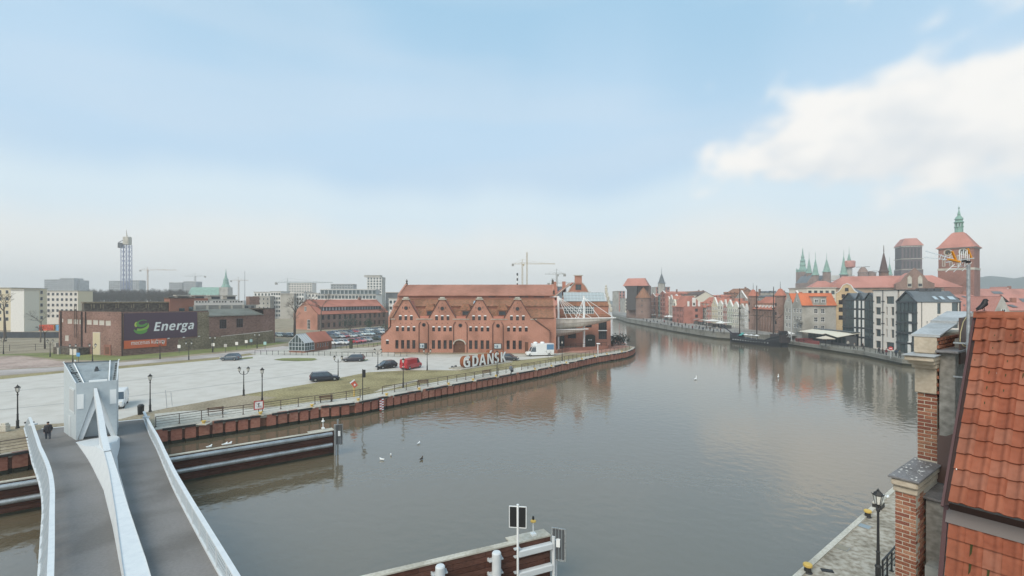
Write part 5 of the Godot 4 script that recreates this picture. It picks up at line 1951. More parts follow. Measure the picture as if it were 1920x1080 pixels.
# sections along x: [x,bottom,belt height,half width at belt,roof height,half width of roof]
func car_proto(called: String,label: String,kind: String,paint: Material,detail:=true) -> Node3D:
	var th:=thing(called,label,"van" if kind=="van" else "truck" if kind=="truck" else "car")
	var L: float = {"estate": 4.6,"hatch": 4.0,"saloon": 4.4,"van": 4.9,"truck": 6.6}[kind]
	var hw:=0.88 if kind != "truck" else 1.0
	var h:=L/2
	var sec:=[]
	if kind=="estate":
		sec = [[-h,0.45,0.8,0.74,0.8],[-h+0.12,0.25,0.92,0.84,0.92],[-h+0.7,0.2,0.95,hw,0.95],[0.4,0.2,0.93,hw,0.93],[1.05,0.2,0.9,hw,0.9],[h - 0.35,0.22,0.76,0.84,0.76],[h - 0.05,0.3,0.62,0.7,0.62],[h,0.38,0.5,0.6,0.5]]
	elif kind=="van" or kind=="truck":
		sec = [[-h,0.4,1.0,hw,1.0],[-h+0.1,0.25,1.05,hw+0.02,1.05],[h - 1.5,0.22,1.1,hw+0.04,1.1],[h - 0.95,0.22,1.1,hw+0.03,1.1],[h - 0.25,0.25,0.95,hw,0.95],[h - 0.04,0.3,0.75,hw - 0.1,0.75],[h,0.36,0.6,hw - 0.16,0.6]]
	else:
		sec = [[-h,0.4,0.75,0.72,0.75],[-h+0.12,0.25,0.92,0.83,0.92],[-h+0.6,0.2,0.95,hw,0.95],[0.3,0.2,0.92,hw,0.92],[0.95,0.2,0.88,hw,0.88],[h - 0.35,0.22,0.74,0.84,0.74],[h - 0.06,0.3,0.6,0.7,0.6],[h,0.38,0.5,0.6,0.5]]
	var body:=MB.new(paint)
	var rings:=[]
	for s in sec:
		var w: float = s[3]
		var y0: float = s[1]
		var y1: float = s[2]
		rings.append(PackedVector3Array([Vector3(s[0],y0,-w+0.06),Vector3(s[0],y0,w - 0.06),Vector3(s[0],y0+0.12,w),Vector3(s[0],y1 - 0.14,w),Vector3(s[0],y1,w - 0.1),Vector3(s[0],y1+0.015,0),Vector3(s[0],y1,-w+0.1),Vector3(s[0],y1 - 0.14,-w),Vector3(s[0],y0+0.12,-w)]))
	for r in rings:
		r.reverse()
	body.loft(rings,true,true)
	# the house: glass sides between sills and roof
	var prof:=[]
	var base:=0.9
	var g: Array = {"estate": [-h+0.1,-h+0.45,1.15,0.35,1.46],"hatch": [-h+0.12,-h+0.7,1.05,0.25,1.46],"saloon": [-h+0.75,-h+1.35,1.05,0.3,1.42],"van": [-h+0.05,-h+0.12,h - 0.75,h - 1.35,1.95],"truck": [h - 2.3,h - 2.3,h - 0.85,h - 1.4,2.1]}[kind]
	var rw:=0.66 if kind in ["estate","hatch","saloon"] else hw - 0.08
	var bw:=hw - 0.09 if kind in ["estate","hatch","saloon"] else hw
	var glass:=MB.new(M.carglass)
	var c:=[Vector3(g[0],base,bw),Vector3(g[2],base,bw),Vector3(g[3],g[4],rw),Vector3(g[1],g[4],rw)]
	var m4:=[]
	for v: Vector3 in c:
		m4.append(Vector3(v.x,v.y,-v.z))
	var wall_m:=glass
	if kind=="van":
		body.use(paint)
		body.quad(c[0],Vector3(g[3] - 0.35,base,bw),Vector3(g[3] - 0.25,g[4],rw),c[3])
		body.quad(Vector3(g[3] - 0.35,base,-bw),m4[0],m4[3],Vector3(g[3] - 0.25,g[4],-rw))
		body.quad(m4[0],c[0],c[3],m4[3])
		glass.quad(Vector3(g[3] - 0.35,base,bw - 0.01),c[1],c[2],Vector3(g[3] - 0.25,g[4],rw - 0.01))
		glass.quad(m4[1],Vector3(g[3] - 0.35,base,-bw+0.01),Vector3(g[3] - 0.25,g[4],-rw+0.01),m4[2])
		glass.quad(c[1],m4[1],m4[2],c[2])
	else:
		glass.quad(c[0],c[1],c[2],c[3])
		glass.quad(m4[1],m4[0],m4[3],m4[2])
		glass.quad(c[1],m4[1],m4[2],c[2])
		glass.quad(m4[0],c[0],c[3],m4[3])
	body.use(paint)
	var rf:=[Vector3(g[1] - 0.03,g[4] - 0.01,rw+0.02),Vector3(g[3]+0.05,g[4] - 0.02,rw+0.02),Vector3(g[3]+0.05,g[4] - 0.02,-rw - 0.02),Vector3(g[1] - 0.03,g[4] - 0.01,-rw - 0.02)]
	var up:=Vector3(0,0.05,0)
	var inn:=[]
	for v: Vector3 in rf:
		inn.append(Vector3(v.x*0.97,v.y+0.06,v.z*0.86))
	body.quad(inn[0],inn[1],inn[2],inn[3])
	for i in 4:
		body.quad(rf[i],rf[(i+1) % 4],inn[(i+1) % 4],inn[i])
	# pillars
	for s in [1.0,-1.0]:
		var q:=Vector3(1,1,s)
		body.bar(c[1]*q,c[2]*q,0.06)
		body.bar(c[0]*q,c[3]*q,0.09)
		body.bar(c[0]*q,c[1]*q,0.05)
		if kind=="estate" or kind=="hatch" or kind=="saloon":
			for f in ([0.33,0.66] if kind=="estate" else [0.5]):
				body.bar((c[0] as Vector3).lerp(c[1],f)*q,(c[3] as Vector3).lerp(c[2],f)*q,0.06)
	part(th,"body",body)
	part(th,"windows",glass)
	var wr:=0.31 if kind in ["estate","hatch","saloon"] else 0.35
	for x in [-h+(0.85 if kind != "truck" else 1.2),h - 0.85]:
		for s in [-1.0,1.0]:
			wheel(th,Vector3(x,wr,s*(hw - 0.07)),wr)
	if detail:
		for s in [-1.0,1.0]:
			var b:=MB.new(M.lampw)
			b.box(Vector3(h - 0.12,sec[-2][2]+0.06,s*0.6),Vector3(0.18,0.13,0.28))
			part(th,"headlight",b)
			b = MB.new(pmat("8f1d1a",0.3))
			b.box(Vector3(-h+0.03,sec[1][2] - 0.15+(0.3 if kind=="van" else 0.0),s*0.76),Vector3(0.1,0.3 if kind in ["van","estate"] else 0.16,0.14))
			part(th,"tail_light",b)
			b = MB.new(paint)
			b.cham(Vector3(g[2] - 0.25,base+0.08,s*(bw+0.14)),Vector3(0.1,0.14,0.2),0.03)
			part(th,"wing_mirror",b)
		var b:=MB.new(M.whitep)
		b.box(Vector3(-h - 0.01,0.62,0),Vector3(0.03,0.12,0.5))
		part(th,"number_plate",b)
		b = MB.new(M.black)
		b.box(Vector3(h - 0.02,0.42,0),Vector3(0.06,0.14,1.0))
		b.box(Vector3(-h+0.03,0.36,0),Vector3(0.1,0.12,1.3))
		part(th,"bumper_trim",b)
	return th
func head(p: Vector3,dx: float,dd: float) -> Transform3D:
	var x:=Vector3(dx,0,-dd).normalized()
	return Transform3D(Basis(x,Vector3.UP,x.cross(Vector3.UP)),p+Vector3(0,0.02,0))
func paint(hex: String) -> StandardMaterial3D:
	var m:=pmat(hex,0.35,0.0,0.5)
	m.clearcoat_enabled = true
	m.clearcoat = 0.6
	m.clearcoat_roughness = 0.1
	return m
func cars() -> void:
	var o:=car_proto("parked_car","dark blue estate car parked at the lawn edge, nose at a lamp","estate",paint("2b2f3d"))
	o.transform = head(G(609,714),0.9,0.42)
	o = car_proto("parked_car","dark blue estate car facing left by the small grass island","estate",paint("30333d"))
	o.transform = head(G(663,677.5),-1,-0.12)
	o = car_proto("parked_car","small black hatchback left of the red van","hatch",paint("26282a"))
	o.transform = head(G(724.5,690.5),-0.72,-0.62)
	o = car_proto("parked_car","slate grey car on the grass strip before the old works","hatch",paint("4c5a66"))
	o.transform = head(G(432.5,675.5),-1,-0.1)
	o = car_proto("parked_car","dark car half hidden behind the last big letter","saloon",paint("3a3f47"))
	o.transform = head(G(954,675.5),0.95,-0.2)
	o = car_proto("delivery_van","red panel van parked on the plaza seen from its rear","van",paint("b02a31"))
	o.transform = head(G(771,691),0.42,0.9)
	o = car_proto("delivery_van","white van standing behind the bridge tower","van",paint("dfe1e1"))
	o.transform = head(G(223,766)+Vector3(-1.2,0,-1.2),0.55,-0.85)
	# box truck by the hall
	var tr:=car_proto("box_truck","white motorhome truck with a blue printed box by the hall","truck",paint("e4e6e6"))
	tr.transform = head(G(1011.5,667),-0.97,-0.18)
	var b:=MB.new(paint("e4e6e6"))
	b.cham(Vector3(-1.15,1.75,0),Vector3(4.3,2.3,2.15),0.08)
	b.cham(Vector3(1.35,2.55,0),Vector3(1.1,0.7,2.0),0.12)
	part(tr,"box",b)
	b = MB.new(pmat("5f86a8",0.5))
	b.mm(Vector3(-3.2,1.5,1.078),Vector3(-1.5,2.75,1.092))
	b.mm(Vector3(-3.2,1.5,-1.092),Vector3(-1.5,2.75,-1.078))
	b.use(pmat("a94a3c",0.5))
	b.mm(Vector3(-1.48,0.9,1.078),Vector3(-0.9,1.8,1.092))
	b.use(pmat("3b4046",0.5))
	b.mm(Vector3(-0.2,1.0,1.078),Vector3(0.25,1.7,1.092))
	b.mm(Vector3(-0.3,2.2,1.078),Vector3(0.5,2.4,1.092))
	b.mm(Vector3(-1.45,2.15,1.078),Vector3(-0.6,2.4,1.092))
	part(tr,"side_print",b)
	for s in 2:
		b = MB.new(M.whitep)
		b.lathe(P2([0.0,0.0,0.5,0.0,0.52,0.2,0.4,0.34,0.0,0.42]),12,at(-0.5+s*1.7 - 0.2,2.9+0.02,0))
		part(tr,"roof_dome",b)
	# the car park: one plain car of each kind,then copies in other paints
	var pk:=[["hatch",627,646,"dfe1e2","white car at the kiosk's right corner"],["estate",644,645.5,"d9dbdb","white estate car in the front row of the car park"],["hatch",665,643.5,"b5444a","red car right of the dark stele"],["saloon",675,642,"c2666a","pale red car in the front row of the car park"],["estate",687,640,"a9acad","silver estate car at the right end of the front row"],["saloon",709,637.5,"39453d","dark green car by the hall's left gable"],["hatch",628,634,"6e7679","grey car in the second row beside the kiosk roof"],["saloon",637,633.5,"c9cbcb","light car in the second row of the car park"],["hatch",646,633,"a04a4e","dull red car in the second row of the car park"],["estate",659,632.5,"c4cac9","pale estate car in the middle of the car park"],["saloon",671,631,"8b9395","grey saloon in the middle of the car park"],["hatch",681,629,"d6dcd8","white hatchback in the third row"],["estate",693,628.5,"c3d4d8","pale blue estate car in the third row"],["saloon",706,627,"3c4548","dark saloon in the third row"],["hatch",717,625.5,"dadcdb","white car behind the hall's left gable"],["saloon",621,628.5,"3f4a63","blue car in the back row by the kiosk roof"],["hatch",629,627,"b9bdbd","silver car in the back row left end"],["estate",643,626,"8d8a82","beige estate car in the back row"],["saloon",655,625.5,"3a3d40","dark saloon in the back row by the bush"],["hatch",667,624,"a83f45","red car in the back row by the bush"],["saloon",680,622.5,"565c5f","grey saloon in the back row between the bushes"],["estate",692,621,"bfc6c4","silver estate car in the back row before the round bush"],["saloon",703,620.5,"7a8183","grey saloon in the back row right"],["hatch",713,619.5,"cfd3d1","white car in the back row at the right end"],["saloon",519,631,"4b5054","dark saloon left of the kiosk, first in its row"],["hatch",528,631.5,"9fb0b3","pale blue car left of the kiosk, second in its row"],["saloon",538,632,"2f3a3c","black saloon left of the kiosk, third in its row"],["estate",547,631.5,"a6b0b0","silver estate car behind the glass kiosk gable"]]
	var proto:={}
	for k in pk:
		var t:=head(G(k[1],k[2]),0.75,-0.4)
		if not proto.has(k[0]):
			var p:=car_proto("car_in_car_park",k[4],k[0],paint(k[3]),false)
			p.set_meta("group","cars in the car park")
			p.transform = t
			proto[k[0]] = [p,paint(k[3])]
			continue
		var c: Node3D = copy(proto[k[0]][0],t,k[4])
		for ch in c.get_children():
			if String(ch.name)=="body":
				(ch as MeshInstance3D).material_override = paint(k[3])

# ---------------------------------------------------------------- quay at the foot of the roof,birds
func near_quay() -> void:
	for k in [[1627,970,"farther"],[1514.5,1074,"nearer"]]:
		var th:=thing("yellow_bollard","yellow topped mooring bollard on the near quay, the %s of two" % k[2],"bollard",at(0,0,0).translated(GB(k[0],k[1])),"bollards on the near quay")
		var b:=MB.new(M.iron)
		b.lathe(P2([0.0,0.0,0.24,0.0,0.17,0.08,0.15,0.3]),14)
		part(th,"post",b)
		b = MB.new(M.yellow)
		b.lathe(P2([0.15,0.3,0.21,0.34,0.21,0.44,0.17,0.47,0.0,0.48]),14)
		part(th,"head",b)
	var bx:=thing("dock_box","dark box with two pale beams on the near quay edge","dock box",facing(GB(1647,952),0.78,0.63))
	var b:=MB.new(M.iron)
	b.cham(Vector3(0,0.16,0),Vector3(0.5,0.32,0.8),0.03)
	part(bx,"body",b)
	for s in [-1,1]:
		b = MB.new(M.pale)
		b.cham(Vector3(s*0.15,0.37,0),Vector3(0.2,0.1,0.84),0.02)
		part(bx,"beam",b)
	var edge:=MB.new(M.pale)
	var t:=fr(bank_edge[0],bank_edge[1])
	var l: float = bank_edge[0].distance_to(bank_edge[1])
	edge.mm(Vector3(-20,0.0,-0.02),Vector3(l,0.1,0.26),t*Transform3D(Basis(),Vector3(0,0,0.0)))
	ground("quay_edge_strip",edge)
	ground("near_quay_paving",sheet(M.nearq,[bank_edge[0]+Vector3(-6,0,5),bank_edge[0],bank_edge[1],bank_edge[2],Vector3(70,BQ,-70),Vector3(60,BQ,10),Vector3(10,BQ,5)],0.02,BQ))
	b = MB.new(M.iron)
	b.box(Vector3(0,0.012,0),Vector3(0.55,0.024,0.3))
	for i in 4:
		b.box(Vector3(-0.2+i*0.13,0.03,0),Vector3(0.05,0.02,0.24))
	var dg:=solo("drain_grate",b,"dark iron drain grate in the near quay paving","drain",facing(GB(1551,1071)+Vector3(0,0.02,0),0.3,1.0))
	for k in [[1616,986,0.8,0.5,"blue grey"],[1574,1026,0.8,0.5,"rusty grey"]]:
		b = MB.new(pmat("8d9aa0" if k[4]=="blue grey" else "8f8877",0.8))
		b.box(Vector3(0,0.014,0),Vector3(k[2],0.02,k[3]))
		b.use(M.conc)
		b.box(Vector3(0,0.012,0),Vector3(k[2]+0.12,0.012,k[3]+0.12))
		solo("hatch_cover",b,"%s steel hatch cover in the near quay paving" % k[4],"hatch",facing(GB(k[0],k[1])+Vector3(0,0.02,0),0.78,0.63))
	railing("iron_railing","dark iron railing below the brick pier on the near quay",[GB(1655,1092),GB(1688,1052),GB(1725,1010)],0.75,1.05,M.iron,[0.5,0.78,1.05])
	b = MB.new(M.whitep)
	for i in 3:
		b.box(Vector3(0.1*i,0.06+0.02*i,0.12*(i % 2)),Vector3(0.5,0.07,0.09),Transform3D(Basis(Vector3.UP,0.8*i),Vector3.ZERO))
	solo("rope_heap",b,"pale rope and cleat lying on the near quay edge","rope",at(0,0,0).translated(GB(1660,933)))

func bird_mesh(body: Material,bill: Material,s: float,neck: float) -> MB:
	var b:=MB.new(body)
	blob(b,[[Vector3(-0.2,0.1,0)*s,Vector3(0.12,0.1,0)*s,0.055*s,0.1*s],[Vector3(-0.34,0.14,0)*s,Vector3(-0.2,0.11,0)*s,0.018*s,0.05*s],[Vector3(0.16,0.14,0)*s,Vector3(0.2,0.14+neck,0)*s,0.05*s,0.03*s],[Vector3(0.2,0.14+neck,0)*s,Vector3(0.24,0.15+neck,0)*s,0.042*s,0.036*s]],0.03*s,40.0/s)
	b.use(bill)
	b.tube(Vector3(0.26,0.145+neck,0)*s,Vector3(0.34,0.13+neck,0)*s,0.016*s,0.004*s,6)
	return b
func birds() -> void:
	var sw:=bird_mesh(M.whitep,pmat("d08a3a",0.6),1.5,0.28)
	var dk:=bird_mesh(pmat("4b4038",0.8),pmat("b59a4a",0.6),1.0,0.1)
	var gl:=bird_mesh(M.whitep,pmat("c9a24a",0.6),0.85,0.08)
	for k in [[1304,712,"white bird on the water below the ship's left",0],[1459,708.5,"white swan on the water in front of the pirate ship",0],[716,863,"white bird on the water, leftmost of the four near the guide wall",2],[733,854,"white bird on the water, second of the four near the guide wall",2],[785,832.5,"white bird on the water, farthest of the four near the guide wall",2],[790,862,"duck on the water, rightmost of the four near the guide wall",1]]:
		var p:=G(k[0],k[1],0.0)
		solo("water_bird",[sw,dk,gl][k[3]],k[2],"bird",Transform3D(Basis(Vector3.UP,rng.randf()*6.0),p+Vector3(0,0.02,0)),"birds on the river")
	# gulls resting on the guide wall
	for k in [[0.62,"left"],[0.66,"middle"],[0.672,"right"]]:
		var p:=Vector3(-54,2.57,-19.9).lerp(Vector3(-17.3,2.57,-46.8),1.0 - (1.0 - k[0])*0.62)
		solo("gull",gl,"white gull on the far guide wall, %s of three" % k[1],"bird",Transform3D(Basis(Vector3.UP,1.0),p+Vector3(0.25,0,-0.3)),"gulls on the guide wall")
	# the jackdaw on the ridge
	var bk:=pmat("1a191c",0.55)
	var o:=V(1843,583,9.0)
	var cr:=thing("crow","black crow perched on the roof ridge beside the mast","bird",Transform3D(Basis(Vector3.UP,deg_to_rad(-12)),Vector3(o.x,14.97,o.z)))
	var b:=MB.new(bk)
	blob(b,[[Vector3(-0.03,0.07,0),Vector3(0.025,0.13,0),0.035,0.05],[Vector3(0.025,0.15,0),Vector3(0.035,0.19,0),0.038,0.032],[Vector3(-0.1,0.01,0),Vector3(-0.03,0.07,0),0.012,0.03],[Vector3(0.035,0.195,0),Vector3(0.045,0.2,0),0.03,0.028],[Vector3(0.065,0.198,0),Vector3(0.1,0.185,0),0.012,0.004]],0.008,130.0)
	part(cr,"body",b)
	b = MB.new(pmat("2c2b30",0.45))
	for s in [-1.0,1.0]:
		b.cham(Vector3(-0.03,0.085,s*0.04),Vector3(0.035,0.15,0.014),0.005,at(-0.03,0.085,0)*Transform3D(Basis(Vector3.BACK,-0.75),Vector3.ZERO)*at(0.03,-0.085,0))
	part(cr,"wings",b)
	b = MB.new(bk)
	for s in [-1.0,1.0]:
		b.tube(Vector3(0.01,0.07,s*0.018),Vector3(0.015,0.0,s*0.02),0.005)
		for q in [-0.6,0.0,0.6]:
			b.tube(Vector3(0.015,0.004,s*0.02),Vector3(0.045,0.0,s*0.02+q*0.02),0.003)
	part(cr,"legs",b)
	b = MB.new(pmat("e6e4de",0.9))
	b.cham(Vector3(0.0,-0.02,-0.02),Vector3(0.03,0.09,0.005),0.002)

# ---------------------------------------------------------------- lettering helper
func words(par: Node3D,called: String,text: String,t: Transform3D,cap: float,m: Material,bold:=false,italic:=false,sx:=1.0,depth:=0.03) -> void:
	var f:=SystemFont.new()
	f.font_names = PackedStringArray(["Droid Sans"])
	f.font_weight = 700 if bold else 400
	var tm:=TextMesh.new()
	tm.text = text
	tm.font = f
	tm.font_size = 96
	tm.pixel_size = cap/0.714/96.0
	tm.depth = depth
	tm.curve_step = 1.5
	tm.horizontal_alignment = HORIZONTAL_ALIGNMENT_LEFT
	tm.material = m
	var bx:=tm.get_aabb()
	part(par,called,tm,t*Transform3D(Basis(Vector3(sx,0,0),Vector3(0.2 if italic else 0.0,1,0),Vector3.BACK),Vector3(-bx.position.x*sx,-bx.position.y,0)))
func ring_piece(b: MB,t: Transform3D,c: Vector2,r0: Vector2,r1: Vector2,c1: Vector2,a0: float,a1: float,tilt: float,z: float) -> void:
	var p:=PackedVector2Array()
	for i in 15:
		var g:=deg_to_rad(lerpf(a0,a1,i/14.0))
		p.append(c+(Vector2(cos(g),sin(g))*r0).rotated(tilt))
	for i in 15:
		var g:=deg_to_rad(lerpf(a1,a0,i/14.0))
		p.append(c1+(Vector2(cos(g),sin(g))*r1).rotated(tilt))
	b.prism(p,t,z,0.0)

# ---------------------------------------------------------------- the old brick works with the billboard
func old_works() -> void:
	var Lp:=Vector3(-113.6,Q,-120.3)
	var Cp:=Vector3(-92,Q,-113)
	var Rp:=Vector3(-72.6,Q,-147)
	var t2:=fr(Cp,Rp)
	var th:=thing("brick_works","old dark red brick works building behind the billboard","building",t2)
	var I:=t2.affine_inverse()
	var t1:=I*fr(Lp,Cp)
	var w1:=Lp.distance_to(Cp)
	var w2:=Cp.distance_to(Rp)
	var b:=MB.new(M.brick3)
	# left face
	var holes:=[Rect2(3.3,7.3,1.8,1.15),Rect2(5.6,7.25,1.8,1.15),Rect2(7.75,7.25,1.4,1.15),Rect2(10.5,7.2,1.85,1.15),Rect2(12.8,7.2,1.85,1.15),Rect2(15.0,7.15,1.85,1.15),Rect2(17.3,7.1,1.85,1.15),Rect2(1.1,7.6,0.6,0.9),Rect2(2.3,3.0,1.5,1.4)]
	var wt:={id = "blocks",f = M.offwhite,g = pmat("b9b6ac",0.4),nx = 5,ny = 4,fw = 0.09,mw = 0.06}
	fac(th,b,t1,box4(w1,10.4),holes,wt,0.15)
	var front:=[]
	for k in [[22.6,5.2],[27.3,5.3]]:
		front.append(Rect2(k[0],k[1],1.9,2.5))
	fac(th,b,Transform3D(),PackedVector2Array([Vector2(0,0),Vector2(w2,0),Vector2(w2,10.3),Vector2(35.4,10.3),Vector2(35.4,8.9),Vector2(19.6,8.9),Vector2(19.6,10.1),Vector2(0,10.4)]),front,W.bars,0.15)
	b.quad(Vector3(w2,0,0),Vector3(w2,0,-20),Vector3(w2,10.3,-20),Vector3(w2,10.3,0))
	b.mm(Vector3(2,0,-22),Vector3(w2 - 0.5,8.8,-14))
	part(th,"wall",b)
	b = MB.new(M.sooty)
	var fp:=PackedVector2Array()
	for v: Vector3 in [Lp,Cp,Rp,Rp+Vector3(-22,0,-10),Lp+Vector3(10,0,-22)]:
		var l:=I*v
		fp.append(Vector2(l.x,-l.z))
	b.flat(fp,Transform3D(Basis(Vector3.RIGHT,Vector3(0,0,-1),Vector3.UP),Vector3(0,8.6,0)))
	part(th,"flat_roof",b)
	# dark coping,lean-to roof on the right half,patched lower wall
	b = MB.new(M.sooty)
	b.mm(Vector3(-0.1,10.4,-0.35),Vector3(w1+0.02,10.55,0.08),t1)
	b.mm(Vector3(0.1,10.1,-0.3),Vector3(19.6,10.3,-0.01),Transform3D())
	b.mm(Vector3(35.3,10.3,-8),Vector3(w2+0.05,10.62,0.08))
	part(th,"coping",b)
	b = MB.new(tmat("lean_to",[C("6a6d66"),C("797c75"),C("898b84")],4.0,0.85))
	slab(b,Vector3(19.4,8.75,0.4),Vector3(35.4,8.75,0.4),Vector3(35.4,10.6,-7.5),Vector3(19.4,10.4,-7.5),0.15)
	part(th,"lean_to_roof",b)
	b = MB.new(M.plasterold)
	b.prism(P2([12.2,0,w2 - 0.4,0,w2 - 0.4,3.75,31,3.3,24,2.95,18,3.2,12.2,3.0]),Transform3D(),0.07,-0.02)
	b.prism(P2([16.9,3.0,19.8,3.0,19.8,9.9,16.9,9.9]),Transform3D(),0.045,-0.02)
	part(th,"patched_plaster",b)
	b = MB.new(M.offwhite)
	b.prism(P2([23,3.02,30.6,3.3,38.2,3.7,38.2,3.85,30.6,3.45,23,3.14]),Transform3D(),0.14,0.0)
	part(th,"white_ledge",b)
	b = MB.new(M.offwhite)
	b.mm(Vector3(12.9,0,0),Vector3(15.5,5.4,0.07),t1)
	b.use(pmat("c9bd9d",0.9))
	for i in 5:
		b.mm(Vector3(13.0+i*0.5,0.1,0.071),Vector3(13.42+i*0.5,5.3,0.1),t1)
	part(th,"pale_door",b)
	b = MB.new(pmat("3f332d",0.8))
	for x in [8.9,10.3,1.0]:
		b.bar(t1*Vector3(x,0.6 if x<10 else 5.2,0.12),t1*Vector3(x,10.3,0.12),0.25 if x<10 else 0.16)
	b.bar(Vector3(0.15,0,0.1),Vector3(0.15,10.2,0.1),0.15)
	part(th,"downpipe",b)
	b = MB.new(pmat("40352f",0.8))
	for s in [6.6,7.3]:
		b.bar(t1*Vector3(s,4.0,0.35),t1*Vector3(s,12.2,0.35),0.07)
	for i in 24:
		b.bar(t1*Vector3(6.6,4.1+i*0.34,0.35),t1*Vector3(7.3,4.1+i*0.34,0.35),0.05)
	part(th,"ladder",b)
	b = MB.new(M.brick2)
	b.mm(Vector3(17.0,0,0),Vector3(19.4,2.5,0.18),t1)
	b.use(M.wood)
	b.mm(Vector3(17.5,0.3,0.17),Vector3(18.9,2.0,0.22),t1)
	part(th,"bricked_up_door",b)
	# sheds at the foot
	b = MB.new(M.sooty)
	b.mm(Vector3(2.0,0,0.02),Vector3(11.6,1.7,2.2),t1)
	b.use(M.offwhite)
	b.mm(Vector3(8.4,0,2.2),Vector3(10.8,1.5,2.3),t1)
	b.use(M.greyr)
	b.mm(Vector3(1.4,0,1.0),Vector3(1.95,2.6,1.6),t1)
	b.mm(Vector3(4.2,0,2.2),Vector3(4.9,1.6,2.6),t1)
	part(th,"shed",b)
	# the dark upper block and the brick stair tower
	var ua:=I*Vector3(-109.2,Q,-122.5)
	var ub:=I*Vector3(-96.6,Q,-135)
	var ut:=fr(ua,ub)
	var uw:=ua.distance_to(ub)
	b = MB.new(M.sooty)
	b.mm(Vector3(0,8.6,-9),Vector3(uw,12.3,0),ut)
	b.use(M.plasterold)
	b.mm(Vector3(-0.2,12.3,-9.2),Vector3(uw+0.2,12.65,0.25),ut)
	for x in [1.3,3.1,6.2,9.4,12.6,15.6]:
		for s in [0.0,0.5]:
			b.mm(Vector3(x+s,11.0,0),Vector3(x+s+0.22,12.1,0.12),ut)
	part(th,"upper_block",b)
	b = MB.new(M.brick2)
	b.mm(Vector3(uw+0.1,8.6,-7),Vector3(uw+9.4,13.6,1.0),ut)
	b.use(M.sooty)
	b.mm(Vector3(uw - 0.1,13.6,-7.2),Vector3(uw+6.0,13.9,1.2),ut)
	b.use(M.glassg)
	b.mm(Vector3(uw+4.6,9.7,1.0),Vector3(uw+7.4,11.2,1.06),ut)
	b.mm(Vector3(uw+2.3,9.6,1.0),Vector3(uw+3.6,10.8,1.06),ut)
	part(th,"stair_tower",b)
	# grey monitor roofs with vents
	var ma:=I*Vector3(-91.5,Q,-138)
	var mb:=I*Vector3(-80,Q,-150)
	var mt:=fr(ma,mb)
	var mw:=ma.distance_to(mb)
	b = MB.new(M.conc)
	b.mm(Vector3(0,8.6,-8),Vector3(mw,11.6,0),mt)
	b.use(M.offwhite)
	b.mm(Vector3(0.2,11.6,-3),Vector3(mw*0.8,12.9,-0.3),mt)
	b.use(M.conc)
	b.mm(Vector3(0,12.9,-9),Vector3(mw*0.75,13.2,-2.0),mt)
	for i in 4:
		b.use(M.greyr)
		b.mm(Vector3(-3+i*4.2,13.2,-8),Vector3(-0.4+i*4.2,14.3,-4.5),mt)
		b.mm(Vector3(-3.3+i*4.2,14.3,-8.5),Vector3(-0.1+i*4.2,14.6,-4.2),mt)
		b.use(M.dgrey)
		b.mm(Vector3(-2.8+i*4.2,13.4,-4.5),Vector3(-0.6+i*4.2,14.1,-4.44),mt)
	b.use(M.iron)
	for g in 3:
		for i in 5:
			b.mm(Vector3(0.6+g*4.4+i*0.75,12.4,-0.3),Vector3(1.0+g*4.4+i*0.75,12.75,-0.24),mt)
	for i in 5:
		b.use(M.pale)
		b.mm(Vector3(3.2*i,8.6,0.0),Vector3(3.2*i+0.5,11.5,0.2),mt)
	b.use(M.dgrey)
	b.mm(Vector3(13.4,10.0,0),Vector3(14.4,11.2,0.07),mt)
	b.mm(Vector3(15.2,10.0,0),Vector3(16.0,11.2,0.07),mt)
	part(th,"monitor_roof",b)
	b = MB.new(M.brickb)
	b.mm(Vector3(mw - 1.0,11.6,-6),Vector3(mw+2.0,14.2,-3),mt)
	part(th,"chimney",b)
	# the billboard: its own thing on the wall
	var bd:=thing("billboard","purple billboard with green globe logo and white lettering on the works","billboard",t2*at(0.5,0,0.2))
	b = MB.new(M.purple)
	b.mm(Vector3(0,3.55,-0.15),Vector3(16.1,10.0,0.06))
	part(bd,"purple_panel",b)
	b = MB.new(M.orange)
	b.mm(Vector3(0,1.6,-0.15),Vector3(8.9,3.547,0.063))
	part(bd,"orange_panel",b)
	words(bd,"lettering","Energa",at(6.3,4.75,0.07),2.2,M.whitep,true,true,0.93)
	words(bd,"small_lettering","mecenas kultury",at(1.4,2.1,0.075),0.95,M.whitep,false,false,0.74)
	var z:=at(3.5,6.75,0.06)
	var g1:=pmat("5f9a45",0.7)
	var g2:=pmat("8fb84e",0.7)
	b = MB.new(g1)
	ring_piece(b,z,Vector2(0.1,0.75),Vector2(1.25,0.85),Vector2(0.85,0.5),Vector2(0.2,0.95),20,330,0.25,0.03)
	part(bd,"logo_band",b)
	b = MB.new(g2)
	ring_piece(b,z,Vector2(0,0.0),Vector2(1.6,1.25),Vector2(1.35,0.85),Vector2(0.05,0.4),215,375,0.3,0.02)
	part(bd,"logo_band",b)
	b = MB.new(g1)
	ring_piece(b,z,Vector2(-0.1,-0.5),Vector2(1.55,1.3),Vector2(1.5,0.75),Vector2(-0.05,-0.25),185,320,0.15,0.035)
	part(bd,"logo_band",b)
	b = MB.new(pmat("b9c75a",0.7))
	ring_piece(b,z,Vector2(0,0.7),Vector2(1.5,1.0),Vector2(1.2,0.85),Vector2(0.05,0.78),130,205,0.3,0.025)
	part(bd,"logo_band",b)
	var fl:=MB.new(M.whitep)
	for x in [9.0,12.5,16.2]:
		fl.bar(Vector3(x,3.3,0.1),Vector3(x,3.5,0.9),0.05)
		fl.box(Vector3(x,3.55,0.95),Vector3(0.4,0.16,0.2))
	part(bd,"floodlight",fl)

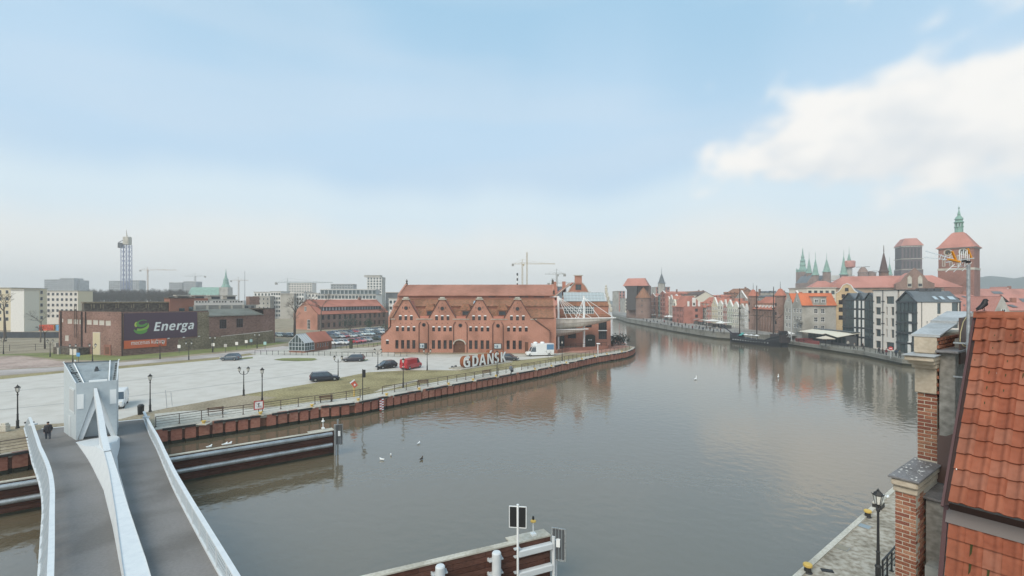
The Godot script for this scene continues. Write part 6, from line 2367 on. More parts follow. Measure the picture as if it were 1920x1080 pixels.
# ---------------------------------------------------------------- the brick concert hall
func concert_hall() -> void:
	var Lp:=Vector3(-33.0,Q,-121)
	var Rp:=Vector3(9.3,Q,-119)
	var t:=fr(Lp,Rp)
	var th:=thing("concert_hall","long red brick concert hall with four gables on the waterfront","building",t)
	var S:=0.0252
	var mx:=func(px: float) -> float: return (px - 80.0)*S
	var my:=func(py: float) -> float: return (860.0 - py)*S
	var ol:=PackedVector2Array([Vector2(0,0),Vector2(42.35,0),Vector2(42.35,5.5),Vector2(40.6,6.6),Vector2(39.0,7.7),Vector2(38.2,8.6)])
	for c in [34.4,24.9,15.55,6.35]:
		ol.append(Vector2(c+3.35,8.7))
		ol.append(Vector2(c+0.72,13.2))
		ol.append(Vector2(c - 0.72,13.2))
		ol.append(Vector2(c - 3.25,8.7))
	ol.append_array(PackedVector2Array([Vector2(2.6,8.6),Vector2(2.55,6.6),Vector2(1.9,5.7),Vector2(1.0,4.9),Vector2(0,4.1)]))
	var tall:=[]
	for x in [240,298,355,411,608,667,725,780,980,1035,1095,1150,1353,1413,1472]:
		tall.append(Rect2(mx.call(x) - 0.4,0.9,0.8,2.2))
	var mid:=[]
	for x in [245,301,357,413,610,667,722,779,980,1037,1095,1152,1357,1414,1472,1532]:
		mid.append(Rect2(mx.call(x) - 0.36,5.3,0.72,1.05))
	for x in [275,331,387,640,697,754,1010,1068,1125,1386,1445,1503]:
		mid.append(Rect2(mx.call(x) - 0.36,8.08,0.72,1.05))
	mid.append(Rect2(mx.call(145) - 0.4,2.0,0.75,0.95))
	mid.append(Rect2(mx.call(1635) - 0.4,1.5,0.75,0.8))
	mid.append(Rect2(mx.call(1690) - 0.4,1.5,0.75,0.8))
	var door:=Rect2(mx.call(870) - 1.35,0.02,2.7,2.1)
	var sdoor:=Rect2(mx.call(1535) - 0.42,0.3,0.85,2.4)
	var all:=tall+mid
	all.append(door)
	all.append(sdoor)
	var b:=MB.new(M.brick)
	wall(b,Transform3D(),ol,all,0.3)
	for r: Rect2 in tall:
		win(th,Transform3D(),r,W.hall,0.16)
	for r: Rect2 in mid:
		win(th,Transform3D(),r,W.hallw,0.12)
	# sides and body
	b.quad(Vector3(42.35,0,0),Vector3(42.35,0,-10),Vector3(42.35,5.5,-10),Vector3(42.35,5.5,0))
	b.quad(Vector3(0,0,-10),Vector3(0,0,0),Vector3(0,4.1,0),Vector3(0,4.1,-10))
	b.quad(Vector3(2.55,0,-9),Vector3(2.55,0,-0.3),Vector3(2.55,8.6,-0.3),Vector3(2.55,8.6,-9))
	b.mm(Vector3(36.5,0,-1.4),Vector3(43.5,8.74,-0.7))
	part(th,"front_wall",b)
	# great hall behind: end walls with the profile of its roofs
	b = MB.new(M.brick)
	var prof:=P2([0.6,0,26,0,26,13.8,17.2,17.7,16.6,17.7,8.9,14.6,8.9,13.4,4.6,11.7,4.6,10.9,0.6,8.8])
	b.prism(prof,Transform3D(Basis(Vector3(0,0,-1),Vector3.UP,Vector3(1,0,0)),Vector3(44.0,0,0)),0.0,-0.5)
	b.prism(prof,Transform3D(Basis(Vector3(0,0,-1),Vector3.UP,Vector3(1,0,0)),Vector3(2.1,0,0)),0.0,-0.5)
	b.mm(Vector3(2.1,0,-25.5),Vector3(43.5,13.0,-20))
	part(th,"end_wall",b)
	b = MB.new(M.brick2)
	b.mm(Vector3(2.1,10.6,-5.1),Vector3(43.5,11.62,-4.6))
	b.mm(Vector3(2.1,13.2,-9.5),Vector3(43.5,14.5,-8.9))
	part(th,"clerestory_wall",b)
	b = MB.new(M.dgrey)
	for k in [[26.3,28.2],[31.8,37.0],[38.4,41.2]]:
		b.mm(Vector3(k[0],13.85,-8.9),Vector3(k[1],14.1,-8.84))
	part(th,"clerestory_vents",b)
	b = MB.new(M.tilem)
	slab(b,Vector3(1.7,14.35,-8.4),Vector3(43.6,14.35,-8.4),Vector3(43.6,17.5,-17),Vector3(2.0,17.5,-17),0.2)
	slab(b,Vector3(43.6,14.0,-25.6),Vector3(1.9,14.0,-25.6),Vector3(1.9,17.5,-17),Vector3(43.6,17.5,-17),0.2)
	part(th,"main_roof",b)
	b = MB.new(M.tileb)
	slab(b,Vector3(2.0,8.75,-0.45),Vector3(43.5,8.75,-0.45),Vector3(43.5,10.95,-4.75),Vector3(2.0,10.95,-4.75),0.15)
	slab(b,Vector3(1.9,11.55,-4.4),Vector3(43.5,11.55,-4.4),Vector3(43.5,13.45,-9.1),Vector3(1.9,13.45,-9.1),0.15)
	part(th,"lower_roof",b)
	b = MB.new(M.tile)
	for c in [6.35,15.55,24.9,34.4]:
		roof_z(b,Transform3D(),c - 3.45,c+3.5,8.72,13.0,-0.32,-9.0,0.14)
	part(th,"gable_roofs",b)
	b = MB.new(M.tileb)
	for k in [[9.6,14.3],[18.6,23.4],[28.0,32.8]]:
		hip(b,Transform3D(),k[0],k[1],-1.2,-6.4,8.9,12.2,1.7,1.6)
	part(th,"dormer_roofs",b)
	for x in [11.5,20.5,29.7]:
		b = MB.new(M.brick2)
		b.mm(Vector3(x - 0.3,9.2,-2.6),Vector3(x+2.0,10.5,-1.0))
		b.use(M.glass)
		b.mm(Vector3(x,9.4,-1.0),Vector3(x+1.7,10.3,-0.94))
		b.use(M.tileb)
		b.mm(Vector3(x - 0.5,10.5,-3.4),Vector3(x+2.2,10.65,-0.8))
		part(th,"dormer",b)
	# copings of the gables,stone heads,parapets with tile strips between
	b = MB.new(M.winb)
	for c in [6.35,15.55,24.9,34.4]:
		for s in [-1.0,1.0]:
			b.bar(Vector3(c+s*0.72,13.22,-0.1),Vector3(c+s*3.4,8.75,-0.1),0.16,0.5,Vector3.BACK)
	b.bar(Vector3(38.3,8.6,-0.1),Vector3(42.5,5.5,-0.1),0.18,0.55,Vector3.BACK)
	b.bar(Vector3(2.5,6.65,-0.1),Vector3(1.0,4.95,-0.1),0.16,0.5,Vector3.BACK)
	b.bar(Vector3(1.0,4.95,-0.1),Vector3(-0.15,4.1,-0.1),0.16,0.5,Vector3.BACK)
	part(th,"gable_coping",b)
	for c in [6.35,15.55,24.9,34.4]:
		b = MB.new(M.pale)
		b.cham(Vector3(c,13.35,-0.1),Vector3(1.9,0.3,0.9),0.06)
		b.cham(Vector3(c,13.7,-0.1),Vector3(1.2,0.42,0.7),0.1)
		part(th,"gable_head",b)
	b = MB.new(M.tile)
	for k in [[9.7,12.4],[18.9,21.7],[28.3,31.2]]:
		slab(b,Vector3(k[0],8.5,0.12),Vector3(k[1],8.5,0.12),Vector3(k[1],9.1,-0.9),Vector3(k[0],9.1,-0.9),0.12)
	part(th,"parapet_tiles",b)
	b = MB.new(M.pale)
	for k in [[8.9,13.1],[18.2,22.4],[27.7,31.9],[37.6,39.2],[2.4,3.6]]:
		b.mm(Vector3(k[0],8.3,0.0),Vector3(k[1],8.46,0.16))
	part(th,"moulding",b)
	# round windows and putlog holes
	var rw:=MB.new(M.winb)
	rw.lathe(P2([0.36,-0.02,0.5,0.0,0.5,0.06,0.36,0.06]),16,Transform3D(Basis(Vector3.RIGHT,Vector3(0,0,1),Vector3.DOWN),Vector3.ZERO))
	rw.use(M.glass)
	rw.lathe(P2([0.36,0.02,0.0,0.02]),16,Transform3D(Basis(Vector3.RIGHT,Vector3(0,0,1),Vector3.DOWN),Vector3.ZERO))
	var rm:=rw.mesh()
	for k in [[332,418],[697,422],[1068,424],[1445,424],[512,585],[878,590],[1252,592]]:
		part(th,"round_window",rm,at(mx.call(k[0]),my.call(k[1]),0.0))
	b = MB.new(M.iron)
	for c in [6.35,15.55,24.9,34.4]:
		for k in [[-0.75,10.2],[0.75,10.2],[0.0,12.35],[-1.4,7.3],[0.0,7.3],[1.4,7.3]]:
			b.mm(Vector3(c+k[0] - 0.09,k[1] - 0.09,-0.05),Vector3(c+k[0]+0.09,k[1]+0.09,0.025))
		for s in [-0.95,0.8]:
			b.mm(Vector3(c+s,11.0,0.0),Vector3(c+s+0.14,11.5,0.04))
	part(th,"wall_slots",b)
	b = MB.new(M.winb)
	for k in [463,557,810,945,1200,1303]:
		b.bar(Vector3(mx.call(k),0,0.1),Vector3(mx.call(k),7.0,0.1),0.14)
		b.bar(Vector3(mx.call(k),7.0,0.1),Vector3(mx.call(k)+(0.45 if k in [810,463,1200] else -0.45),7.7,0.1),0.14)
	part(th,"downpipe",b)
	# arched portal
	b = MB.new(M.wood)
	b.box(Vector3(door.get_center().x,1.05,-0.2),Vector3(2.66,2.1,0.1))
	for i in 7:
		b.mm(Vector3(door.position.x+0.18+i*0.38,0.05,-0.15),Vector3(door.position.x+0.48+i*0.38,2.05,-0.1))
	var dd:=part(th,"door",b)
	b = MB.new(M.brass)
	b.box(Vector3(door.get_center().x+0.1,1.1,-0.07),Vector3(0.1,0.2,0.06))
	part(dd,"handle",b)
	b = MB.new(M.wood)
	var arc:=PackedVector2Array()
	for i in 13:
		var g:=PI*i/12.0
		arc.append(Vector2(door.get_center().x+cos(g)*1.33,2.12+sin(g)*0.95))
	b.prism(arc,Transform3D(),0.02,-0.2)
	part(th,"door_head",b)
	b = MB.new(M.pale)
	for i in 12:
		var g0:=PI*i/12.0
		var g1:=PI*(i+1)/12.0
		b.bar(Vector3(door.get_center().x+cos(g0)*1.52,2.12+sin(g0)*1.12,0.18),Vector3(door.get_center().x+cos(g1)*1.52,2.12+sin(g1)*1.12,0.18),0.26,0.5,Vector3.BACK)
	part(th,"portal_arch",b)
	b = MB.new(M.wood)
	b.box(Vector3(sdoor.get_center().x,1.5,-0.2),Vector3(0.83,2.38,0.08))
	part(th,"side_door",b)
	# crest finials on the ends of the great hall,poster cases
	for k in [[43.8,-16.9],[2.0,-16.9],[43.8,-9.2]]:
		b = MB.new(M.sooty)
		b.lathe(P2([0.3,0.0,0.36,0.3,0.18,0.5,0.3,0.9,0.12,1.3,0.0,1.6]),8,at(k[0],17.6 if k[1]<-10 else 14.5,k[1]))
		part(th,"finial",b)
	b = MB.new(pmat("9fb3bd",0.2))
	slab(b,Vector3(22.6,12.25,-5.6),Vector3(24.0,12.25,-5.6),Vector3(24.0,12.95,-7.3),Vector3(22.6,12.95,-7.3),0.1)
	part(th,"skylight",b)
	for x in [507,1250]:
		var pc:=thing("poster_case","poster case with a pale poster on the hall's %s bay" % ("first" if x==507 else "third"),"poster",t*at(mx.call(x),1.0,0.02))
		b = MB.new(M.iron)
		b.mm(Vector3(-0.95,0,0),Vector3(0.95,1.35,0.18))
		part(pc,"case",b)
		b = MB.new(pmat("b9c3c6",0.5))
		b.mm(Vector3(-0.82,0.12,0.18),Vector3(0.25 if x==507 else 0.82,1.23,0.2))
		b.use(pmat("5c6f80",0.5))
		b.mm(Vector3(-0.3,0.3,0.2),Vector3(0.1,0.9,0.21))
		b.mm(Vector3(-0.7,0.5,0.2),Vector3(-0.5,0.8,0.21))
		part(pc,"poster",b)
	# ---- entrance side: brick wing,glazed roof and the white hanging canopies
	var wt:=fr(Vector3(11.2,Q,-136),Vector3(27.8,Q,-135))
	var wg:=thing("entrance_wing","red brick entrance wing with glazed roof beside the concert hall","building",wt)
	b = MB.new(M.brick)
	var wh:=[Rect2(9.6,5.4,1.7,1.6),Rect2(13.2,2.1,2.3,4.9),Rect2(4.6,2.3,2.3,3.0)]
	var wo:={id = "wing",f = M.iron,g = M.glass,nx = 4,ny = 4,fw = 0.1,mw = 0.05}
	fac(wg,b,Transform3D(),box4(16.6,8.6),wh,wo,0.2)
	b.quad(Vector3(16.6,0,0),Vector3(16.6,0,-14),Vector3(16.6,8.6,-14),Vector3(16.6,8.6,0))
	b.quad(Vector3(0,0,-14),Vector3(0,0,0),Vector3(0,8.6,0),Vector3(0,8.6,-14))
	b.mm(Vector3(0.2,8.6,-14),Vector3(16.2,11.4,-1.6))
	b.mm(Vector3(5.2,11.4,-14),Vector3(15.6,12.6,-2.4))
	b.use(M.tileb)
	slab(b,Vector3(0.1,8.6,0.1),Vector3(16.7,8.6,0.1),Vector3(16.5,9.2,-1.7),Vector3(0.1,9.2,-1.7),0.1)
	slab(b,Vector3(2.0,11.4,-1.3),Vector3(16.4,11.4,-1.3),Vector3(16.0,12.7,-2.6),Vector3(4.0,12.7,-2.6),0.1)
	part(wg,"wall",b)
	b = MB.new(pmat("aab4b6",0.25,0.05))
	slab(b,Vector3(3.6,12.75,-2.3),Vector3(15.5,12.75,-2.3),Vector3(15.3,15.3,-5.2),Vector3(3.6,15.3,-5.2),0.08)
	part(wg,"glass_roof",b)
	b = MB.new(M.steelg)
	for i in 13:
		b.bar(Vector3(3.6+i*0.99,12.8,-2.28),Vector3(3.6+i*0.98,15.35,-5.18),0.07)
	for f in [0.0,0.33,0.66,1.0]:
		b.bar(Vector3(3.6,12.8,-2.28).lerp(Vector3(3.6,15.35,-5.18),f),Vector3(15.5,12.8,-2.28).lerp(Vector3(15.3,15.35,-5.18),f),0.09)
	part(wg,"glass_roof_bars",b)
	b = MB.new(M.glassd)
	b.mm(Vector3(3.6,8.9,-1.6),Vector3(12.0,11.3,-1.52))
	b.use(M.whitep)
	for i in 15:
		b.mm(Vector3(3.6+i*0.6,8.85,-1.54),Vector3(3.67+i*0.6,11.35,-1.46))
	for y in [9.3,10.1,10.8,11.3]:
		b.mm(Vector3(3.6,y,-1.54),Vector3(12.0,y+0.07,-1.45))
	part(wg,"window_band",b)
	b = MB.new(pmat("3a3d36",0.8))
	b.box(Vector3(10.9,1.5,0.05),Vector3(2.7,3.0,0.2))
	var ar:=PackedVector2Array()
	for i in 9:
		var g:=PI*i/8.0
		ar.append(Vector2(10.9+cos(g)*1.35,2.95+sin(g)*0.5))
	b.prism(ar,Transform3D(),0.15,-0.05)
	part(wg,"gate",b)
	b = MB.new(M.whitep)
	for i in 3:
		b.box(Vector3(10.4+i*0.4,1.9,0.17),Vector3(0.22,0.28,0.04))
	b.mm(Vector3(13.1,4.4,-0.1),Vector3(15.6,4.65,0.04))
	part(wg,"white_marks",b)
	b = MB.new(M.glassg)
	b.mm(Vector3(0.6,0.1,0.0),Vector3(3.6,3.6,0.06))
	b.use(M.dgrey)
	for i in 5:
		b.mm(Vector3(0.6+i*0.74,0.1,0.06),Vector3(0.68+i*0.74,3.6,0.12))
	part(wg,"entrance_glazing",b)
	# ornamental end gable of the wing
	b = MB.new(M.pale)
	for i in 6:
		b.cham(Vector3(16.0+i*0.14,15.6 - i*1.05,-5.0+i*0.9),Vector3(0.7,1.3,0.8),0.1)
	b.lathe(P2([0.35,0.0,0.4,0.4,0.2,0.7,0.3,1.0,0.0,1.5]),8,at(16.0,16.2,-5.0))
	part(wg,"end_gable",b)
	# the second gabled house behind
	var ht:=fr(Vector3(15.6,Q,-149),Vector3(25.6,Q,-149))
	var hg:=thing("gabled_house","tall brick house with stepped white trimmed gable behind the wing","building",ht)
	b = MB.new(M.brick)
	b.prism(P2([0,0,10,0,10,13.5,9.4,14.6,8.2,15.6,7.2,17.4,6.1,18.4,6.1,20.6,3.9,20.6,3.9,18.4,2.8,17.4,1.8,15.6,0.6,14.6,0,13.5]),Transform3D(),0.0,-0.6)
	b.mm(Vector3(0,0,-14),Vector3(10,13.4,-0.6))
	b.mm(Vector3(-2.6,13,-8),Vector3(-1.2,19.0,-6.5))
	b.mm(Vector3(0.6,13,-6),Vector3(1.6,19.0,-5))
	part(hg,"wall",b)
	b = MB.new(M.tile)
	roof_z(b,Transform3D(),-3.4,10.4,13.3,18.6,-0.7,-14)
	part(hg,"roof",b)
	b = MB.new(M.pale)
	for k in [[0,13.9,0.6,14.7],[0.6,14.7,1.9,15.7],[1.9,15.7,2.9,17.5],[2.9,17.5,3.9,18.5],[10,13.9,9.4,14.7],[9.4,14.7,8.1,15.7],[8.1,15.7,7.1,17.5],[7.1,17.5,6.1,18.5]]:
		b.bar(Vector3(k[0],k[1],-0.2),Vector3(k[2],k[3],-0.2),0.22,0.8,Vector3.BACK)
	b.mm(Vector3(1.0,15.5,0),Vector3(9.0,15.66,0.1))
	b.mm(Vector3(3.6,20.6,-0.8),Vector3(6.4,20.85,0.2))
	b.bar(Vector3(-3.3,13.4,-0.4),Vector3(2.6,18.2,-0.4),0.25,0.4,Vector3.BACK)
	part(hg,"white_trim",b)
	for r in [Rect2(4.1,16.2,1.8,1.7),Rect2(1.4,13.4,1.7,1.7),Rect2(4.1,13.4,1.8,1.8),Rect2(6.9,13.4,1.7,1.7)]:
		win(hg,Transform3D(),r,{id = "gwin",f = M.winb,g = M.glassg,nx = 2,ny = 2,fw = 0.12,arch = M.brick2},-0.04)
	# canopies
	var cn:=thing("hanging_canopy","white hull shaped canopies hung from two masts by the hall","canopy",fr(Vector3(11.4,Q,-128),Vector3(27,Q,-128)))
	for k in 2:
		b = MB.new(M.bwhite if k==0 else M.steelw)
		b = MB.new(tmat("canopy_white",[C("d2cec6"),C("ddd9d2"),C("e5e2dc")],3.0,0.7,0.05,9.0))
		var L: float = 15.4 if k==0 else 8.2
		var y0: float = 8.15 if k==0 else 5.25
		var rings:=[]
		var n:=14
		for i in n+1:
			var f:=i/float(n)
			var x:=f*L
			var dp: float = (3.0 if k==0 else 2.0)*pow(1.0 - f,0.55)+0.12
			var ring:=PackedVector3Array()
			var yt: float = y0+0.25*f
			for q in 9:
				var g:=PI*q/8.0
				ring.append(Vector3(x,yt - sin(g)*dp*(1.0 if q<5 else 0.7),2.9*cos(g) - 0.5))
			rings.append(ring)
		b.loft(rings,true,true)
		var p:=part(cn,"canopy_shell",b)
		b = MB.new(M.pale)
		for i in range(1,n+1):
			var ring: PackedVector3Array = rings[i]
			for q in 4:
				b.bar(ring[q]+Vector3(0,-0.01,0.015),ring[q+1]+Vector3(0,-0.01,0.015),0.05)
		b.use(M.whitep)
		b.bar(Vector3(-0.3,y0+0.1,2.5),Vector3(L+0.4,y0+0.35,2.5),0.16,0.2)
		part(p,"seam_ribs",b)
	for x in [0.9,8.0]:
		b = MB.new(M.whitep)
		b.tube(Vector3(x,0,0.6 - x*0.25),Vector3(x,14.2,0.6 - x*0.25),0.3,0.3,14)
		part(cn,"mast",b)
	b = MB.new(M.whitep)
	for k in [[0.9,14.0,3.0,8.3],[0.9,14.0,4.5,8.3],[0.9,14.0,7.4,8.5],[0.9,14.0,9.4,8.5],[8.0,13.8,5.2,8.4],[8.0,13.8,6.0,8.4],[8.0,13.8,11.5,8.5],[8.0,13.8,15.2,8.6],[0.9,13.9,6.0,8.4]]:
		b.bar(Vector3(k[0],k[1],0.4 if k[0]<4 else -1.3),Vector3(k[2],k[3],2.3),0.09)
	b.bar(Vector3(0,11.0,0.3),Vector3(10.6,11.0,-1.2),0.14)
	b.bar(Vector3(0.9,14.0,0.4),Vector3(-1.5,14.0,0.0),0.2)
	part(cn,"stay_rods",b)
	# terrace: low brick wall,hedge,white lamp
	b = MB.new(M.brick2)
	for k in [[1045,662.6,1068,658.5],[1068,658.5,1140,654.5],[1140,654.5,1146,651]]:
		var a:=G(k[0],k[1])
		var e:=G(k[2],k[3])
		b.mm(Vector3(0,0,-0.35),Vector3(a.distance_to(e)+0.02,0.85,0),fr(a,e))
	solo("terrace_wall",b,"low red brick wall along the terrace before the entrance wing","wall")
	railing("terrace_railing","thin railing on the low brick terrace wall",[G(1070,658)+Vector3(0,0.85,0),G(1138,654.3)+Vector3(0,0.85,0)],1.6,0.9,M.iron,[0.45,0.9])
	var tl:=thing("terrace_lamp","white headed lamp post before the terrace wall","street lamp",at(0,0,0).translated(G(1121,665)))
	b = MB.new(M.whitep)
	b.tube(Vector3.ZERO,Vector3(0,2.5,0),0.12,0.1)
	part(tl,"post",b)
	b = MB.new(M.whitep)
	b.cham(Vector3(0.1,2.65,0),Vector3(0.9,0.28,0.5),0.1)
	part(tl,"head",b)
	shrub("dark_hedge","dark evergreen hedge at the tip of the quay","hedge",Vector3(31.0,Q,-139.5),Vector3(4.2,2.0,3.2),pmat("2b3029",0.9),900)
	shrub("dark_shrub","small dark shrub at the wing's right corner","shrub",Vector3(28.3,Q,-135.5),Vector3(0.9,1.5,0.9),pmat("2f342b",0.9),200)
	b = MB.new(M.iron)
	b.cham(Vector3(0,1.3,0),Vector3(3.6,0.25,1.6),0.05)
	for s in [-1.5,1.5]:
		b.box(Vector3(s,0.6,0),Vector3(0.1,1.2,0.1))
	solo("bar_counter",b,"dark shelter behind the hedge at the quay's tip","shelter",at(31.0,Q+0.6,-144))

# ---------------------------------------------------------------- plants
func shrub(called: String,label: String,cat: String,base: Vector3,r: Vector3,m: Material,n: int) -> void:
	var th:=thing(called,label,cat,at(base.x,base.y,base.z))
	var b:=MB.new(M.wood)
	for i in 5:
		var g:=TAU*i/5.0
		b.tube(Vector3(cos(g),0,sin(g))*0.12,Vector3(cos(g)*r.x*0.4,r.y*1.1,sin(g)*r.z*0.4),0.06,0.02,5)
	part(th,"stem",b)
	b = MB.new(m)
	for i in n:
		var u:=Vector3(rng.randfn(),rng.randfn(),rng.randfn()).normalized()*pow(rng.randf(),0.4)
		u*=0.8+0.35*sin(u.x*7.0)*cos(u.z*6.0)
		var c:=Vector3(u.x*r.x,r.y*0.9+u.y*r.y*0.9,u.z*r.z)
		var s:=0.16+rng.randf()*0.2
		var a:=Vector3(rng.randfn(),rng.randfn(),rng.randfn()).normalized()*s
		var d:=Vector3(rng.randfn(),rng.randfn(),rng.randfn()).normalized()*s
		b.tri(c,c+a,c+d)
		b.tri(c+a,c+a+d,c+d)
	part(th,"foliage",b).set_meta("kind","stuff")
func bare_tree_mesh(seed_: int,h: float,m: Material,thin:=1.0) -> Array:
	var r:=RandomNumberGenerator.new()
	r.seed = seed_
	var trunk:=MB.new(m)
	var crown:=MB.new(m)
	trunk.tube(Vector3.ZERO,Vector3(0.1,h*0.35,0.05),h*0.022*thin,h*0.015*thin,7)
	var todo:=[[Vector3(0.1,h*0.35,0.05),Vector3(0.05,1,0),h*0.2,h*0.014*thin,0]]
	while todo.size():
		var k: Array = todo.pop_back()
		var p: Vector3 = k[0]
		var d: Vector3 = k[1]
		var q: Vector3 = p+d.normalized()*k[2]
		crown.tube(p,q,k[3],k[3]*0.62,5 if k[4]<2 else 3,false)
		if k[4]<5:
			for i in (3 if k[4]<4 else 4):
				var nd:=(d.normalized()+Vector3(r.randfn(),r.randfn()*0.5+0.25,r.randfn())*0.62).normalized()
				todo.append([p.lerp(q,0.55+0.45*r.randf()),nd,k[2]*(0.62+0.2*r.randf()),k[3]*0.58,k[4]+1])
	return [trunk.mesh(),crown.mesh()]
func bare_tree(label: String,base: Vector3,s: float,which: int,group:="") -> void:
	if tree_kinds.is_empty():
		for i in 3:
			tree_kinds.append(bare_tree_mesh(31+i*7,10.0,pmat(["5a5047","6b6259","4d463f"][i],0.95),[1.0,0.8,1.2][i]))
	var th:=thing("bare_tree",label,"tree",Transform3D(Basis(Vector3.UP,base.x*3.7)*Basis.from_scale(Vector3.ONE*s),base),group)
	part(th,"trunk",tree_kinds[which][0])
	part(th,"crown",tree_kinds[which][1]).set_meta("kind","stuff")
var tree_kinds:=[]

# ---------------------------------------------------------------- plain blocks of flats: front at depth d between two picture columns
func block(called: String,label: String,px0: float,px1: float,d: float,top: float,dep: float,m: Material,ms: Material,cols: int,rows: int,ww: float,wh: float,st: Dictionary,low:=Q,side_cols:=0,group:="") -> Node3D:
	var a:=Vector3((px0 - CX)*d/FL,low,-d)
	var e:=Vector3((px1 - CX)*d/FL,low,-d)
	var w:=e.x - a.x
	var h:=YP(top,d) - low
	var th:=thing(called,label,"building",fr(a,e),group)
	var b:=MB.new(m)
	b.mm(Vector3(0,0,-dep),Vector3(w,h,0))
	part(th,"wall",b)
	if ms != m:
		var sb:=MB.new(ms)
		if a.x<0:
			sb.mm(Vector3(w,0,-dep),Vector3(w+0.08,h - 0.05,0.02))
		else:
			sb.mm(Vector3(-0.08,0,-dep),Vector3(0,h - 0.05,0.02))
		part(th,"side_wall",sb)
	b = MB.new(M.greyr)
	b.mm(Vector3(-0.3,h,-dep - 0.3),Vector3(w+0.3,h+0.35,0.3))
	part(th,"roof",b)
	for r in rows:
		for c in cols:
			var x:=w*(c+0.5)/cols
			var y:=h - (r+1)*2.9+0.6
			if y<1.0:
				continue
			win(th,Transform3D(),Rect2(x - ww/2,y,ww,wh),st,-0.05)
	for r in rows:
		for c in side_cols:
			var z:=dep*(c+0.5)/side_cols
			if a.x<0:
				win(th,RS(w),Rect2(z - ww/2,h - (r+1)*2.9+0.6,ww,wh),st,-0.13)
	return th
func left_town() -> void:
	block("apartment_house","beige apartment house cut by the left border",-60,20,205,540.5,16,M.ochre2,M.ochre2,6,5,1.2,1.5,W.plain,Q,3)
	block("apartment_house","narrow white house with cream side wall and four small windows",20,45,196,544,6.2,M.white,M.cream,0,0,1,1,W.plain,Q,2)
	block("apartment_house","long off white apartment block with five window rows behind the works",70,146,255,546,9,M.offwhite,M.ochre2,9,5,1.3,1.5,W.plain,Q,0)
	for k in [[0.5,540],[38,544],[90,546],[120,546]]:
		pass
	# tower blocks in the haze
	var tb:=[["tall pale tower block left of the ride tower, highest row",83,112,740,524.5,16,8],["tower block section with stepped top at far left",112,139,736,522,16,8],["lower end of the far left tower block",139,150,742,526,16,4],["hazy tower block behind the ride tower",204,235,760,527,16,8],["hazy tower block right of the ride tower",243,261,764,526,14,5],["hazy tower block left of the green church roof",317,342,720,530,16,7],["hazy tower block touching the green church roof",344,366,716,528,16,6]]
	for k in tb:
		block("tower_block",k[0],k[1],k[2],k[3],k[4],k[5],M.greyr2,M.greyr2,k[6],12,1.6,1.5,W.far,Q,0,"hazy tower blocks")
	# long brick house with red roof and dormer band
	var Cc:=Vector3(-83.5,Q,-206)
	var ld:=Vector3(0.5,0,-0.866)
	var gd:=Vector3(-0.866,0,-0.5)
	var t:=fr(Cc,Cc+ld*41.6)
	var th:=thing("long_brick_house","long brick house with bright red roof and dormer band behind the car park","building",t)
	var b:=MB.new(M.brickb)
	var holes:=[]
	for y in [0.9,4.3]:
		for i in 13:
			holes.append(Rect2(2.2+i*3.0,y,1.3,2.0))
	fac(th,b,Transform3D(),box4(41.6,6.9),holes,{id = "long",f = M.winb,g = M.glass,nx = 2,ny = 3,fw = 0.1},0.15)
	b.use(M.brick)
	fac(th,b,LS(16),PackedVector2Array([Vector2(0,0),Vector2(16,0),Vector2(16,6.9),Vector2(8,12.9),Vector2(0,6.9)]),[Rect2(9.2,0.2,2.0,4.2),Rect2(7.2,8.0,1.6,2.0)],{id = "longg",f = M.winw,g = M.glass,nx = 2,ny = 3,fw = 0.14},0.15)
	b.use(M.brickb)
	b.mm(Vector3(0.1,0,-16),Vector3(41.5,6.8,-12))
	b.prism(P2([0,6.9,16,6.9,8,12.9]),RS(41.6),0.0,-0.5)
	part(th,"wall",b)
	b = MB.new(M.tile)
	roof_x(b,Transform3D(),0.2,41.8,6.75,13.1,0.5,-16.5)
	part(th,"roof",b)
	b = MB.new(M.dgrey)
	b.mm(Vector3(3.5,8.0,-5.0),Vector3(38.5,9.9,-1.4))
	b.use(M.tile)
	slab(b,Vector3(3.0,9.95,-1.0),Vector3(39.0,9.95,-1.0),Vector3(39.0,11.6,-6.0),Vector3(3.0,11.6,-6.0),0.15)
	var dm:=part(th,"dormer_band",b)
	b = MB.new(M.glass)
	for i in 20:
		b.use(M.whitep if i<8 else M.lgrey)
		b.mm(Vector3(4.0+i*1.7,8.3,-1.4),Vector3(4.25+i*1.7,9.7,-1.32))
	part(dm,"mullions",b)
	b = MB.new(M.brickb)
	b.mm(Vector3(30,12.0,-8.6),Vector3(31.2,14.2,-7.6))
	part(th,"chimney",b)
	# new white flats with grey panels
	var fl:=[["new white flats with stepped top behind the works' right end",476,508,330,548,M.white,5,8],["grey panelled part of the new flats behind the leafless tree",526,551,322,551,M.greyr,0,0],["white part of the new flats between two grey panels",508,526,326,547,M.white,4,8],["white flats right of the grey panel and crane mast",551,570,325,548,M.white,4,8],["low white flats beside the long roof's gable",570,597,328,550,M.white,4,4]]
	for k in fl:
		block("white_flats",k[0],k[1],k[2],k[3],k[4],14,k[5],k[5],k[6],k[7],1.1,1.5,W.dark2,Q,0,"new flats behind the works")
	var pb:=block("grey_panel_house","grey clad low flats left of the white ones",475,506,320,556,6,M.greyr,M.greyr,4,6,1.0,1.3,W.plain,Q)
	pb = block("white_flats","long white flats with a set back glazed top floor",595,705,300,553,14,M.white,M.white,17,3,1.7,1.9,W.dark2,Q)
	b = MB.new(M.lgrey)
	var w:=110*300/FL
	var h0:=YP(553,300) - Q
	b.mm(Vector3(1.0,h0+0.35,-12),Vector3(w - 1.0,h0+3.3,-1.8))
	b.use(M.glassd)
	for i in 14:
		b.mm(Vector3(1.5+i*2.5,h0+0.7,-1.8),Vector3(3.4+i*2.5,h0+2.9,-1.7))
	b.use(M.white)
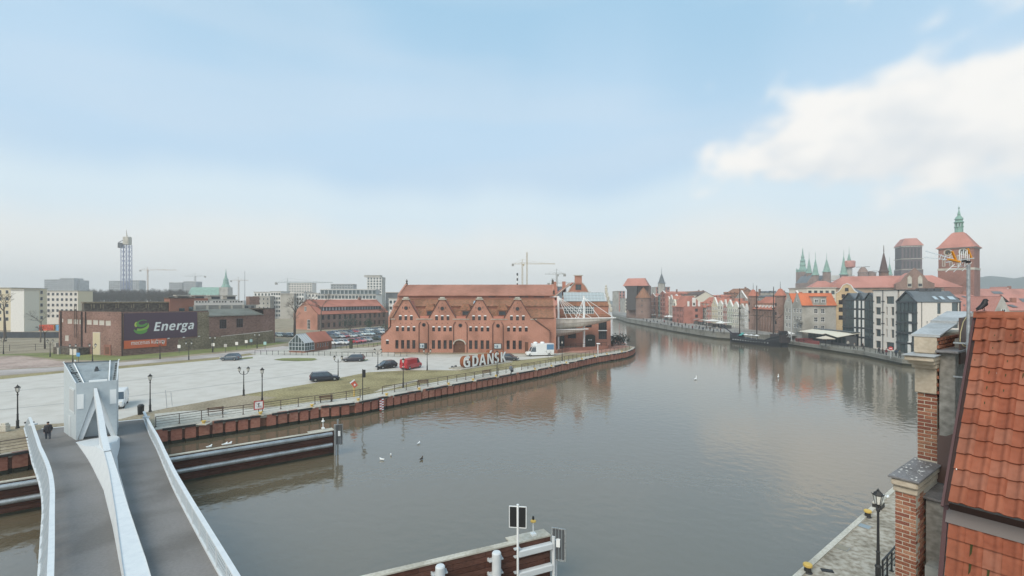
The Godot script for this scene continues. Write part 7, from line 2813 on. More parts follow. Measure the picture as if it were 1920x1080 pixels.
	b.mm(Vector3(0.6,h0+3.3,-12.4),Vector3(w - 0.6,h0+3.65,-1.4))
	part(pb,"top_floor",b)
	block("hotel_tower","white slab tower with vertical window bands behind the long flats",688,716,520,520,14,M.white,M.greyr,5,9,1.9,1.9,W.dark2,Q)
	block("hotel_roof","small raised roof storey of the white slab tower",683,713,523,516.5,8,M.greyr,M.greyr,0,0,1,1,W.plain,YP(519.5,523))
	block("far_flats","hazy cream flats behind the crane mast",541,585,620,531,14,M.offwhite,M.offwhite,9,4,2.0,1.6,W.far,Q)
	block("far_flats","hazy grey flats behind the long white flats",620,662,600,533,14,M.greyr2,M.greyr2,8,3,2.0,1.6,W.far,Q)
	block("grey_house","grey roofed house between the flats and the concert hall",723,748,250,549,10,M.slate,M.slate,0,0,1,1,W.plain,Q)
	block("white_house","small white house at the hall's left shoulder",729,744,232,560,8,M.white,M.white,2,2,1.2,1.4,W.dark2,Q)
	# church with the green roof
	var ct:=fr(V(351,560,560)*Vector3(1,0,1)+Vector3(0,Q,0),V(412,560,560)*Vector3(1,0,1)+Vector3(0,Q,0))
	th = thing("church","church with pale green roof and pointed spire in the haze","church",ct)
	b = MB.new(M.brickb)
	b.mm(Vector3(0,0,-16),Vector3(36,16.5,0))
	part(th,"wall",b)
	b = MB.new(M.copper)
	roof_x(b,Transform3D(),0,36.5,16.5,27.0,0.5,-16)
	part(th,"roof",b)
	b = MB.new(M.greyr)
	b.mm(Vector3(36,0,-12),Vector3(46,27,-2))
	part(th,"tower",b)
	b = MB.new(M.copper)
	b.lathe(P2([5.4,27.0,3.6,30.0,2.6,35.0,3.0,35.4,1.6,38.0,0.8,42.0,0.0,50.0]),8,at(41,0,-7))
	part(th,"spire",b)
	# thrill ride tower
	var rp:=V(237,560,420)
	th = thing("ride_tower","tall blue white lattice ride tower in the haze","tower",at(rp.x,Q,rp.z))
	b = MB.new(pmat("8b93ad",0.6))
	var top:=YP(459,420) - Q
	for g in [-2.5,2.5]:
		for s in [[-1,-1],[1,-1],[1,1],[-1,1]]:
			b.bar(Vector3(g+s[0]*1.3,0,s[1]*1.3),Vector3(g+s[0]*1.3,top,s[1]*1.3),0.4)
		for i in 15:
			var y0:=top*i/15.0
			var y1:=top*(i+1)/15.0
			for z in [-1.3,1.3]:
				b.bar(Vector3(g - 1.3,y0,z),Vector3(g+1.3,y1,z),0.2)
				b.bar(Vector3(g+1.3,y0,z),Vector3(g - 1.3,y1,z),0.2)
	part(th,"lattice",b)
	b = MB.new(M.pale)
	b.cham(Vector3(0.8,top+3.5,0),Vector3(5.2,7.0,4.0),0.4)
	b.tube(Vector3(0.5,top+7,0),Vector3(0,top+13,0),0.5,0.15,6)
	part(th,"head",b)
	b = MB.new(M.dgrey)
	b.cham(Vector3(-4.6,top - 0.5,0),Vector3(4.0,4.5,3.0),0.3)
	b.bar(Vector3(-7,top+2,0),Vector3(-2,top+4.5,0),0.4)
	part(th,"gondola",b)
	# cranes
	crane("pale tower crane right of the ride tower",277,506.5,640,262,331,pmat("b9a38f",0.7))
	crane("small pale crane behind the hazy tower block",366,518,640,346,386,pmat("aeb0ae",0.7))
	crane("thin crane right of the church spire",447.5,526,600,432,466,pmat("b5a99c",0.7))
	crane("grey crane behind the new flats",539.5,530,420,516,624,pmat("9aa4a3",0.7))
	crane("yellowish crane left of the pair behind the concert hall",979.5,495,420,960,1041,pmat("b3a17c",0.7))
	crane("tall yellowish crane mast right of the pair behind the concert hall",988,473,440,986,990,pmat("b3a17c",0.7))
	crane("grey crane above the gabled house behind the hall",1044,514,380,1022,1060,pmat("9a9a94",0.7))
	crane("low grey crane at the hall's right roof end",1035,531,400,1028,1078,pmat("a5a7a4",0.7))
	b = MB.new(M.dgrey)
	var mp:=V(459,560,380)
	b.tube(Vector3(0,0,0),Vector3(0,YP(508,380) - Q,0),0.22,0.1,6)
	solo("radio_mast",b,"thin radio mast behind the works' right end","mast",at(mp.x,Q,mp.z))
	mp = V(970,560,300)
	b = MB.new(M.black)
	for i in 5:
		b.use(M.black if i % 2==0 else M.whitep)
		b.tube(Vector3(0,i*1.6,0),Vector3(0,i*1.6+1.6,0),0.5,0.5,8)
	b.use(M.dgrey)
	b.tube(Vector3(0,-18,0),Vector3(0,0,0),0.3,0.3,6)
	solo("striped_chimney",b,"thin black and white striped flue above the hall roof","chimney",at(mp.x,YP(536,300),mp.z))
	block("glass_office","grey blue office block right of the hall's roof end",1045,1062,260,538,10,pmat("76828c",0.3),pmat("76828c",0.3),0,0,1,1,W.plain,Q)
	block("pink_house","pinkish house end at the hall's right finial",1036,1045,258,537,10,M.pink,M.pink,0,0,1,1,W.plain,Q)
	# fence,containers,wall at the left
	b = MB.new(pmat("3c4148",0.8))
	for i in 12:
		var a:=G(-40+i*13,633.5)
		var e:=G(-27+i*13,633.5)
		b.mm(Vector3(0,0,-0.1),Vector3(a.distance_to(e) - 0.05,2.0,0),fr(a,e))
	solo("site_fence",b,"dark panel fence before the apartment houses","fence")
	railing("park_fence","dark post fence on the grass left of the works",[G(-30,659),G(50,657.5),G(108,656)],5.5,1.7,M.iron,[0.5,1.0,1.5])
	for k in [[73,99,"c9543a","orange red container left of the works"],[88,101,"d07a3c","orange container left of the works"],[100,110,"6fa3c8","blue container left of the works"]]:
		var a:=Vector3((k[0] - CX)*172/FL,Q,-172.0)
		var e:=Vector3((k[1] - CX)*171/FL,Q,-171.0)
		b = MB.new(pmat(k[2],0.7))
		b.cham(Vector3(a.distance_to(e)/2,3.0,-1.2),Vector3(a.distance_to(e) - 0.2,2.2,2.4),0.06)
		solo("container",b,k[3],"container",fr(a,e))
	b = MB.new(M.dirt)
	b.ball(Vector3(0,0,0),Vector3(13,2.6,6),18,8)
	ground("earth_bank",b)
	(get_node("earth_bank") as Node3D).position = Vector3(-165,Q - 0.4,-172)
	# bare trees
	bare_tree("leafless tree at the left border before the beige house",G(10,640),1.9,0)
	bare_tree("leafless tree between the two nearest apartment houses",G(76,642),1.2,1)
	bare_tree("leafless shrubby tree at the works' left corner",G(84,654),0.8,2)
	bare_tree("black leafless tree right of the works",Vector3(-72.5,Q,-160),1.75,2)
	bare_tree("grey leafless tree before the grey panelled flats",Vector3(-71,Q,-178),1.9,1)
	bare_tree("grey leafless tree left of the long brick house's gable",Vector3(-80,Q,-176),1.1,1)
	bare_tree("leafless tree left of the concert hall",Vector3(-48,Q,-182),1.3,0)
	bare_tree("thin leafless tree between the long house and the hall",Vector3(-53,Q,-210),1.4,1)
	bare_tree("leafless tree behind the hall's left shoulder",Vector3(-45,Q,-196),1.2,2)
	bare_tree("tiny young tree at the right end of the lawn",G(1028,679),0.3,1)
	shrub("round_bush","large dark green bush before the long brick house","bush",Vector3(-69.5,Q,-206),Vector3(6.0,3.6,2.5),pmat("47544a",0.95),900)
	shrub("round_bush","round dark green bush right of the large one","bush",Vector3(-60.5,Q,-203),Vector3(2.6,3.2,2.2),pmat("3f5240",0.95),500)
	shrub("hedge","low green hedge behind the car park","hedge",Vector3(-53,Q,-205),Vector3(6.0,1.6,1.2),pmat("4b5a49",0.95),500)
	# the far wood behind the works,one mass of bare trees
	var wd:=MultiMesh.new()
	wd.transform_format = MultiMesh.TRANSFORM_3D
	var both:=bare_tree_mesh(77,10.0,pmat("5b564f",0.95),1.3)
	wd.mesh = both[1]
	wd.instance_count = 240
	for i in 240:
		var px:=lerpf(150,350,rng.randf())
		var d:=330.0+rng.randf()*60.0
		wd.set_instance_transform(i,Transform3D(Basis(Vector3.UP,rng.randf()*6.0)*Basis.from_scale(Vector3(1.5,2.2+0.5*rng.randf(),1.5)),Vector3((px - CX)*d/FL,Q - 2.0,-d)))
	var mi:=MultiMeshInstance3D.new()
	mi.multimesh = wd
	mi.name = "bare_woods"
	add_child(mi)
	mi.set_meta("kind","stuff")
	mi.set_meta("label","far belt of leafless trees behind the works")

func crane(label: String,px: float,top: float,d: float,jl: float,jr: float,m: Material) -> void:
	var p:=V(px,560,d)
	var th:=thing("tower_crane",label,"crane",at(p.x,Q,p.z),"construction cranes on the skyline")
	var h:=YP(top,d) - Q
	var s:=d/FL
	var w:=maxf(1.0,2.6*s*0.6)
	var b:=MB.new(m)
	for k in [[-1,-1],[1,-1],[1,1],[-1,1]]:
		b.bar(Vector3(k[0]*w/2,0,k[1]*w/2),Vector3(k[0]*w/2,h,k[1]*w/2),0.24)
	var n:=int(h/(w*1.4))
	for i in n:
		b.bar(Vector3(-w/2,h*i/n,w/2),Vector3(w/2,h*(i+1)/n,w/2),0.17)
		b.bar(Vector3(w/2,h*i/n,-w/2),Vector3(-w/2,h*(i+1)/n,-w/2),0.17)
	part(th,"mast",b)
	if jr - jl<6:
		return
	b = MB.new(m)
	var x0:=(jl - px)*s
	var x1:=(jr - px)*s
	var jh:=1.3
	b.bar(Vector3(x0,h,0),Vector3(x1,h,0),0.3)
	b.bar(Vector3(x0*0.3,h+jh,0),Vector3(x1,h+0.3,0),0.2)
	n = int((x1 - x0)/2.5)
	for i in n:
		var a:=x0+(x1 - x0)*i/n
		b.bar(Vector3(a,h,0),Vector3(a+(x1 - x0)/n*0.5,h+jh*(1.0 - 0.7*absf(a)/(x1 - x0)),0),0.14)
	b.bar(Vector3(0,h+4,0),Vector3(x1*0.7,h+0.6,0),0.1)
	b.bar(Vector3(0,h+4,0),Vector3(x0*0.8,h+0.4,0),0.1)
	part(th,"jib",b)
	b = MB.new(m)
	b.bar(Vector3(-0.4,h,0),Vector3(0,h+4.2,0),0.3)
	b.cham(Vector3(0.9,h - 0.9,0.8),Vector3(1.3,1.6,1.3),0.15)
	part(th,"cab",b)
	b = MB.new(M.conc)
	b.box(Vector3(x0*0.92 if absf(x0)<absf(x1) else x1*0.92,h - 0.8,0),Vector3(2.0,2.0,1.0))
	part(th,"counterweight",b)

# ---------------------------------------------------------------- the old town's river front
func river(px0: float,px1: float,x: float) -> Transform3D:
	return fr(Vector3(x,BQ,-x*FL/(px0 - CX)),Vector3(x,BQ,-x*FL/(px1 - CX)))
func tenement(label: String,px0: float,px1: float,x: float,eave: float,top: float,kind: String,m: Material,rm: Material,cols: int,rows: int,st: Dictionary,dep:=14.0) -> Node3D:
	var t:=river(px0,px1,x)
	var w:=x*FL/(px0 - CX) - x*FL/(px1 - CX)
	var d:=-t.origin.z - w/2
	var he:=YP(eave,d) - BQ
	var ht:=YP(top,d) - BQ
	var th:=thing("tenement_house",label,"house",t,"tenement houses on the old town quay")
	var b:=MB.new(m)
	var ol:=PackedVector2Array([Vector2(0,0),Vector2(w,0),Vector2(w,he)])
	var hg:=ht - he
	if kind=="gable":
		ol.append(Vector2(w/2,ht))
	elif kind=="step":
		for k in [[0.86,0.0],[0.86,0.35],[0.72,0.35],[0.72,0.7],[0.6,0.7],[0.6,1.0],[0.4,1.0],[0.4,0.7],[0.28,0.7],[0.28,0.35],[0.14,0.35],[0.14,0.0]]:
			ol.append(Vector2(w*k[0],he+hg*k[1]))
	elif kind=="curve":
		for k in [[0.97,0.1],[0.84,0.25],[0.78,0.5],[0.72,0.62],[0.66,0.7],[0.63,0.88],[0.5,1.0],[0.37,0.88],[0.34,0.7],[0.28,0.62],[0.22,0.5],[0.16,0.25],[0.03,0.1]]:
			ol.append(Vector2(w*k[0],he+hg*k[1]))
	ol.append(Vector2(0,he))
	b.prism(ol,Transform3D(),0.0,-0.5)
	b.mm(Vector3(0.03,0,-dep),Vector3(w - 0.03,he - 0.1,-0.5))
	if kind=="eaves":
		b.prism(P2([0.5,he - 0.1,dep,he - 0.1,dep/2,ht - 0.2]),RS(w - 0.05),0.0,-0.4)
	part(th,"wall",b)
	b = MB.new(rm)
	if kind=="eaves":
		roof_x(b,Transform3D(),-0.1,w+0.1,he - 0.1,ht,0.4,-dep - 0.3)
		for i in maxi(1,int(w/4)):
			var c:=w*(i+0.5)/maxi(1,int(w/4))
			b.use(m)
			b.mm(Vector3(c - 0.7,he+0.5,-2.6),Vector3(c+0.7,he+2.0,-0.9))
			b.use(rm)
			roof_z(b,Transform3D(),c - 0.9,c+0.9,he+1.95,he+2.7,-0.7,-3.6,0.1)
	else:
		roof_z(b,Transform3D(),0.0,w,he - 0.25,maxf(he+0.5,minf(ht - 0.5,he+w*0.85)),-0.5,-dep,0.15)
	part(th,"roof",b)
	if kind != "eaves":
		b = MB.new(M.white)
		for i in range(2,ol.size() - 1):
			b.bar(Vector3(ol[i].x,ol[i].y+0.06,-0.2),Vector3(ol[i+1].x,ol[i+1].y+0.06,-0.2),0.16,0.7,Vector3.BACK)
		part(th,"gable_coping",b)
	var fl:=he/rows
	for r in rows:
		for c in cols:
			var ww:=minf(1.5,w/cols*0.55)
			win(th,Transform3D(),Rect2(w*(c+0.5)/cols - ww/2,r*fl+fl*0.24,ww,fl*0.58),st,-0.05)
	if kind != "eaves" and hg>3.0:
		win(th,Transform3D(),Rect2(w/2 - 0.5,he+hg*0.18,1.0,1.4),st,-0.05)
	b = MB.new(M.pale)
	for r in range(1,rows):
		b.mm(Vector3(0,r*fl+0.05,0),Vector3(w,r*fl+0.2,0.1))
	part(th,"string_course",b)
	b = MB.new(M.brickb)
	b.mm(Vector3(w*0.7,he,-dep*0.6),Vector3(w*0.7+0.9,ht+0.8,-dep*0.6+0.7))
	part(th,"chimney",b)
	return th

func old_town() -> void:
	var X:=98.0
	var tl:=[
		["narrow modern brick house with blue glass strip right of the crane",1216,1231,96.0,557,550,"step",M.brick2,M.tile,2,5,W.dark],
		["slim teal glazed house between two red brick ones",1231,1238,97.0,556,551,"flat",M.copper2,M.slate,1,5,W.dark],
		["tall red brick house with plain front left of the white tenements",1238,1247.5,96.0,550,545,"gable",M.pink2,M.tile,2,6,W.brown],
		["white tenement with curved gable, first of the small white ones",1248,1256,X,562,553,"curve",M.cream,M.tile,2,5,W.white],
		["narrow grey tenement with a step gable among the small white ones",1256,1261,X,561,553,"step",M.greyr,M.tile,1,5,W.white],
		["white tenement with red dormers behind the red corner house",1261,1274,X+4,562,552,"curve",M.white,M.tile,3,5,W.brown],
		["long dark roofed tenement rising behind the red corner house",1274,1300,X+5,560,547,"eaves",M.cream,M.slate2b,4,5,W.white],
		["wide pale grey tenement right of the red corner house",1306,1325,X,576,557,"eaves",M.greyr,M.tile,5,4,W.white],
		["narrow pink tenement between the grey and the yellow one",1325,1334,X,574,561,"eaves",M.pink,M.tile,2,4,W.white],
		["pale yellow tenement with a white edged gable",1334,1346,X,574,557.5,"gable",M.ochre2,M.tile,4,4,W.white],
		["slim cream tenement with a round topped gable",1346,1355.5,X,572,564,"curve",M.cream,M.tileb,2,4,W.white],
		["narrow red tenement with a step gable",1355.5,1363,X,575,562,"step",M.pink2,M.tile,2,4,W.white],
		["pale green tenement with a pointed gable",1363,1374,X,576,562,"gable",M.palegreen,M.tile,3,4,W.white],
		["cream tenement with an arched gable behind the first mast",1374,1386,X,577,566,"curve",M.cream,M.tileb,3,4,W.white],
		["greyish tenement behind the ship's foremast",1386,1396,X,578,570,"step",M.greyr,M.tile,3,4,W.white],
		["white tenement squeezed against the brick water gate",1396,1402.5,X,582,570,"gable",M.white,M.tile,2,4,W.white]]
	for k in tl:
		tenement(k[0],k[1],k[2],k[3],k[4],k[5],k[6],k[7],k[8],k[9],k[10],k[11])
	# back rows of roofs behind the quay houses
	for k in [["red roofed house behind the quay, under the round gable",1262,1300,120.0,556,546,"eaves",M.pink,M.tileb,4,4,W.white],["brown roofed house with turret behind the yellow tenement",1352,1378,122.0,556,541,"eaves",M.brickb,M.tileb,4,4,W.white],["grey roofed house behind the cream tenements",1380,1400,118.0,560,545,"gable",M.greyr,M.tileb,4,4,W.white],["red roofed house behind the brown one",1330,1352,117.0,562,552,"eaves",M.pink,M.tile,4,4,W.white],["dark roofed house between gate and grey house",1420,1445,122.0,556,548,"eaves",M.greyr,M.slate,4,3,W.white],["orange roofed house behind the two gabled grey house",1470,1496,118.0,560,551,"eaves",M.greyr,M.tile,4,4,W.white],["grey gabled house behind the orange roofs",1486,1500,112.0,560,545,"gable",M.greyr,M.tile,3,4,W.white]]:
		tenement(k[0],k[1],k[2],k[3],k[4],k[5],k[6],k[7],k[8],k[9],k[10],k[11])
	# red corner house nearer the water
	var t:=fr(Vector3(87.3,BQ,-261),Vector3(87.3,BQ,-243.5))
	var th:=thing("corner_house","red corner house with steep tiled roof and white niches","house",t)
	var b:=MB.new(M.pink2)
	var hs:=grid([1.6,3.6,7.2,9.0,12.4,14.6],[1.2,4.2,7.2],0.9,1.5)
	hs = hs.filter(func(r: Rect2): return not (r.position.y<4.0 and absf(r.get_center().x - 8.1)<2.0))
	fac(th,b,Transform3D(),box4(17.5,9.6),hs,W.brown,0.12)
	var sT:=RS(17.5)
	fac(th,b,sT,PackedVector2Array([Vector2(0,0),Vector2(9.5,0),Vector2(9.5,9.6),Vector2(4.75,15.2),Vector2(0,9.6)]),[Rect2(5.6,1.2,1.4,1.6),Rect2(5.6,4.2,1.4,1.6),Rect2(5.6,7.2,1.4,1.6)],W.brown,0.12)
	b.quad(Vector3(0,0,-9.5),Vector3(0,0,0),Vector3(0,9.6,0),Vector3(0,9.6,-9.5))
	part(th,"wall",b)
	b = MB.new(M.tile)
	roof_x(b,Transform3D(),-0.2,17.4,9.5,15.3,0.4,-9.9)
	part(th,"roof",b)
	for k in [[1.6,9.9,1.1,2.6],[4.1,9.9,1.8,4.4],[7.0,9.9,1.1,2.6]]:
		b = MB.new(M.white)
		b.mm(Vector3(k[0],k[1],0),Vector3(k[0]+k[2],k[1]+k[3],0.12),sT)
		if k[2]>1.5:
			b.use(M.glass)
			b.mm(Vector3(k[0]+0.45,k[1]+0.5,0.12),Vector3(k[0]+1.35,k[1]+1.8,0.16),sT)
		part(th,"niche",b)
	b = MB.new(M.wood)
	b.mm(Vector3(7.2,0,0),Vector3(9.2,3.4,0.08))
	part(th,"gate",b)
	b = MB.new(M.cream)
	b.prism(P2([0.4,9.6,5.6,9.6,4.2,12.0,3.0,13.6,1.8,12.0]),Transform3D(),0.1,-0.6)
	b.use(M.glass)
	b.mm(Vector3(2.2,10.0,0.1),Vector3(3.8,11.3,0.15))
	part(th,"white_gable",b)
	# the medieval port crane
	t = fr(Vector3(76.5,UQ - 0.2,-313),Vector3(83.5,UQ - 0.2,-310))
	th = thing("port_crane","medieval wooden port crane with brick towers on the quay","building",t)
	var yq:=func(py: float) -> float: return YP(py,312.0) - BQ
	b = MB.new(pmat("4a4746",0.85))
	b.mm(Vector3(-1.4,yq.call(584),-6),Vector3(5.0,yq.call(538),1.0))
	b.prism(P2([-3.4,yq.call(538),5.0,yq.call(538),5.0,yq.call(546),-1.4,yq.call(546),-2.6,yq.call(541.5)]),Transform3D(),1.2,-6.2)
	part(th,"timber_hoist",b)
	b = MB.new(M.tilep)
	hip(b,Transform3D(),-4.0,12.2,1.6,-9.0,yq.call(539),yq.call(524.5),2.6,3.4)
	part(th,"roof",b)
	b = MB.new(M.brickb)
	b.lathe(P2([5.0,0,4.8,yq.call(561)]),18,at(9.0,0,0.0))
	b.lathe(P2([4.6,0,4.4,yq.call(561)]),18,at(1.5,0,-7.0))
	b.mm(Vector3(5.0,0,-10),Vector3(12.5,yq.call(538.5),-3))
	part(th,"brick_tower",b)
	b = MB.new(M.tileb)
	b.lathe(P2([5.3,yq.call(561.5),0.0,yq.call(541)]),18,at(9.0,0,0.0))
	part(th,"cone_roof",b)
	b = MB.new(M.dgrey)
	for y in [4.0,8.0,11.0]:
		b.mm(Vector3(8.4,y,4.6),Vector3(9.1,y+1.0,5.0))
	part(th,"loophole",b)
	# houses beyond the crane
	block("far_waterfront_house","hazy narrow house left of the port crane",1160.5,1172,470,546,30,M.pink,M.greyr,2,5,1.8,2.2,W.far,BQ)
	block("far_waterfront_house","hazy white house behind the port crane's foot",1172,1182,440,560,20,M.cream,M.greyr,2,4,1.8,2.2,W.far,BQ)
	# brick water gate with two round towers
	t = river(1404,1468,98.0)
	var w:=98.0*FL/(1404 - CX) - 98.0*FL/(1468 - CX)
	th = thing("water_gate","brown brick water gate with two octagonal towers and tiled roof","building",Transform3D(t.basis*Basis.from_scale(Vector3(1,0.745,1)),t.origin))
	b = MB.new(M.brickb)
	b.mm(Vector3(2.2,0,-12),Vector3(w - 2.2,13.0,0.0))
	part(th,"wall",b)
	for i in 9:
		b = MB.new(M.brickb)
		b.cham(Vector3(4.5+i*(w - 9.0)/8.0,6.0,0.25),Vector3(0.9,12.0,0.6),0.1)
		part(th,"buttress",b)
	b = MB.new(M.pale)
	for i in 8:
		b.mm(Vector3(5.3+i*(w - 9.0)/8.0,3.0,0.0),Vector3(6.2+i*(w - 9.0)/8.0,11.0,0.05))
	part(th,"plaster_panel",b)
	b = MB.new(M.tile)
	roof_x(b,Transform3D(),2.0,w - 2.0,13.0,19.6,0.6,-12.6)
	part(th,"roof",b)
	for i in 7:
		b = MB.new(M.white)
		var x:=5.0+i*(w - 10.0)/6.0
		b.mm(Vector3(x - 0.5,13.2,-2.4),Vector3(x+0.5,15.4,-0.3))
		b.use(M.tileb)
		slab(b,Vector3(x - 0.7,15.4,0.0),Vector3(x+0.7,15.4,0.0),Vector3(x+0.7,16.6,-3.6),Vector3(x - 0.7,16.6,-3.6),0.1)
		part(th,"dormer",b)
	for x in [2.6,w - 2.6]:
		b = MB.new(M.brickb)
		b.lathe(P2([1.75,0,1.7,19.3,1.95,19.5,1.95,20.0]),8,at(x,0,-0.5),false)
		var tw:=part(th,"tower",b)
		b = MB.new(M.tile)
		b.lathe(P2([2.2,20.0,1.3,21.9,0.7,23.2,0.0,23.7]),8,at(x,0,-0.5),false)
		b.use(M.iron)
		b.tube(Vector3(x,23.6,-0.5),Vector3(x,27,-0.5),0.1,0.04,5)
		part(tw,"spire",b)
		b = MB.new(M.glass)
		for k in 3:
			b.mm(Vector3(x - 0.35,6.0+k*4.5,1.05),Vector3(x+0.35,7.4+k*4.5,1.25))
		part(tw,"slit_window",b)
	# grey house with two gables and orange roof
	X = 96.0
	var dl:=X*FL/(1470 - CX)
	var dr:=X*FL/(1504 - CX)
	t = river(1470,1504,X)
	w = dl - dr
	th = thing("grey_corner_house","grey rendered house with two gables and bright orange roof","house",t)
	b = MB.new(M.greyr)
	var he:=YP(573,dr) - BQ
	var ha:=YP(548,(dl+dr)/2) - BQ
	var fo:=PackedVector2Array([Vector2(0,0),Vector2(w,0),Vector2(w,he),Vector2(w*0.73,ha),Vector2(w*0.5,he+0.4),Vector2(w*0.25,ha),Vector2(0,he)])
	var hl:=grid([w*0.14,w*0.3,w*0.58,w*0.74,w*0.9],[he - 2.4,he - 5.0,he - 7.6],1.2,1.4)
	hl.append_array([Rect2(w*0.21,he+1.2,0.9,1.3),Rect2(w*0.69,he+1.2,0.9,1.3)])
	var ws:={id = "grey4",f = M.winw,g = M.glass,nx = 2,ny = 2,fw = 0.13}
	fac(th,b,Transform3D(),fo,hl,ws,0.14)
	var sd:=11.2
	var sh:=grid([4.6,6.9],[he - 2.6,he - 5.4,he - 8.2],1.35,1.6)
	fac(th,b,RS(w),box4(sd,he),sh,ws,0.14)
	b.mm(Vector3(0.1,0,-sd),Vector3(w*0.5,he - 0.2,-sd+1.0))
	part(th,"wall",b)
	b = MB.new(M.tileo)
	var rh:=ha - 0.3
	slab(b,Vector3(w+0.25,he - 0.1,0.2),Vector3(w+0.25,he - 0.1,-sd - 0.3),Vector3(w*0.73,rh,-sd - 0.3),Vector3(w*0.73,rh,-0.3),0.15)
	slab(b,Vector3(w*0.5,he+0.3,-sd),Vector3(w*0.5,he+0.3,-0.3),Vector3(w*0.73,rh,-0.3),Vector3(w*0.73,rh,-sd),0.15)
	slab(b,Vector3(w*0.5,he+0.3,-0.3),Vector3(w*0.5,he+0.3,-sd),Vector3(w*0.25,rh,-sd),Vector3(w*0.25,rh,-0.3),0.15)
	slab(b,Vector3(-0.1,he - 0.1,-sd),Vector3(-0.1,he - 0.1,-0.3),Vector3(w*0.25,rh,-0.3),Vector3(w*0.25,rh,-sd),0.15)
	part(th,"roof",b)
	b = MB.new(M.greyr)
	b.mm(Vector3(3.6,he,-4.0),Vector3(8.0,he+2.9,0.06),RS(w))
	var dm:=part(th,"roof_dormer",b)
	for x in [4.6,6.9]:
		win(th,RS(w),Rect2(x - 0.65,he+0.9,1.3,1.2),ws,-0.12)
	b = MB.new(M.dgrey)
	b.mm(Vector3(3.4,he+2.9,-4.2),Vector3(8.2,he+3.05,0.3),RS(w))
	b.mm(Vector3(-0.3,he - 0.12,0.02),Vector3(sd+0.2,he+0.02,0.4),RS(w))
	part(th,"gutter",b)
	b = MB.new(M.conc)
	for k in [[9.3,he - 5.6],[9.3,he - 8.6]]:
		b.mm(Vector3(w - 2.4,k[1],0),Vector3(w+0.9,k[1]+0.25,1.2))
		b.mm(Vector3(w - 2.4,k[1]+0.25,1.12),Vector3(w+0.9,k[1]+1.0,1.2))
	part(th,"balcony",b)
	# ochre baroque gable and the white house beyond it
	var og:=fr(V(1568,560,172)*Vector3(1,0,1)+Vector3(0,BQ,0),V(1602,560,168)*Vector3(1,0,1)+Vector3(0,BQ,0))
	th = thing("ochre_house","ochre house with a curved white edged gable beside the glass building","house",og)
	b = MB.new(M.ochre)
	var q:=func(py: float) -> float: return YP(py,170.0) - BQ
	var oc:=PackedVector2Array([Vector2(0,0),Vector2(6.4,0),Vector2(6.4,q.call(549)),Vector2(5.6,q.call(546)),Vector2(5.0,q.call(541)),Vector2(4.4,q.call(535)),Vector2(3.2,q.call(531.5)),Vector2(2.0,q.call(535)),Vector2(1.4,q.call(541)),Vector2(0.8,q.call(546)),Vector2(0,q.call(549))])
	fac(th,b,Transform3D(),oc,[Rect2(2.6,q.call(546.5),1.1,1.3),Rect2(1.6,q.call(559),1.1,1.4),Rect2(0.7,q.call(571),1.2,1.6),Rect2(0.7,q.call(585),1.2,1.6),Rect2(0.7,q.call(600),1.2,1.6)],W.brown,0.15)
	b.mm(Vector3(0,0,-11),Vector3(6.4,q.call(550),-0.5))
	part(th,"wall",b)
	b = MB.new(M.white)
	for i in range(2,oc.size() - 1):
		b.bar(Vector3(oc[i].x,oc[i].y,-0.1),Vector3(oc[i+1].x,oc[i+1].y,-0.1),0.22,0.6,Vector3.BACK)
	part(th,"gable_coping",b)
	b = MB.new(M.slate)
	roof_z(b,Transform3D(),-0.3,6.7,q.call(550),q.call(540),-0.5,-11)
	part(th,"roof",b)
	block("white_flat_house","white flat topped house behind the orange roof",1513,1567,186,540.5,12,M.cream,M.cream,5,3,1.2,1.4,W.dark2,BQ)
	# modern building: glass gables,pale stone middle,glass end and pale long side
	glass_building()
	# restaurants under the grey house
	var rt:=river(1504,1574,94.5)
	w = 94.5*FL/(1504 - CX) - 94.5*FL/(1574 - CX)
	th = thing("restaurant_pavilion","low quayside restaurant with white awning roof and red planters","pavilion",rt)
	b = MB.new(M.dgrey)
	b.mm(Vector3(0,0,-5),Vector3(w,2.9,-2.0))
	part(th,"wall",b)
	b = MB.new(M.glassg)
	for i in 10:
		b.mm(Vector3(0.5+i*w/10.2,0.8,-2.0),Vector3(0.2+(i+0.9)*w/10.2,2.6,-1.93))
	part(th,"glazing",b)
	b = MB.new(M.cream)
	slab(b,Vector3(-1,3.1,0.6),Vector3(w*0.62,3.1,0.6),Vector3(w*0.62,3.9,-4),Vector3(-1,3.9,-4),0.12)
	slab(b,Vector3(w*0.66,3.5,0.4),Vector3(w,2.7,0.6),Vector3(w,3.9,-6),Vector3(w*0.66,4.0,-6),0.12)
	part(th,"awning",b)
	b = MB.new(M.slate)
	b.mm(Vector3(-0.5,3.95,-6),Vector3(w,4.15,-3.8))
	part(th,"roof",b)
	b = MB.new(pmat("8a4a48",0.9))
	b.mm(Vector3(2.2,0,3.2),Vector3(w - 4.0,1.15,3.5))
	b.mm(Vector3(2.2,0,-2.0),Vector3(2.45,1.1,3.2))
	part(th,"red_planter_wall",b)
	for k in [["square beige parasol before the low restaurant",1548,634,3.4,2.7,"c9bfae",4],["white parasol beside the pirate ship's stern",1477,622,3.0,2.6,"e4e2dc",8],["white parasol behind the ship's bow railing",1352,606,3.2,2.7,"e8e6e0",8],["wide white awning parasol on the quay before the yellow tenement",1336,604,6.0,3.2,"dad8d2",4],["white parasol below the red corner house",1255,592,4.5,2.8,"e8e8e4",4]]:
		var ly:=UQ if k[1]<1440 else BQ
		var p:=G(k[1],k[2]+(10.0 if k[1]<1400 else 16.0),ly)
		var pt:=thing("parasol",k[0],"parasol",at(p.x,ly,p.z),"parasols on the old town quay")
		b = MB.new(M.iron)
		b.tube(Vector3.ZERO,Vector3(0,k[4]+0.4,0),0.05)
		part(pt,"pole",b)
		b = MB.new(pmat(k[5],0.9))
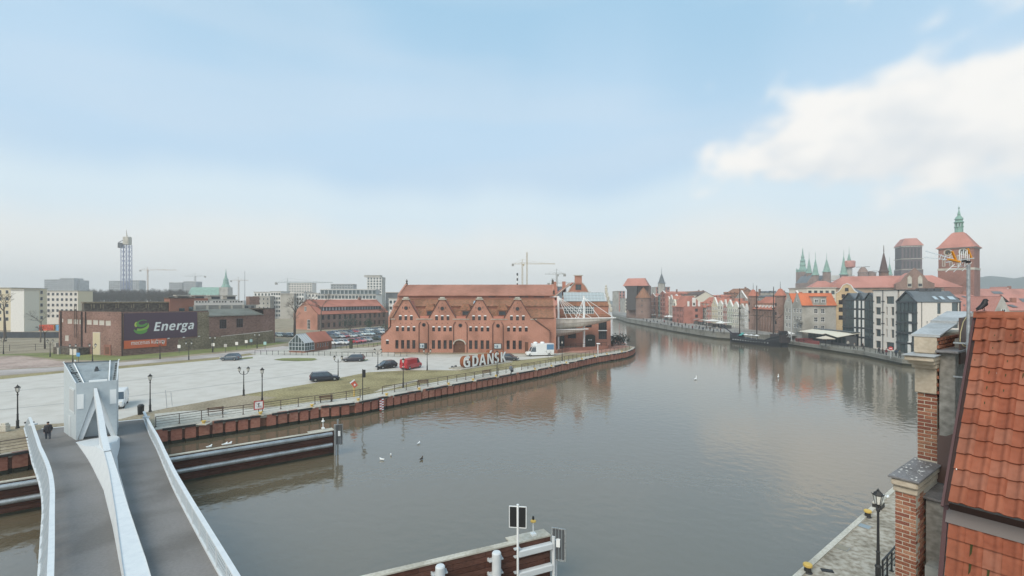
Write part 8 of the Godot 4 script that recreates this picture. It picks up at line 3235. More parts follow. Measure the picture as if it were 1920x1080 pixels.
		b.lathe(P2([k[3]*0.7,k[4] - 0.45,k[3]*0.72,k[4] - 0.3,0.0,k[4]+0.45]),k[6],Transform3D(),false,PI/4)
		part(pt,"canopy",b)
	# flagpole,stairs railing,signs on the far quay
	b = MB.new(M.lgrey)
	b.tube(Vector3.ZERO,Vector3(0,13.5,0),0.14,0.08,8)
	var fp:=GB(1484,640)
	solo("flag_pole",b,"pale pole before the two grey gables","pole",at(fp.x,BQ,fp.z))
	var ns:=thing("no_entry_sign","round red sign on the far quay before the pale stone front","sign",facing(GB(1670,672),-0.6,-0.8))
	b = MB.new(M.lgrey)
	b.tube(Vector3.ZERO,Vector3(0,2.6,0),0.06)
	part(ns,"post",b)
	b = MB.new(M.red)
	b.lathe(P2([0.0,0.0,0.42,0.0,0.42,0.06,0.0,0.06]),18,Transform3D(Basis(Vector3.RIGHT,Vector3.FORWARD,Vector3.UP),Vector3(0,2.3,0.1)))
	b.use(M.whitep)
	b.box(Vector3(0,2.3,0.12),Vector3(0.5,0.13,0.05))
	part(ns,"disc",b)
	# people and stalls along the far quay
	var jk:=["33353c","58483f","6b2f33","2c3a4a","4a4d45","8a8780","3b3030","a8a49b"]
	var jn:=["dark","brown","maroon","navy","olive","pale grey","black","beige"]
	var spots:=[[1648,664,"below the pale stone front"],[1655,665,"under the pale front's doorway"],[1662,667,"left of the round red sign"],[1680,668,"right of the round red sign"],[1687,671,"at the railing near the parapet"],[1602,655,"before the glass gables' shop"],[1618,655,"before the middle glass gable"],[1590,650,"by the glass corner"],[1560,646,"at the restaurant railing"],[1530,641,"before the red planters"],[1512,638,"at the left end of the planters"],[1500,637,"by the ship's gangway"],[1362,617,"on the quay left of the ship"],[1350,615,"on the quay by the awning"],[1338,613,"below the yellow tenement"],[1322,611,"below the pink tenement"],[1310,609,"right of the red corner house"],[1290,606,"before the red corner house"],[1270,602.5,"left of the red corner house"],[1240,598,"below the tall red house"],[1222,596,"near the port crane"]]
	var proto: Node3D
	for i in spots.size():
		var p:=G(spots[i][0],spots[i][1],UQ if spots[i][0]<1440 else BQ)
		var tt:=facing(p,sin(i*2.4),cos(i*2.4))
		var lb: String = "distant walker in a %s coat %s" % [jn[i % 8],spots[i][2]]
		if proto==null:
			proto = person(lb,tt,pmat(jk[0],0.9),pmat("3a3c42",0.9),pmat("2c2622",0.9),0.3,false,false,"people on the far quay")
		else:
			var c:=copy(proto,tt,lb)
			for ch in c.get_children():
				if String(ch.name)=="jacket":
					(ch as MeshInstance3D).material_override = pmat(jk[i % 8],0.9)
	# more strollers,further along
	var wh:=["by the first stalls","at the upper railing near the crane","below the teal house","at the upper railing below the red corner house","by the white awning","at the upper railing under the pink tenement","before the pale green tenement","beside the bowsprit"]
	for i in 24:
		var px: float = 1206+i*6.6
		var p:=G(px,600.5+i*0.95+(i % 3)*2.2,UQ)
		var c:=copy(proto,facing(p,cos(i*1.7),sin(i*1.7)),"stroller in a %s coat %s, %s" % [jn[(i*3) % 8],wh[i/3],["nearest houses","mid quay","nearest water"][i % 3]])
		for ch in c.get_children():
			if String(ch.name)=="jacket":
				(ch as MeshInstance3D).material_override = pmat(jk[(i*3) % 8],0.9)
	# stalls and tables: one dark line of furniture under the houses
	for i in 13:
		var px: float = 1226+i*11.5
		var p:=G(px,596.5+i*1.6,UQ)
		var st:=thing("quay_stall","small dark market stall under the houses, number from the crane: %s" % ["first","second","third","fourth","fifth","sixth","seventh","eighth","ninth","tenth","eleventh","twelfth","last"][i],"stall",at(p.x,UQ,p.z),"stalls on the old town quay")
		b = MB.new(pmat(["4b4a48","5d5650","3e4446"][i % 3],0.9))
		b.cham(Vector3(0,0.7,0),Vector3(2.2,1.4,2.6),0.05)
		part(st,"counter",b)
		b = MB.new(pmat(["d9d7d0","8d8a84","b9b4a9"][i % 3],0.9))
		slab(b,Vector3(-1.4,2.3,-1.6),Vector3(-1.4,2.3,1.6),Vector3(1.2,2.7,1.6),Vector3(1.2,2.7,-1.6),0.08)
		for z in [-1.4,1.4]:
			b.bar(Vector3(-1.3,0,z),Vector3(-1.3,2.3,z),0.06)
		part(st,"canopy",b)
	bare_tree("leafless tree on the quay by the port crane",G(1240,601,UQ),0.6,2)
	bare_tree("leafless tree on the quay before the white tenements",G(1252,603,UQ),0.55,0)

func glass_building() -> void:
	var X:=100.5
	var cols:=[1580.0,1640.0,1686.0,1724.0]
	var ds:=[]
	for c in cols:
		ds.append(X*FL/(c - CX))
	var black:=pmat("4b5054",0.35)
	var frame:=pmat("3c4145",0.4)
	# A: three glazed gables
	var t:=fr(Vector3(X,BQ,-ds[0]),Vector3(X,BQ,-ds[1]))
	var w: float = ds[0] - ds[1]
	var th:=thing("glass_house","dark glazed building with three small gables on the far quay","building",t)
	var ht:=YP(549,137) - BQ
	var he:=YP(562,137) - BQ
	var b:=MB.new(black)
	b.mm(Vector3(0,0,-12),Vector3(w,he,-0.3))
	part(th,"body",b)
	var seg:=[[0.0,0.4],[0.44,0.66],[0.7,1.0]]
	for k in seg:
		var x0: float = w*k[0]
		var x1: float = w*k[1]
		b = MB.new(M.glassd)
		b.prism(PackedVector2Array([Vector2(x0+0.15,0.2),Vector2(x1 - 0.15,0.2),Vector2(x1 - 0.15,he),Vector2((x0+x1)/2,ht - 0.2),Vector2(x0+0.15,he)]),Transform3D(),0.0,-0.35)
		var gl:=part(th,"glass_bay",b)
		b = MB.new(frame)
		for i in 5:
			var x:=lerpf(x0+0.1,x1 - 0.1,i/4.0)
			b.bar(Vector3(x,0,0.03),Vector3(x,he,0.03),0.09)
		for f in 6:
			b.mm(Vector3(x0,he*f/5.0 - 0.22,-0.05),Vector3(x1,he*f/5.0+0.12,0.14))
		b.bar(Vector3(x0,he,0.0),Vector3((x0+x1)/2,ht,0.0),0.2,0.5,Vector3.BACK)
		b.bar(Vector3(x1,he,0.0),Vector3((x0+x1)/2,ht,0.0),0.2,0.5,Vector3.BACK)
		part(gl,"bars",b)
		b = MB.new(M.slate)
		roof_z(b,Transform3D(),x0 - 0.1,x1+0.1,he,ht,-0.1,-12)
		part(th,"gable_roof",b)
		b = MB.new(M.slate)
	b = MB.new(M.white)
	for k in [[0.4,0.445],[0.655,0.705],[0.53,0.58]]:
		for f in 5:
			b.mm(Vector3(w*k[0],he*f/5.0+0.2,-0.1),Vector3(w*k[1],he*(f+1)/5.0 - 0.3,0.2 if k[0] != 0.53 else 0.1))
	part(th,"white_pier",b)
	b = MB.new(M.cream)
	b.mm(Vector3(0.2,3.1,0.1),Vector3(w*0.38,3.45,0.5))
	part(th,"shop_sign",b)
	# B: pale stone front
	t = fr(Vector3(X - 0.4,BQ,-ds[1]),Vector3(X - 0.4,BQ,-ds[2]))
	w = ds[1] - ds[2]
	th = thing("stone_front_house","pale stone apartment front with dark windows between the glass fronts","building",t)
	var hb:=YP(544.5,126) - BQ
	b = MB.new(M.offwhite)
	var fl:=hb/5.35
	var hl:=[]
	for f in 5:
		var y:=0.3 if f==0 else f*fl+0.5
		hl.append(Rect2(w*0.1,y,w*0.22,fl*0.66))
		if f==4 or f==0:
			hl.append(Rect2(w*0.54,y,w*0.32,fl*0.66))
		else:
			hl.append(Rect2(w*0.54,y,w*0.06,fl*0.72))
			hl.append(Rect2(w*0.74,y,w*0.12,fl*0.72))
	fac(th,b,Transform3D(),box4(w,hb),hl,{id = "stone",f = M.dgrey,g = M.glassd,nx = 2,ny = 1,fw = 0.1},0.35)
	b.mm(Vector3(0,0,-12),Vector3(w,hb - 0.1,-0.5))
	part(th,"wall",b)
	b = MB.new(M.dgrey)
	b.mm(Vector3(-0.2,hb,-12),Vector3(w+0.2,hb+0.2,0.15))
	b.mm(Vector3(-6,hb - 0.5,-10),Vector3(-0.3,hb+0.3,-7))
	b.bar(Vector3(w*0.42,0,0.08),Vector3(w*0.42,hb,0.08),0.14)
	part(th,"roof_edge",b)
	b = MB.new(M.iron)
	for f in range(1,5):
		for x in [0.03,0.39,0.47,0.96]:
			b.box(Vector3(w*x,f*fl+fl*0.38,0.12),Vector3(0.16,0.3,0.2))
	part(th,"wall_lamp",b)
	# C: glass end gable with the long pale side towards us
	t = fr(Vector3(X - 0.6,BQ,-ds[2]),Vector3(X - 0.6,BQ,-ds[3]))
	w = ds[2] - ds[3]
	th = thing("end_house","apartment house with glazed river gable and long pale stone side","building",t)
	var ca:=YP(546,119) - BQ
	var ce:=YP(566,117) - BQ
	var L:=10.8
	b = MB.new(M.glassd)
	b.prism(PackedVector2Array([Vector2(0.1,0.2),Vector2(w - 0.1,0.2),Vector2(w - 0.1,ce),Vector2(w*0.5,ca - 0.2),Vector2(0.1,ce)]),Transform3D(),0.0,-0.4)
	var gb:=part(th,"glass_bay",b)
	b = MB.new(frame)
	for i in 6:
		b.bar(Vector3(w*i/5.0,0,0.04),Vector3(w*i/5.0,ce,0.04),0.1)
	for f in 6:
		b.mm(Vector3(0,ce*f/5.0 - 0.3,-0.05),Vector3(w+0.1,ce*f/5.0+0.15,0.3))
	b.bar(Vector3(0,ce,0),Vector3(w*0.5,ca,0),0.25,0.7,Vector3.BACK)
	b.bar(Vector3(w,ce,0),Vector3(w*0.5,ca,0),0.25,0.7,Vector3.BACK)
	part(gb,"bars",b)
	b = MB.new(M.white)
	for f in [1,2,3]:
		b.mm(Vector3(w*0.62,ce*f/5.0+0.3,0.05),Vector3(w*0.76,ce*(f+0.9)/5.0,0.16))
	b.mm(Vector3(w*0.6,0,0.05),Vector3(w*0.72,3.0,0.3))
	part(gb,"white_panel",b)
	b = MB.new(M.offwhite)
	var s:=RS(w)
	var sl:=[Rect2(5.0,ce - 3.0,0.9,2.7),Rect2(5.0,ce - 7.4,0.9,4.0),Rect2(8.6,ce - 6.5,1.6,6.3)]
	fac(th,b,s,box4(L,ce),sl,{id = "endwin",f = M.dgrey,g = M.glassd,nx = 1,ny = 3,fw = 0.1},0.25)
	b.quad(Vector3(0,0,-L),Vector3(0,0,-0.5),Vector3(0,ce,-0.5),Vector3(0,ce,-L))
	b.mm(Vector3(0,0,-L),Vector3(w,ce - 0.1,-L+0.4))
	part(th,"wall",b)
	b = MB.new(M.slate)
	slab(b,s*Vector3(-0.2,ce,0.25),s*Vector3(L,ce,0.25),s*Vector3(L,ca+0.1,-w/2),s*Vector3(-0.2,ca+0.1,-w/2),0.2)
	slab(b,s*Vector3(L,ce,-w - 0.2),s*Vector3(-0.2,ce,-w - 0.2),s*Vector3(-0.2,ca+0.1,-w/2),s*Vector3(L,ca+0.1,-w/2),0.2)
	part(th,"roof",b)
	b = MB.new(pmat("b9c6cc",0.1,0.2))
	for x in [4.6,6.3,8.3]:
		var f0:=0.12
		var f1:=0.42
		var ww: float = 0.9 if x<8 else 1.5
		b.quad(s*Vector3(x,lerpf(ce,ca,f0)+0.27,lerpf(0.25,-w/2,f0)),s*Vector3(x+ww,lerpf(ce,ca,f0)+0.27,lerpf(0.25,-w/2,f0)),s*Vector3(x+ww,lerpf(ce,ca,f1)+0.27,lerpf(0.25,-w/2,f1)),s*Vector3(x,lerpf(ce,ca,f1)+0.27,lerpf(0.25,-w/2,f1)))
	part(th,"roof_light",b)
	b = MB.new(M.dgrey)
	for x in [3.0,5.0,7.0]:
		b.mm(s*Vector3(x,ca - 0.3,-w/2 - 0.9),s*Vector3(x+1.6,ca+0.75,-w/2+0.2))
	b.bar(s*Vector3(1.1,0,0.08),s*Vector3(1.1,ce,0.08),0.1)
	b.bar(s*Vector3(L - 0.25,0,0.08),s*Vector3(L - 0.25,ce,0.08),0.1)
	part(th,"roof_boxes",b)
	words(th,"wall_letter","I",s*at(2.35,ce - 5.3,0.01),0.55,M.black,true)
	words(th,"wall_letter","M",s*at(2.2,ce - 6.7,0.01),0.55,M.black,true)
	words(th,"wall_letter","M",s*at(2.2,ce - 7.7,0.01),0.55,M.black,true)

# ---------------------------------------------------------------- churches,towers and hills behind
func spire(label: String,px: float,tip: float,base: float,d: float,half: float,wallm: Material,topm: Material,foot:=560.0,called:="church_spire") -> Node3D:
	var p:=V(px,560,d)
	var s:=d/FL
	var th:=thing(called,label,"spire",at(p.x,BQ,p.z))
	var h0:=YP(base,d) - BQ
	var h1:=YP(tip,d) - BQ
	var b:=MB.new(wallm)
	b.lathe(P2([half*1.05,0,half,h0]),8,Transform3D(),false,PI/8)
	part(th,"shaft",b)
	b = MB.new(topm)
	b.lathe(P2([half*1.25,h0,half*0.9,h0+(h1 - h0)*0.08,half*0.5,lerpf(h0,h1,0.5),0.0,h1]),8,Transform3D(),false,PI/8)
	part(th,"spire",b)
	b = MB.new(topm)
	b.tube(Vector3(0,h1 - 0.5,0),Vector3(0,h1+5.0*s*2.0,0),0.22,0.08,5)
	part(th,"finial",b)
	return th
func skyline() -> void:
	# town hall tower
	var d:=520.0
	var p:=V(1505,560,d)
	var th:=thing("town_hall_tower","slender town hall tower with tiered green helmet in the haze","tower",at(p.x,BQ,p.z))
	var b:=MB.new(M.brickb)
	b.mm(Vector3(-4.6,0,-4.6),Vector3(4.6,(YP(510,d) - BQ),4.6))
	part(th,"shaft",b)
	b = MB.new(M.copper)
	b.lathe(P2([4.9,(YP(510,d) - BQ),5.0,(YP(506,d) - BQ),3.6,(YP(504,d) - BQ),2.6,(YP(500,d) - BQ),3.0,(YP(497,d) - BQ),2.2,(YP(492,d) - BQ),2.6,(YP(489,d) - BQ),1.5,(YP(485,d) - BQ),1.7,(YP(482,d) - BQ),0.8,(YP(477,d) - BQ),0.5,(YP(470,d) - BQ),0.0,(YP(464,d) - BQ)]),8)
	for s in [[-4,-4],[4,-4],[4,4],[-4,4]]:
		b.lathe(P2([0.8,(YP(510,d) - BQ),0.8,(YP(506,d) - BQ),0.0,(YP(502,d) - BQ)]),6,at(s[0],0,s[1]))
	part(th,"helmet",b)
	b = MB.new(M.dgrey)
	b.mm(Vector3(-0.8,(YP(530,d) - BQ),4.6),Vector3(0.8,(YP(522,d) - BQ),4.7))
	b.lathe(P2([0.0,0,1.5,0,1.5,0.1,0.0,0.1]),12,Transform3D(Basis(Vector3.RIGHT,Vector3(0,0,1),Vector3.DOWN),Vector3(0,(YP(517,d) - BQ),4.65)))
	part(th,"clock",b)
	# turrets of the great church and its nave
	spire("first thin green needle spire right of the town hall tower",1517,482,512,480,2.6,M.brickb,M.copper)
	spire("second green needle spire, between the town hall and the middle",1529,483,516,470,3.0,M.brickb,M.copper)
	spire("third green needle spire with brick base",1550,484,510,465,3.4,M.brickb,M.copper)
	spire("tall pale green spire left of the round headed tower",1582,478,515,462,3.2,M.brickb,M.copper)
	var rh:=spire("green needle over a round headed tower",1592,473,497,462,2.6,M.greyr,M.copper)
	b = MB.new(M.pink)
	d = 462.0
	b.lathe(P2([2.6,(YP(503,d) - BQ),5.2,(YP(501,d) - BQ),5.4,(YP(491,d) - BQ),4.4,(YP(489,d) - BQ)]),10)
	part(rh,"round_head",b)
	spire("dark brown slim roof spire on the long church roof",1657,470,510,226,1.9,M.brickb,pmat("5d4d49",0.8))
	spire("small grey needle right of the dark slim spire",1668,492,515,440,2.2,M.greyr,M.copper)
	d = 470.0
	var t:=fr(V(1514,560,d)*Vector3(1,0,1)+Vector3(0,BQ,0),V(1560,560,d)*Vector3(1,0,1)+Vector3(0,BQ,0))
	th = thing("great_church_nave","grey nave and gables of the great church under the needle spires","church",t)
	b = MB.new(M.brickb)
	b.mm(Vector3(0,0,-20),Vector3(24,(YP(530,d) - BQ),0))
	for i in 2:
		b.prism(PackedVector2Array([Vector2(i*12,(YP(530,d) - BQ)),Vector2(i*12+12,(YP(530,d) - BQ)),Vector2(i*12+6,(YP(515,d) - BQ))]),Transform3D(),0.0,-1.0)
	part(th,"wall",b)
	b = MB.new(M.white)
	b.mm(Vector3(24,(YP(525,d) - BQ),-20),Vector3(52,(YP(515.5,d) - BQ),-8))
	part(th,"sheeted_roof",b)
	b = MB.new(M.slate)
	roof_z(b,Transform3D(),0,12,(YP(530,d) - BQ),(YP(516,d) - BQ),-1,-20)
	roof_z(b,Transform3D(),12,24,(YP(530,d) - BQ),(YP(516,d) - BQ),-1,-20)
	part(th,"roof",b)
	for k in [[1618,500,"rounded scaffolded turret on the long red roof's horizon"],[1633,508,"small roof crane turret right of the scaffolded one"]]:
		p = V(k[0],560,430)
		var tr:=thing("roof_turret",k[2],"turret",at(p.x,BQ,p.z))
		d = 430.0
		b = MB.new(M.brickb)
		b.lathe(P2([4.0,0,4.0,(YP(512,d) - BQ),4.4,(YP(511,d) - BQ),2.0,(YP(k[1]+2,d) - BQ),0.0,(YP(k[1],d) - BQ)]),10)
		part(tr,"body",b)
		b = MB.new(M.dgrey)
		b.bar(Vector3(-6,(YP(k[1]+1,d) - BQ),0),Vector3(6,(YP(k[1],d) - BQ),0),0.4)
		part(tr,"beam",b)
	spire("small green clock turret above the red blocks right of the port crane",1240.5,511,531,420,3.0,M.greyr,M.slate)
	block("red_hall","hazy red block under the small green turret",1230,1256,425,538.5,14,M.pink,M.greyr,4,3,1.6,2.0,W.far,BQ)
	# massive tower of the great church
	d = 450.0
	t = fr(Vector3((1678 - CX)*d/FL,BQ,-d - 8),Vector3((1704 - CX)*(d - 12)/FL,BQ,-d+12))
	p = V(1703,560,d)
	th = thing("great_church_tower","massive dark brick church tower with flat red roof in the haze","tower",Transform3D(Basis(Vector3.UP,-0.35),Vector3(p.x,BQ,p.z)))
	var sooty:=tmat("dark_brick_far",[C("5d4f50"),C("6b5d5e"),C("776a6b")],6.0,0.9,0.04,30.0)
	b = MB.new(sooty)
	var hw:=7.7
	b.mm(Vector3(-hw - 0.6,0,-hw - 0.6),Vector3(hw+0.6,(YP(506,d) - BQ),hw+0.6))
	b.mm(Vector3(-hw,(YP(506,d) - BQ),-hw),Vector3(hw,(YP(462,d) - BQ),hw))
	part(th,"shaft",b)
	b = MB.new(M.pale)
	for py in [506.5,487.0,464.0]:
		b.mm(Vector3(-hw - 0.7,(YP(py,d) - BQ),-hw - 0.7),Vector3(hw+0.7,(YP(py,d) - BQ)+0.5,hw+0.7))
	part(th,"string_course",b)
	b = MB.new(M.tilep)
	hip(b,Transform3D(),-hw - 1.0,hw+1.0,hw+1.0,-hw - 1.0,(YP(462,d) - BQ),(YP(448,d) - BQ),4.2,3.4)
	part(th,"roof",b)
	for s in 2:
		var ft:=Transform3D(Basis(Vector3.UP,0.0 if s==0 else -PI/2),Vector3.ZERO)
		for i in 5:
			for k in [[484.5,466.5],[504.0,491.0]]:
				b = MB.new(M.iron)
				b.mm(Vector3(-6.2+i*2.7,(YP(k[0],d) - BQ),hw),Vector3(-5.0+i*2.7,(YP(k[1],d) - BQ),hw+0.3),ft)
				part(th,"lancet",b)
	# the nearer church: long red roof,gable with two windows,clock tower with green lantern
	d = 210.0
	t = fr(Vector3((1560 - CX)*214/FL,BQ,-214.0),Vector3((1770 - CX)*200/FL,BQ,-200.0))
	var w:=Vector3((1560 - CX)*214/FL,0,-214.0).distance_to(Vector3((1770 - CX)*200/FL,0,-200.0))
	th = thing("old_church","church with a very long pale red roof and brick side gable","church",t)
	b = MB.new(M.plasterold2)
	b.mm(Vector3(0,0,-16),Vector3(w,(YP(539,d) - BQ),0))
	part(th,"wall",b)
	b = MB.new(M.tilep)
	hip(b,Transform3D(),-1.0,w+6,0.8,-16.8,(YP(539.5,d) - BQ),(YP(516.5,d) - BQ),7.0,8.6)
	hip(b,Transform3D(),-9.0,4.0,0.0,-14.0,(YP(541,d) - BQ),(YP(525,d) - BQ),5.0,6.5)
	part(th,"roof",b)
	b = MB.new(M.brickb)
	var gx:=29.2
	b.prism(PackedVector2Array([Vector2(gx - 6.6,0),Vector2(gx+6.6,0),Vector2(gx+6.6,(YP(533,d) - BQ)),Vector2(gx+4.4,(YP(528,d) - BQ)),Vector2(gx+3.0,(YP(518,d) - BQ)),Vector2(gx+1.2,(YP(510,d) - BQ)),Vector2(gx,(YP(504.5,d) - BQ)),Vector2(gx - 1.2,(YP(510,d) - BQ)),Vector2(gx - 3.0,(YP(518,d) - BQ)),Vector2(gx - 4.4,(YP(528,d) - BQ)),Vector2(gx - 6.6,(YP(533,d) - BQ))]),Transform3D(),2.4,0.9)
	var gp:=part(th,"side_gable",b)
	for x in [gx - 2.6,gx+1.0]:
		b = MB.new(M.pale)
		var lp:=PackedVector2Array([Vector2(x,(YP(540,d) - BQ)),Vector2(x+1.5,(YP(540,d) - BQ)),Vector2(x+1.5,(YP(522,d) - BQ)),Vector2(x+0.75,(YP(518,d) - BQ)),Vector2(x,(YP(522,d) - BQ))])
		b.prism(lp,Transform3D(),2.52,2.3)
		b.use(M.glass)
		b.mm(Vector3(x+0.15,(YP(538,d) - BQ),2.52),Vector3(x+1.35,(YP(533,d) - BQ),2.58))
		part(gp,"lancet_panel",b)
	b = MB.new(M.tilep)
	roof_z(b,Transform3D(),gx - 6.4,gx+6.4,(YP(534,d) - BQ),(YP(512,d) - BQ),0.9,-8)
	part(th,"gable_roof",b)
	d = 218.0
	p = V(1798,560,d)
	hw = 5.9
	th = thing("clock_tower","brick church clock tower with red roof and green lantern","tower",Transform3D(Basis(Vector3.UP,-0.93),Vector3(p.x,BQ,p.z)))
	b = MB.new(M.brick2b)
	b.mm(Vector3(-hw - 0.15,0,-hw - 0.15),Vector3(hw+0.15,(YP(507,d) - BQ),hw+0.15))
	b.mm(Vector3(-hw,(YP(507,d) - BQ),-hw),Vector3(hw,(YP(466,d) - BQ),hw))
	part(th,"shaft",b)
	b = MB.new(M.pale)
	b.mm(Vector3(-hw - 0.3,(YP(507.5,d) - BQ),-hw - 0.3),Vector3(hw+0.3,(YP(503.5,d) - BQ),hw+0.3))
	b.mm(Vector3(-hw - 0.4,(YP(467.5,d) - BQ),-hw - 0.4),Vector3(hw+0.4,(YP(465.5,d) - BQ),hw+0.4))
	part(th,"string_course",b)
	b = MB.new(M.tilep)
	b.lathe(P2([(hw+0.9)*1.414,(YP(466,d) - BQ),(hw+0.1)*1.414,(YP(462.5,d) - BQ),2.2*1.414,(YP(438,d) - BQ),2.2,(YP(436,d) - BQ)]),4,Transform3D(),false,PI/4)
	part(th,"roof",b)
	b = MB.new(M.copper)
	b.lathe(P2([1.5,(YP(438,d) - BQ),1.5,(YP(427,d) - BQ),1.7,(YP(426,d) - BQ),1.7,(YP(425,d) - BQ)]),8,Transform3D(),false)
	for i in 8:
		var g:=TAU*i/8.0
		b.bar(Vector3(sin(g)*1.3,(YP(425,d) - BQ),cos(g)*1.3),Vector3(sin(g)*1.3,(YP(418,d) - BQ),cos(g)*1.3),0.35)
	b.lathe(P2([1.7,(YP(418,d) - BQ),1.8,(YP(416.5,d) - BQ),1.2,(YP(414,d) - BQ),1.6,(YP(411,d) - BQ),1.2,(YP(408,d) - BQ),0.5,(YP(404,d) - BQ),0.6,(YP(402,d) - BQ),0.25,(YP(396,d) - BQ),0.1,(YP(390,d) - BQ)]),10)
	b.ball(Vector3(0,(YP(390,d) - BQ),0),Vector3(0.35,0.35,0.35),8,5)
	b.tube(Vector3(0,(YP(390,d) - BQ),0),Vector3(0,(YP(385,d) - BQ),0),0.08,0.05,5)
	part(th,"lantern",b)
	for s in 2:
		var ft:=Transform3D(Basis(Vector3.UP,0.0 if s==0 else PI/2*(-1 if s==1 else 1)),Vector3.ZERO)*at(0,0,hw)
		for x in [-2.6,2.4]:
			if s==0 or x<0:
				b = MB.new(M.pale)
				var rt:=Transform3D(Basis(Vector3.RIGHT,Vector3(0,0,1),Vector3.DOWN),Vector3(x,(YP(474,d) - BQ),0))
				b.lathe(P2([1.1,-0.02,1.5,0.0,1.5,0.15,1.1,0.15]),20,ft*rt)
				b.use(M.iron)
				b.lathe(P2([1.1,0.06,0.0,0.06]),20,ft*rt)
				b.use(M.brass)
				for i in 12:
					b.box(Vector3(sin(TAU*i/12.0)*0.9,0.1,cos(TAU*i/12.0)*0.9),Vector3(0.2,0.06,0.2),ft*rt)
				b.bar(ft*rt*Vector3(0,0.1,0),ft*rt*Vector3(0.3,0.1,0.8),0.14)
				part(th,"clock",b)
		for i in 4:
			b = MB.new(M.pale)
			b.mm(Vector3(-4.6+i*2.5,(YP(500,d) - BQ),-0.05),Vector3(-3.5+i*2.5,(YP(480,d) - BQ),0.14),ft)
			b.use(M.brickb)
			b.mm(Vector3(-4.35+i*2.5,(YP(499,d) - BQ),0.14),Vector3(-3.75+i*2.5,(YP(482,d) - BQ),0.2),ft)
			part(th,"lancet",b)
		if s==1:
			for i in 2:
				b = MB.new(M.pale)
				b.lathe(P2([0.0,0.1,1.25,0.1,1.25,0.0]),16,ft*Transform3D(Basis(Vector3.RIGHT,Vector3(0,0,1),Vector3.DOWN),Vector3(-1.6+i*2.8,(YP(532.5,d) - BQ),0.1)))
				part(th,"roundel",b)
	# roofs at the right border
	for k in [["wide salmon roof behind the pale long side",1806,1868,150,589,562,"eaves",M.greyr],["grey gable with little window above the near ridge",1866,1894,128,585,556,"gable",M.greyr],["red roof right of the grey gable",1890,1960,133,582,567,"eaves",M.cream],["mossy grey roof below the clock tower",1806,1842,185,562,552,"eaves",M.greyr],["long pale red roof at the right border under the hill",1838,1960,230,556,541,"eaves",M.cream],["small white gable on the right horizon",1884,1900,235,550,538,"gable",M.white],["brown roof at the right border",1902,1990,190,574,552,"eaves",M.greyr]]:
		d = k[3]
		var ft:=fr(Vector3((k[1] - CX)*d/FL,BQ,-d),Vector3((k[2] - CX)*d/FL,BQ,-d))
		var hth:=thing("roofed_house",k[0],"house",ft)
		var ww: float = (k[2] - k[1])*d/FL
		var he: float = YP(k[4],d) - BQ
		var hr: float = YP(k[5],d) - BQ
		b = MB.new(k[7])
		if k[6]=="gable":
			b.prism(PackedVector2Array([Vector2(0,0),Vector2(ww,0),Vector2(ww,he),Vector2(ww/2,hr),Vector2(0,he)]),Transform3D(),0.0,-9.0)
			part(hth,"wall",b)
			b = MB.new(M.tilep)
			roof_z(b,Transform3D(),-0.2,ww+0.2,he,hr+0.15,-0.3,-9.2)
			part(hth,"roof",b)
			win(hth,Transform3D(),Rect2(ww*0.4,he - 0.4,ww*0.3,1.2),W.white,-0.05)
		else:
			b.mm(Vector3(0,0,-10),Vector3(ww,he,0))
			part(hth,"wall",b)
			b = MB.new(M.tilep)
			roof_x(b,Transform3D(),-0.2,ww+0.2,he,hr,0.4,-10.4)
			part(hth,"roof",b)
			b = MB.new(M.brick2)
			b.mm(Vector3(ww*0.6,hr - 1.0,-5.6),Vector3(ww*0.6+1.2,hr+1.3,-4.8))
			part(hth,"chimney",b)
			b = MB.new(M.slate)
			slab(b,Vector3(ww*0.25,lerpf(he,hr,0.3)+0.25,-1.2),Vector3(ww*0.4,lerpf(he,hr,0.3)+0.25,-1.2),Vector3(ww*0.4,lerpf(he,hr,0.6)+0.25,-2.8),Vector3(ww*0.25,lerpf(he,hr,0.6)+0.25,-2.8),0.06)
			part(hth,"roof_light",b)
	# wooded hill far right,low hills far off
	b = MB.new(pmat("4d5a55",1.0))
	var n:=FastNoiseLite.new()
	n.seed = 8
	n.frequency = 0.02
	var rows:=[]
	for j in 7:
		var row:=[]
		for i in 40:
			var px:=1780.0+i*24.0
			var dd:=950.0+j*60.0
			var prof:=sin(PI*j/6.0)
			var hh:=46.0*smoothstep(0.0,9.0,i)+14.0+n.get_noise_1d(i*9.0)*16.0+n.get_noise_2d(i*40.0,j*30.0)*6.0
			row.append(Vector3((px - CX)*1000.0/FL,BQ+hh*prof,-dd))
		rows.append(row)
	for j in 6:
		for i in 39:
			b.quad(rows[j][i],rows[j][i+1],rows[j+1][i+1],rows[j+1][i])
	ground("wooded_hill",b)
	b = MB.new(pmat("56615e",1.0))
	for i in 60:
		var px:=-300.0+i*42.0
		var h0:=9.0+6.0*n.get_noise_1d(i*7.0+100.0)
		var h1:=9.0+6.0*n.get_noise_1d(i*7.0+107.0)
		var a:=Vector3((px - CX)*1150.0/FL,Q,-1150)
		var e:=Vector3((px+42.0 - CX)*1150.0/FL,Q,-1150)
		b.quad(a,e,e+Vector3(0,h1,-60),a+Vector3(0,h0,-60))
		b.quad(a+Vector3(0,h0,-60),e+Vector3(0,h1,-60),e+Vector3(0,0,-140),a+Vector3(0,0,-140))
	ground("distant_woods",b)
	# wood at the bend of the river
	shrub("riverside_wood","hazy clump of trees where the river bends","trees",Vector3(105,Q,-620),Vector3(22,9,12),pmat("59645c",1.0),700)

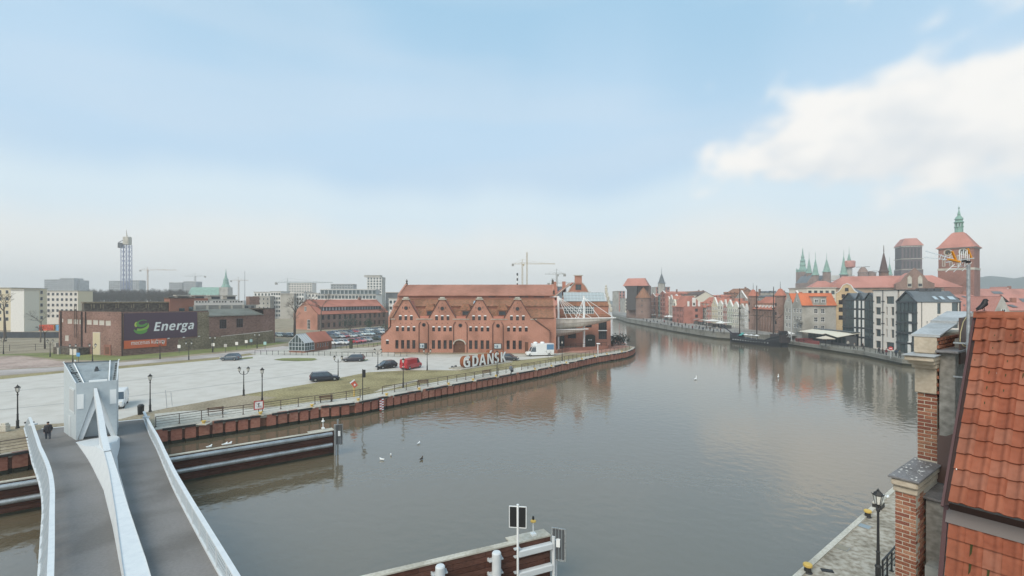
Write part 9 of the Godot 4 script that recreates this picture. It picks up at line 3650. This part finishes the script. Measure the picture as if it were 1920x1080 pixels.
# ---------------------------------------------------------------- the black galleon
func ship() -> void:
	var a:=Vector3(77.8,0,-171.5)
	var e:=Vector3(85.3,0,-149.5)
	var t:=fr(a,e)
	var L:=33.0
	t.basis = t.basis.scaled_local(Vector3.ONE*a.distance_to(e)/L)
	var th:=thing("sailing_ship","black three masted galleon without sails moored at the old town quay","ship",t)
	var hull:=MB.new(tmat("hull_black",[C("23262b"),C("2e3237"),C("3b3f45")],2.0,0.7,0.05,5.0))
	# sections along the keel: x,half breadth at water,half breadth at rail,rail height
	var sec:=[[0.5,0.1,0.3,4.6],[2.5,0.9,1.5,3.8],[6,1.9,2.6,3.0],[11,2.6,3.1,2.4],[18,2.8,3.2,2.2],[24,2.8,3.2,2.5],[28,2.6,3.1,4.3],[32,2.2,2.8,5.4],[L - 1.5,1.8,2.5,6.4],[L - 0.8,1.6,2.3,6.6]]
	var rings:=[]
	for s in sec:
		rings.append(PackedVector3Array([Vector3(s[0],s[3],-s[2]),Vector3(s[0],s[3]*0.55,-s[2] - 0.12),Vector3(s[0],-0.6,-s[1]),Vector3(s[0],-0.6,s[1]),Vector3(s[0],s[3]*0.55,s[2]+0.12),Vector3(s[0],s[3],s[2])]))
	hull.loft(rings,true,true)
	part(th,"hull",hull)
	var b:=MB.new(M.dgrey)
	for i in sec.size() - 1:
		for f in [0.99,0.72,0.5]:
			b.bar(Vector3(sec[i][0],sec[i][3]*f,lerpf(sec[i][1],sec[i][2],f)+0.2),Vector3(sec[i+1][0],sec[i+1][3]*f,lerpf(sec[i+1][1],sec[i+1][2],f)+0.2),0.16)
	part(th,"wale",b)
	b = MB.new(M.lgrey)
	for i in 14:
		b.box(Vector3(5.5+i*1.6,1.5,3.05),Vector3(0.5,0.4,0.5))
	part(th,"gun_ports",b)
	b = MB.new(M.wood)
	b.mm(Vector3(6,1.9,-2.6),Vector3(27,2.05,2.6))
	part(th,"deck",b)
	b = MB.new(pmat("3b3536",0.8))
	b.mm(Vector3(27,2,-2.5),Vector3(33,5.6,2.5))
	b.mm(Vector3(31,5.6,-2.2),Vector3(L - 1.0,7.2,2.2))
	for i in 7:
		b.bar(Vector3(27+i*1.4,5.4,2.6),Vector3(27+i*1.4,6.6,2.6),0.12)
	b.bar(Vector3(27,6.6,2.6),Vector3(L - 1,7.6,2.5),0.16)
	part(th,"sterncastle",b)
	b = MB.new(pmat("33303a",0.8))
	b.mm(Vector3(3,3,-1.7),Vector3(7.5,4.6,1.7))
	b.bar(Vector3(1.5,4.3,0),Vector3(-6.5,8.2,0),0.4)
	part(th,"bowsprit",b)
	for k in [[6.5,540.5],[17.0,535.5],[26.5,537.5]]:
		var d: float = -(t*Vector3(k[0],0,0)).z
		var h:=YP(k[1],d)*L/a.distance_to(e)
		b = MB.new(pmat("3b332e",0.8))
		b.tube(Vector3(k[0],1.5,0),Vector3(k[0],h,0),0.34,0.14,8)
		var m:=part(th,"mast",b)
		b = MB.new(pmat("463c35",0.8))
		b.tube(Vector3(k[0] - 0.5,h*0.48,-5.0),Vector3(k[0]+0.5,h*0.5,5.0),0.17,0.12,6)
		if k[0]>15:
			b.tube(Vector3(k[0]+1.0,h*0.42,0.5),Vector3(k[0]+6.0,h*0.55,1.0),0.13,0.1,6)
		b.lathe(P2([0.5,h*0.62,0.8,h*0.62+0.5,0.75,h*0.62+0.5]),8,at(k[0],0,0))
		part(m,"yard",b)
		b = MB.new(M.iron)
		for s in [-1.0,1.0]:
			for q in 3:
				b.bar(Vector3(k[0] - 1.2+q*1.2,2.2,s*3.0),Vector3(k[0],h*0.62,0),0.05)
		part(m,"shroud",b)
	b = MB.new(M.iron)
	b.bar(Vector3(-6.5,8.2,0),Vector3(6.5,17,0),0.05)
	b.bar(Vector3(6.5,18,0),Vector3(17,13,0),0.05)
	b.bar(Vector3(17,18,0),Vector3(26.5,12,0),0.05)
	part(th,"stay",b)
	for i in 3:
		b = MB.new(M.whitep)
		b.lathe(P2([1.25,0.0,1.28,0.1,0.0,0.6]),10,at(10.8+i*3.2,4.0,0.3))
		b.tube(Vector3(10.8+i*3.2,2.0,0.3),Vector3(10.8+i*3.2,4.4,0.3),0.05)
		part(th,"deck_parasol",b)
	b = MB.new(pmat("4f9a95",0.8))
	slab(b,Vector3(6.6,3.6,1.8),Vector3(9.4,3.6,1.8),Vector3(9.0,4.9,-0.6),Vector3(7.2,4.9,-0.6),0.05)
	part(th,"teal_awning",b)
	# gangway
	b = MB.new(M.lgrey)
	for s in [-0.5,0.5]:
		b.bar(Vector3(0,2.2,s),Vector3(4.5,0.2,s),0.1,0.1)
		b.bar(Vector3(0,3.2,s),Vector3(4.5,1.2,s),0.08,0.08)
		for i in 5:
			b.bar(Vector3(i*1.1,2.2 - i*0.49,s),Vector3(i*1.1,3.2 - i*0.49,s),0.06)
	for i in 8:
		b.box(Vector3(0.3+i*0.55,2.1 - i*0.245,0),Vector3(0.25,0.05,1.0))
	var gp:=GB(1478,643)
	solo("gangway",b,"white stepped gangway at the black ship's stern","gangway",Transform3D(Basis(Vector3.UP,PI*0.5),Vector3(gp.x,BQ,gp.z+1.0)))
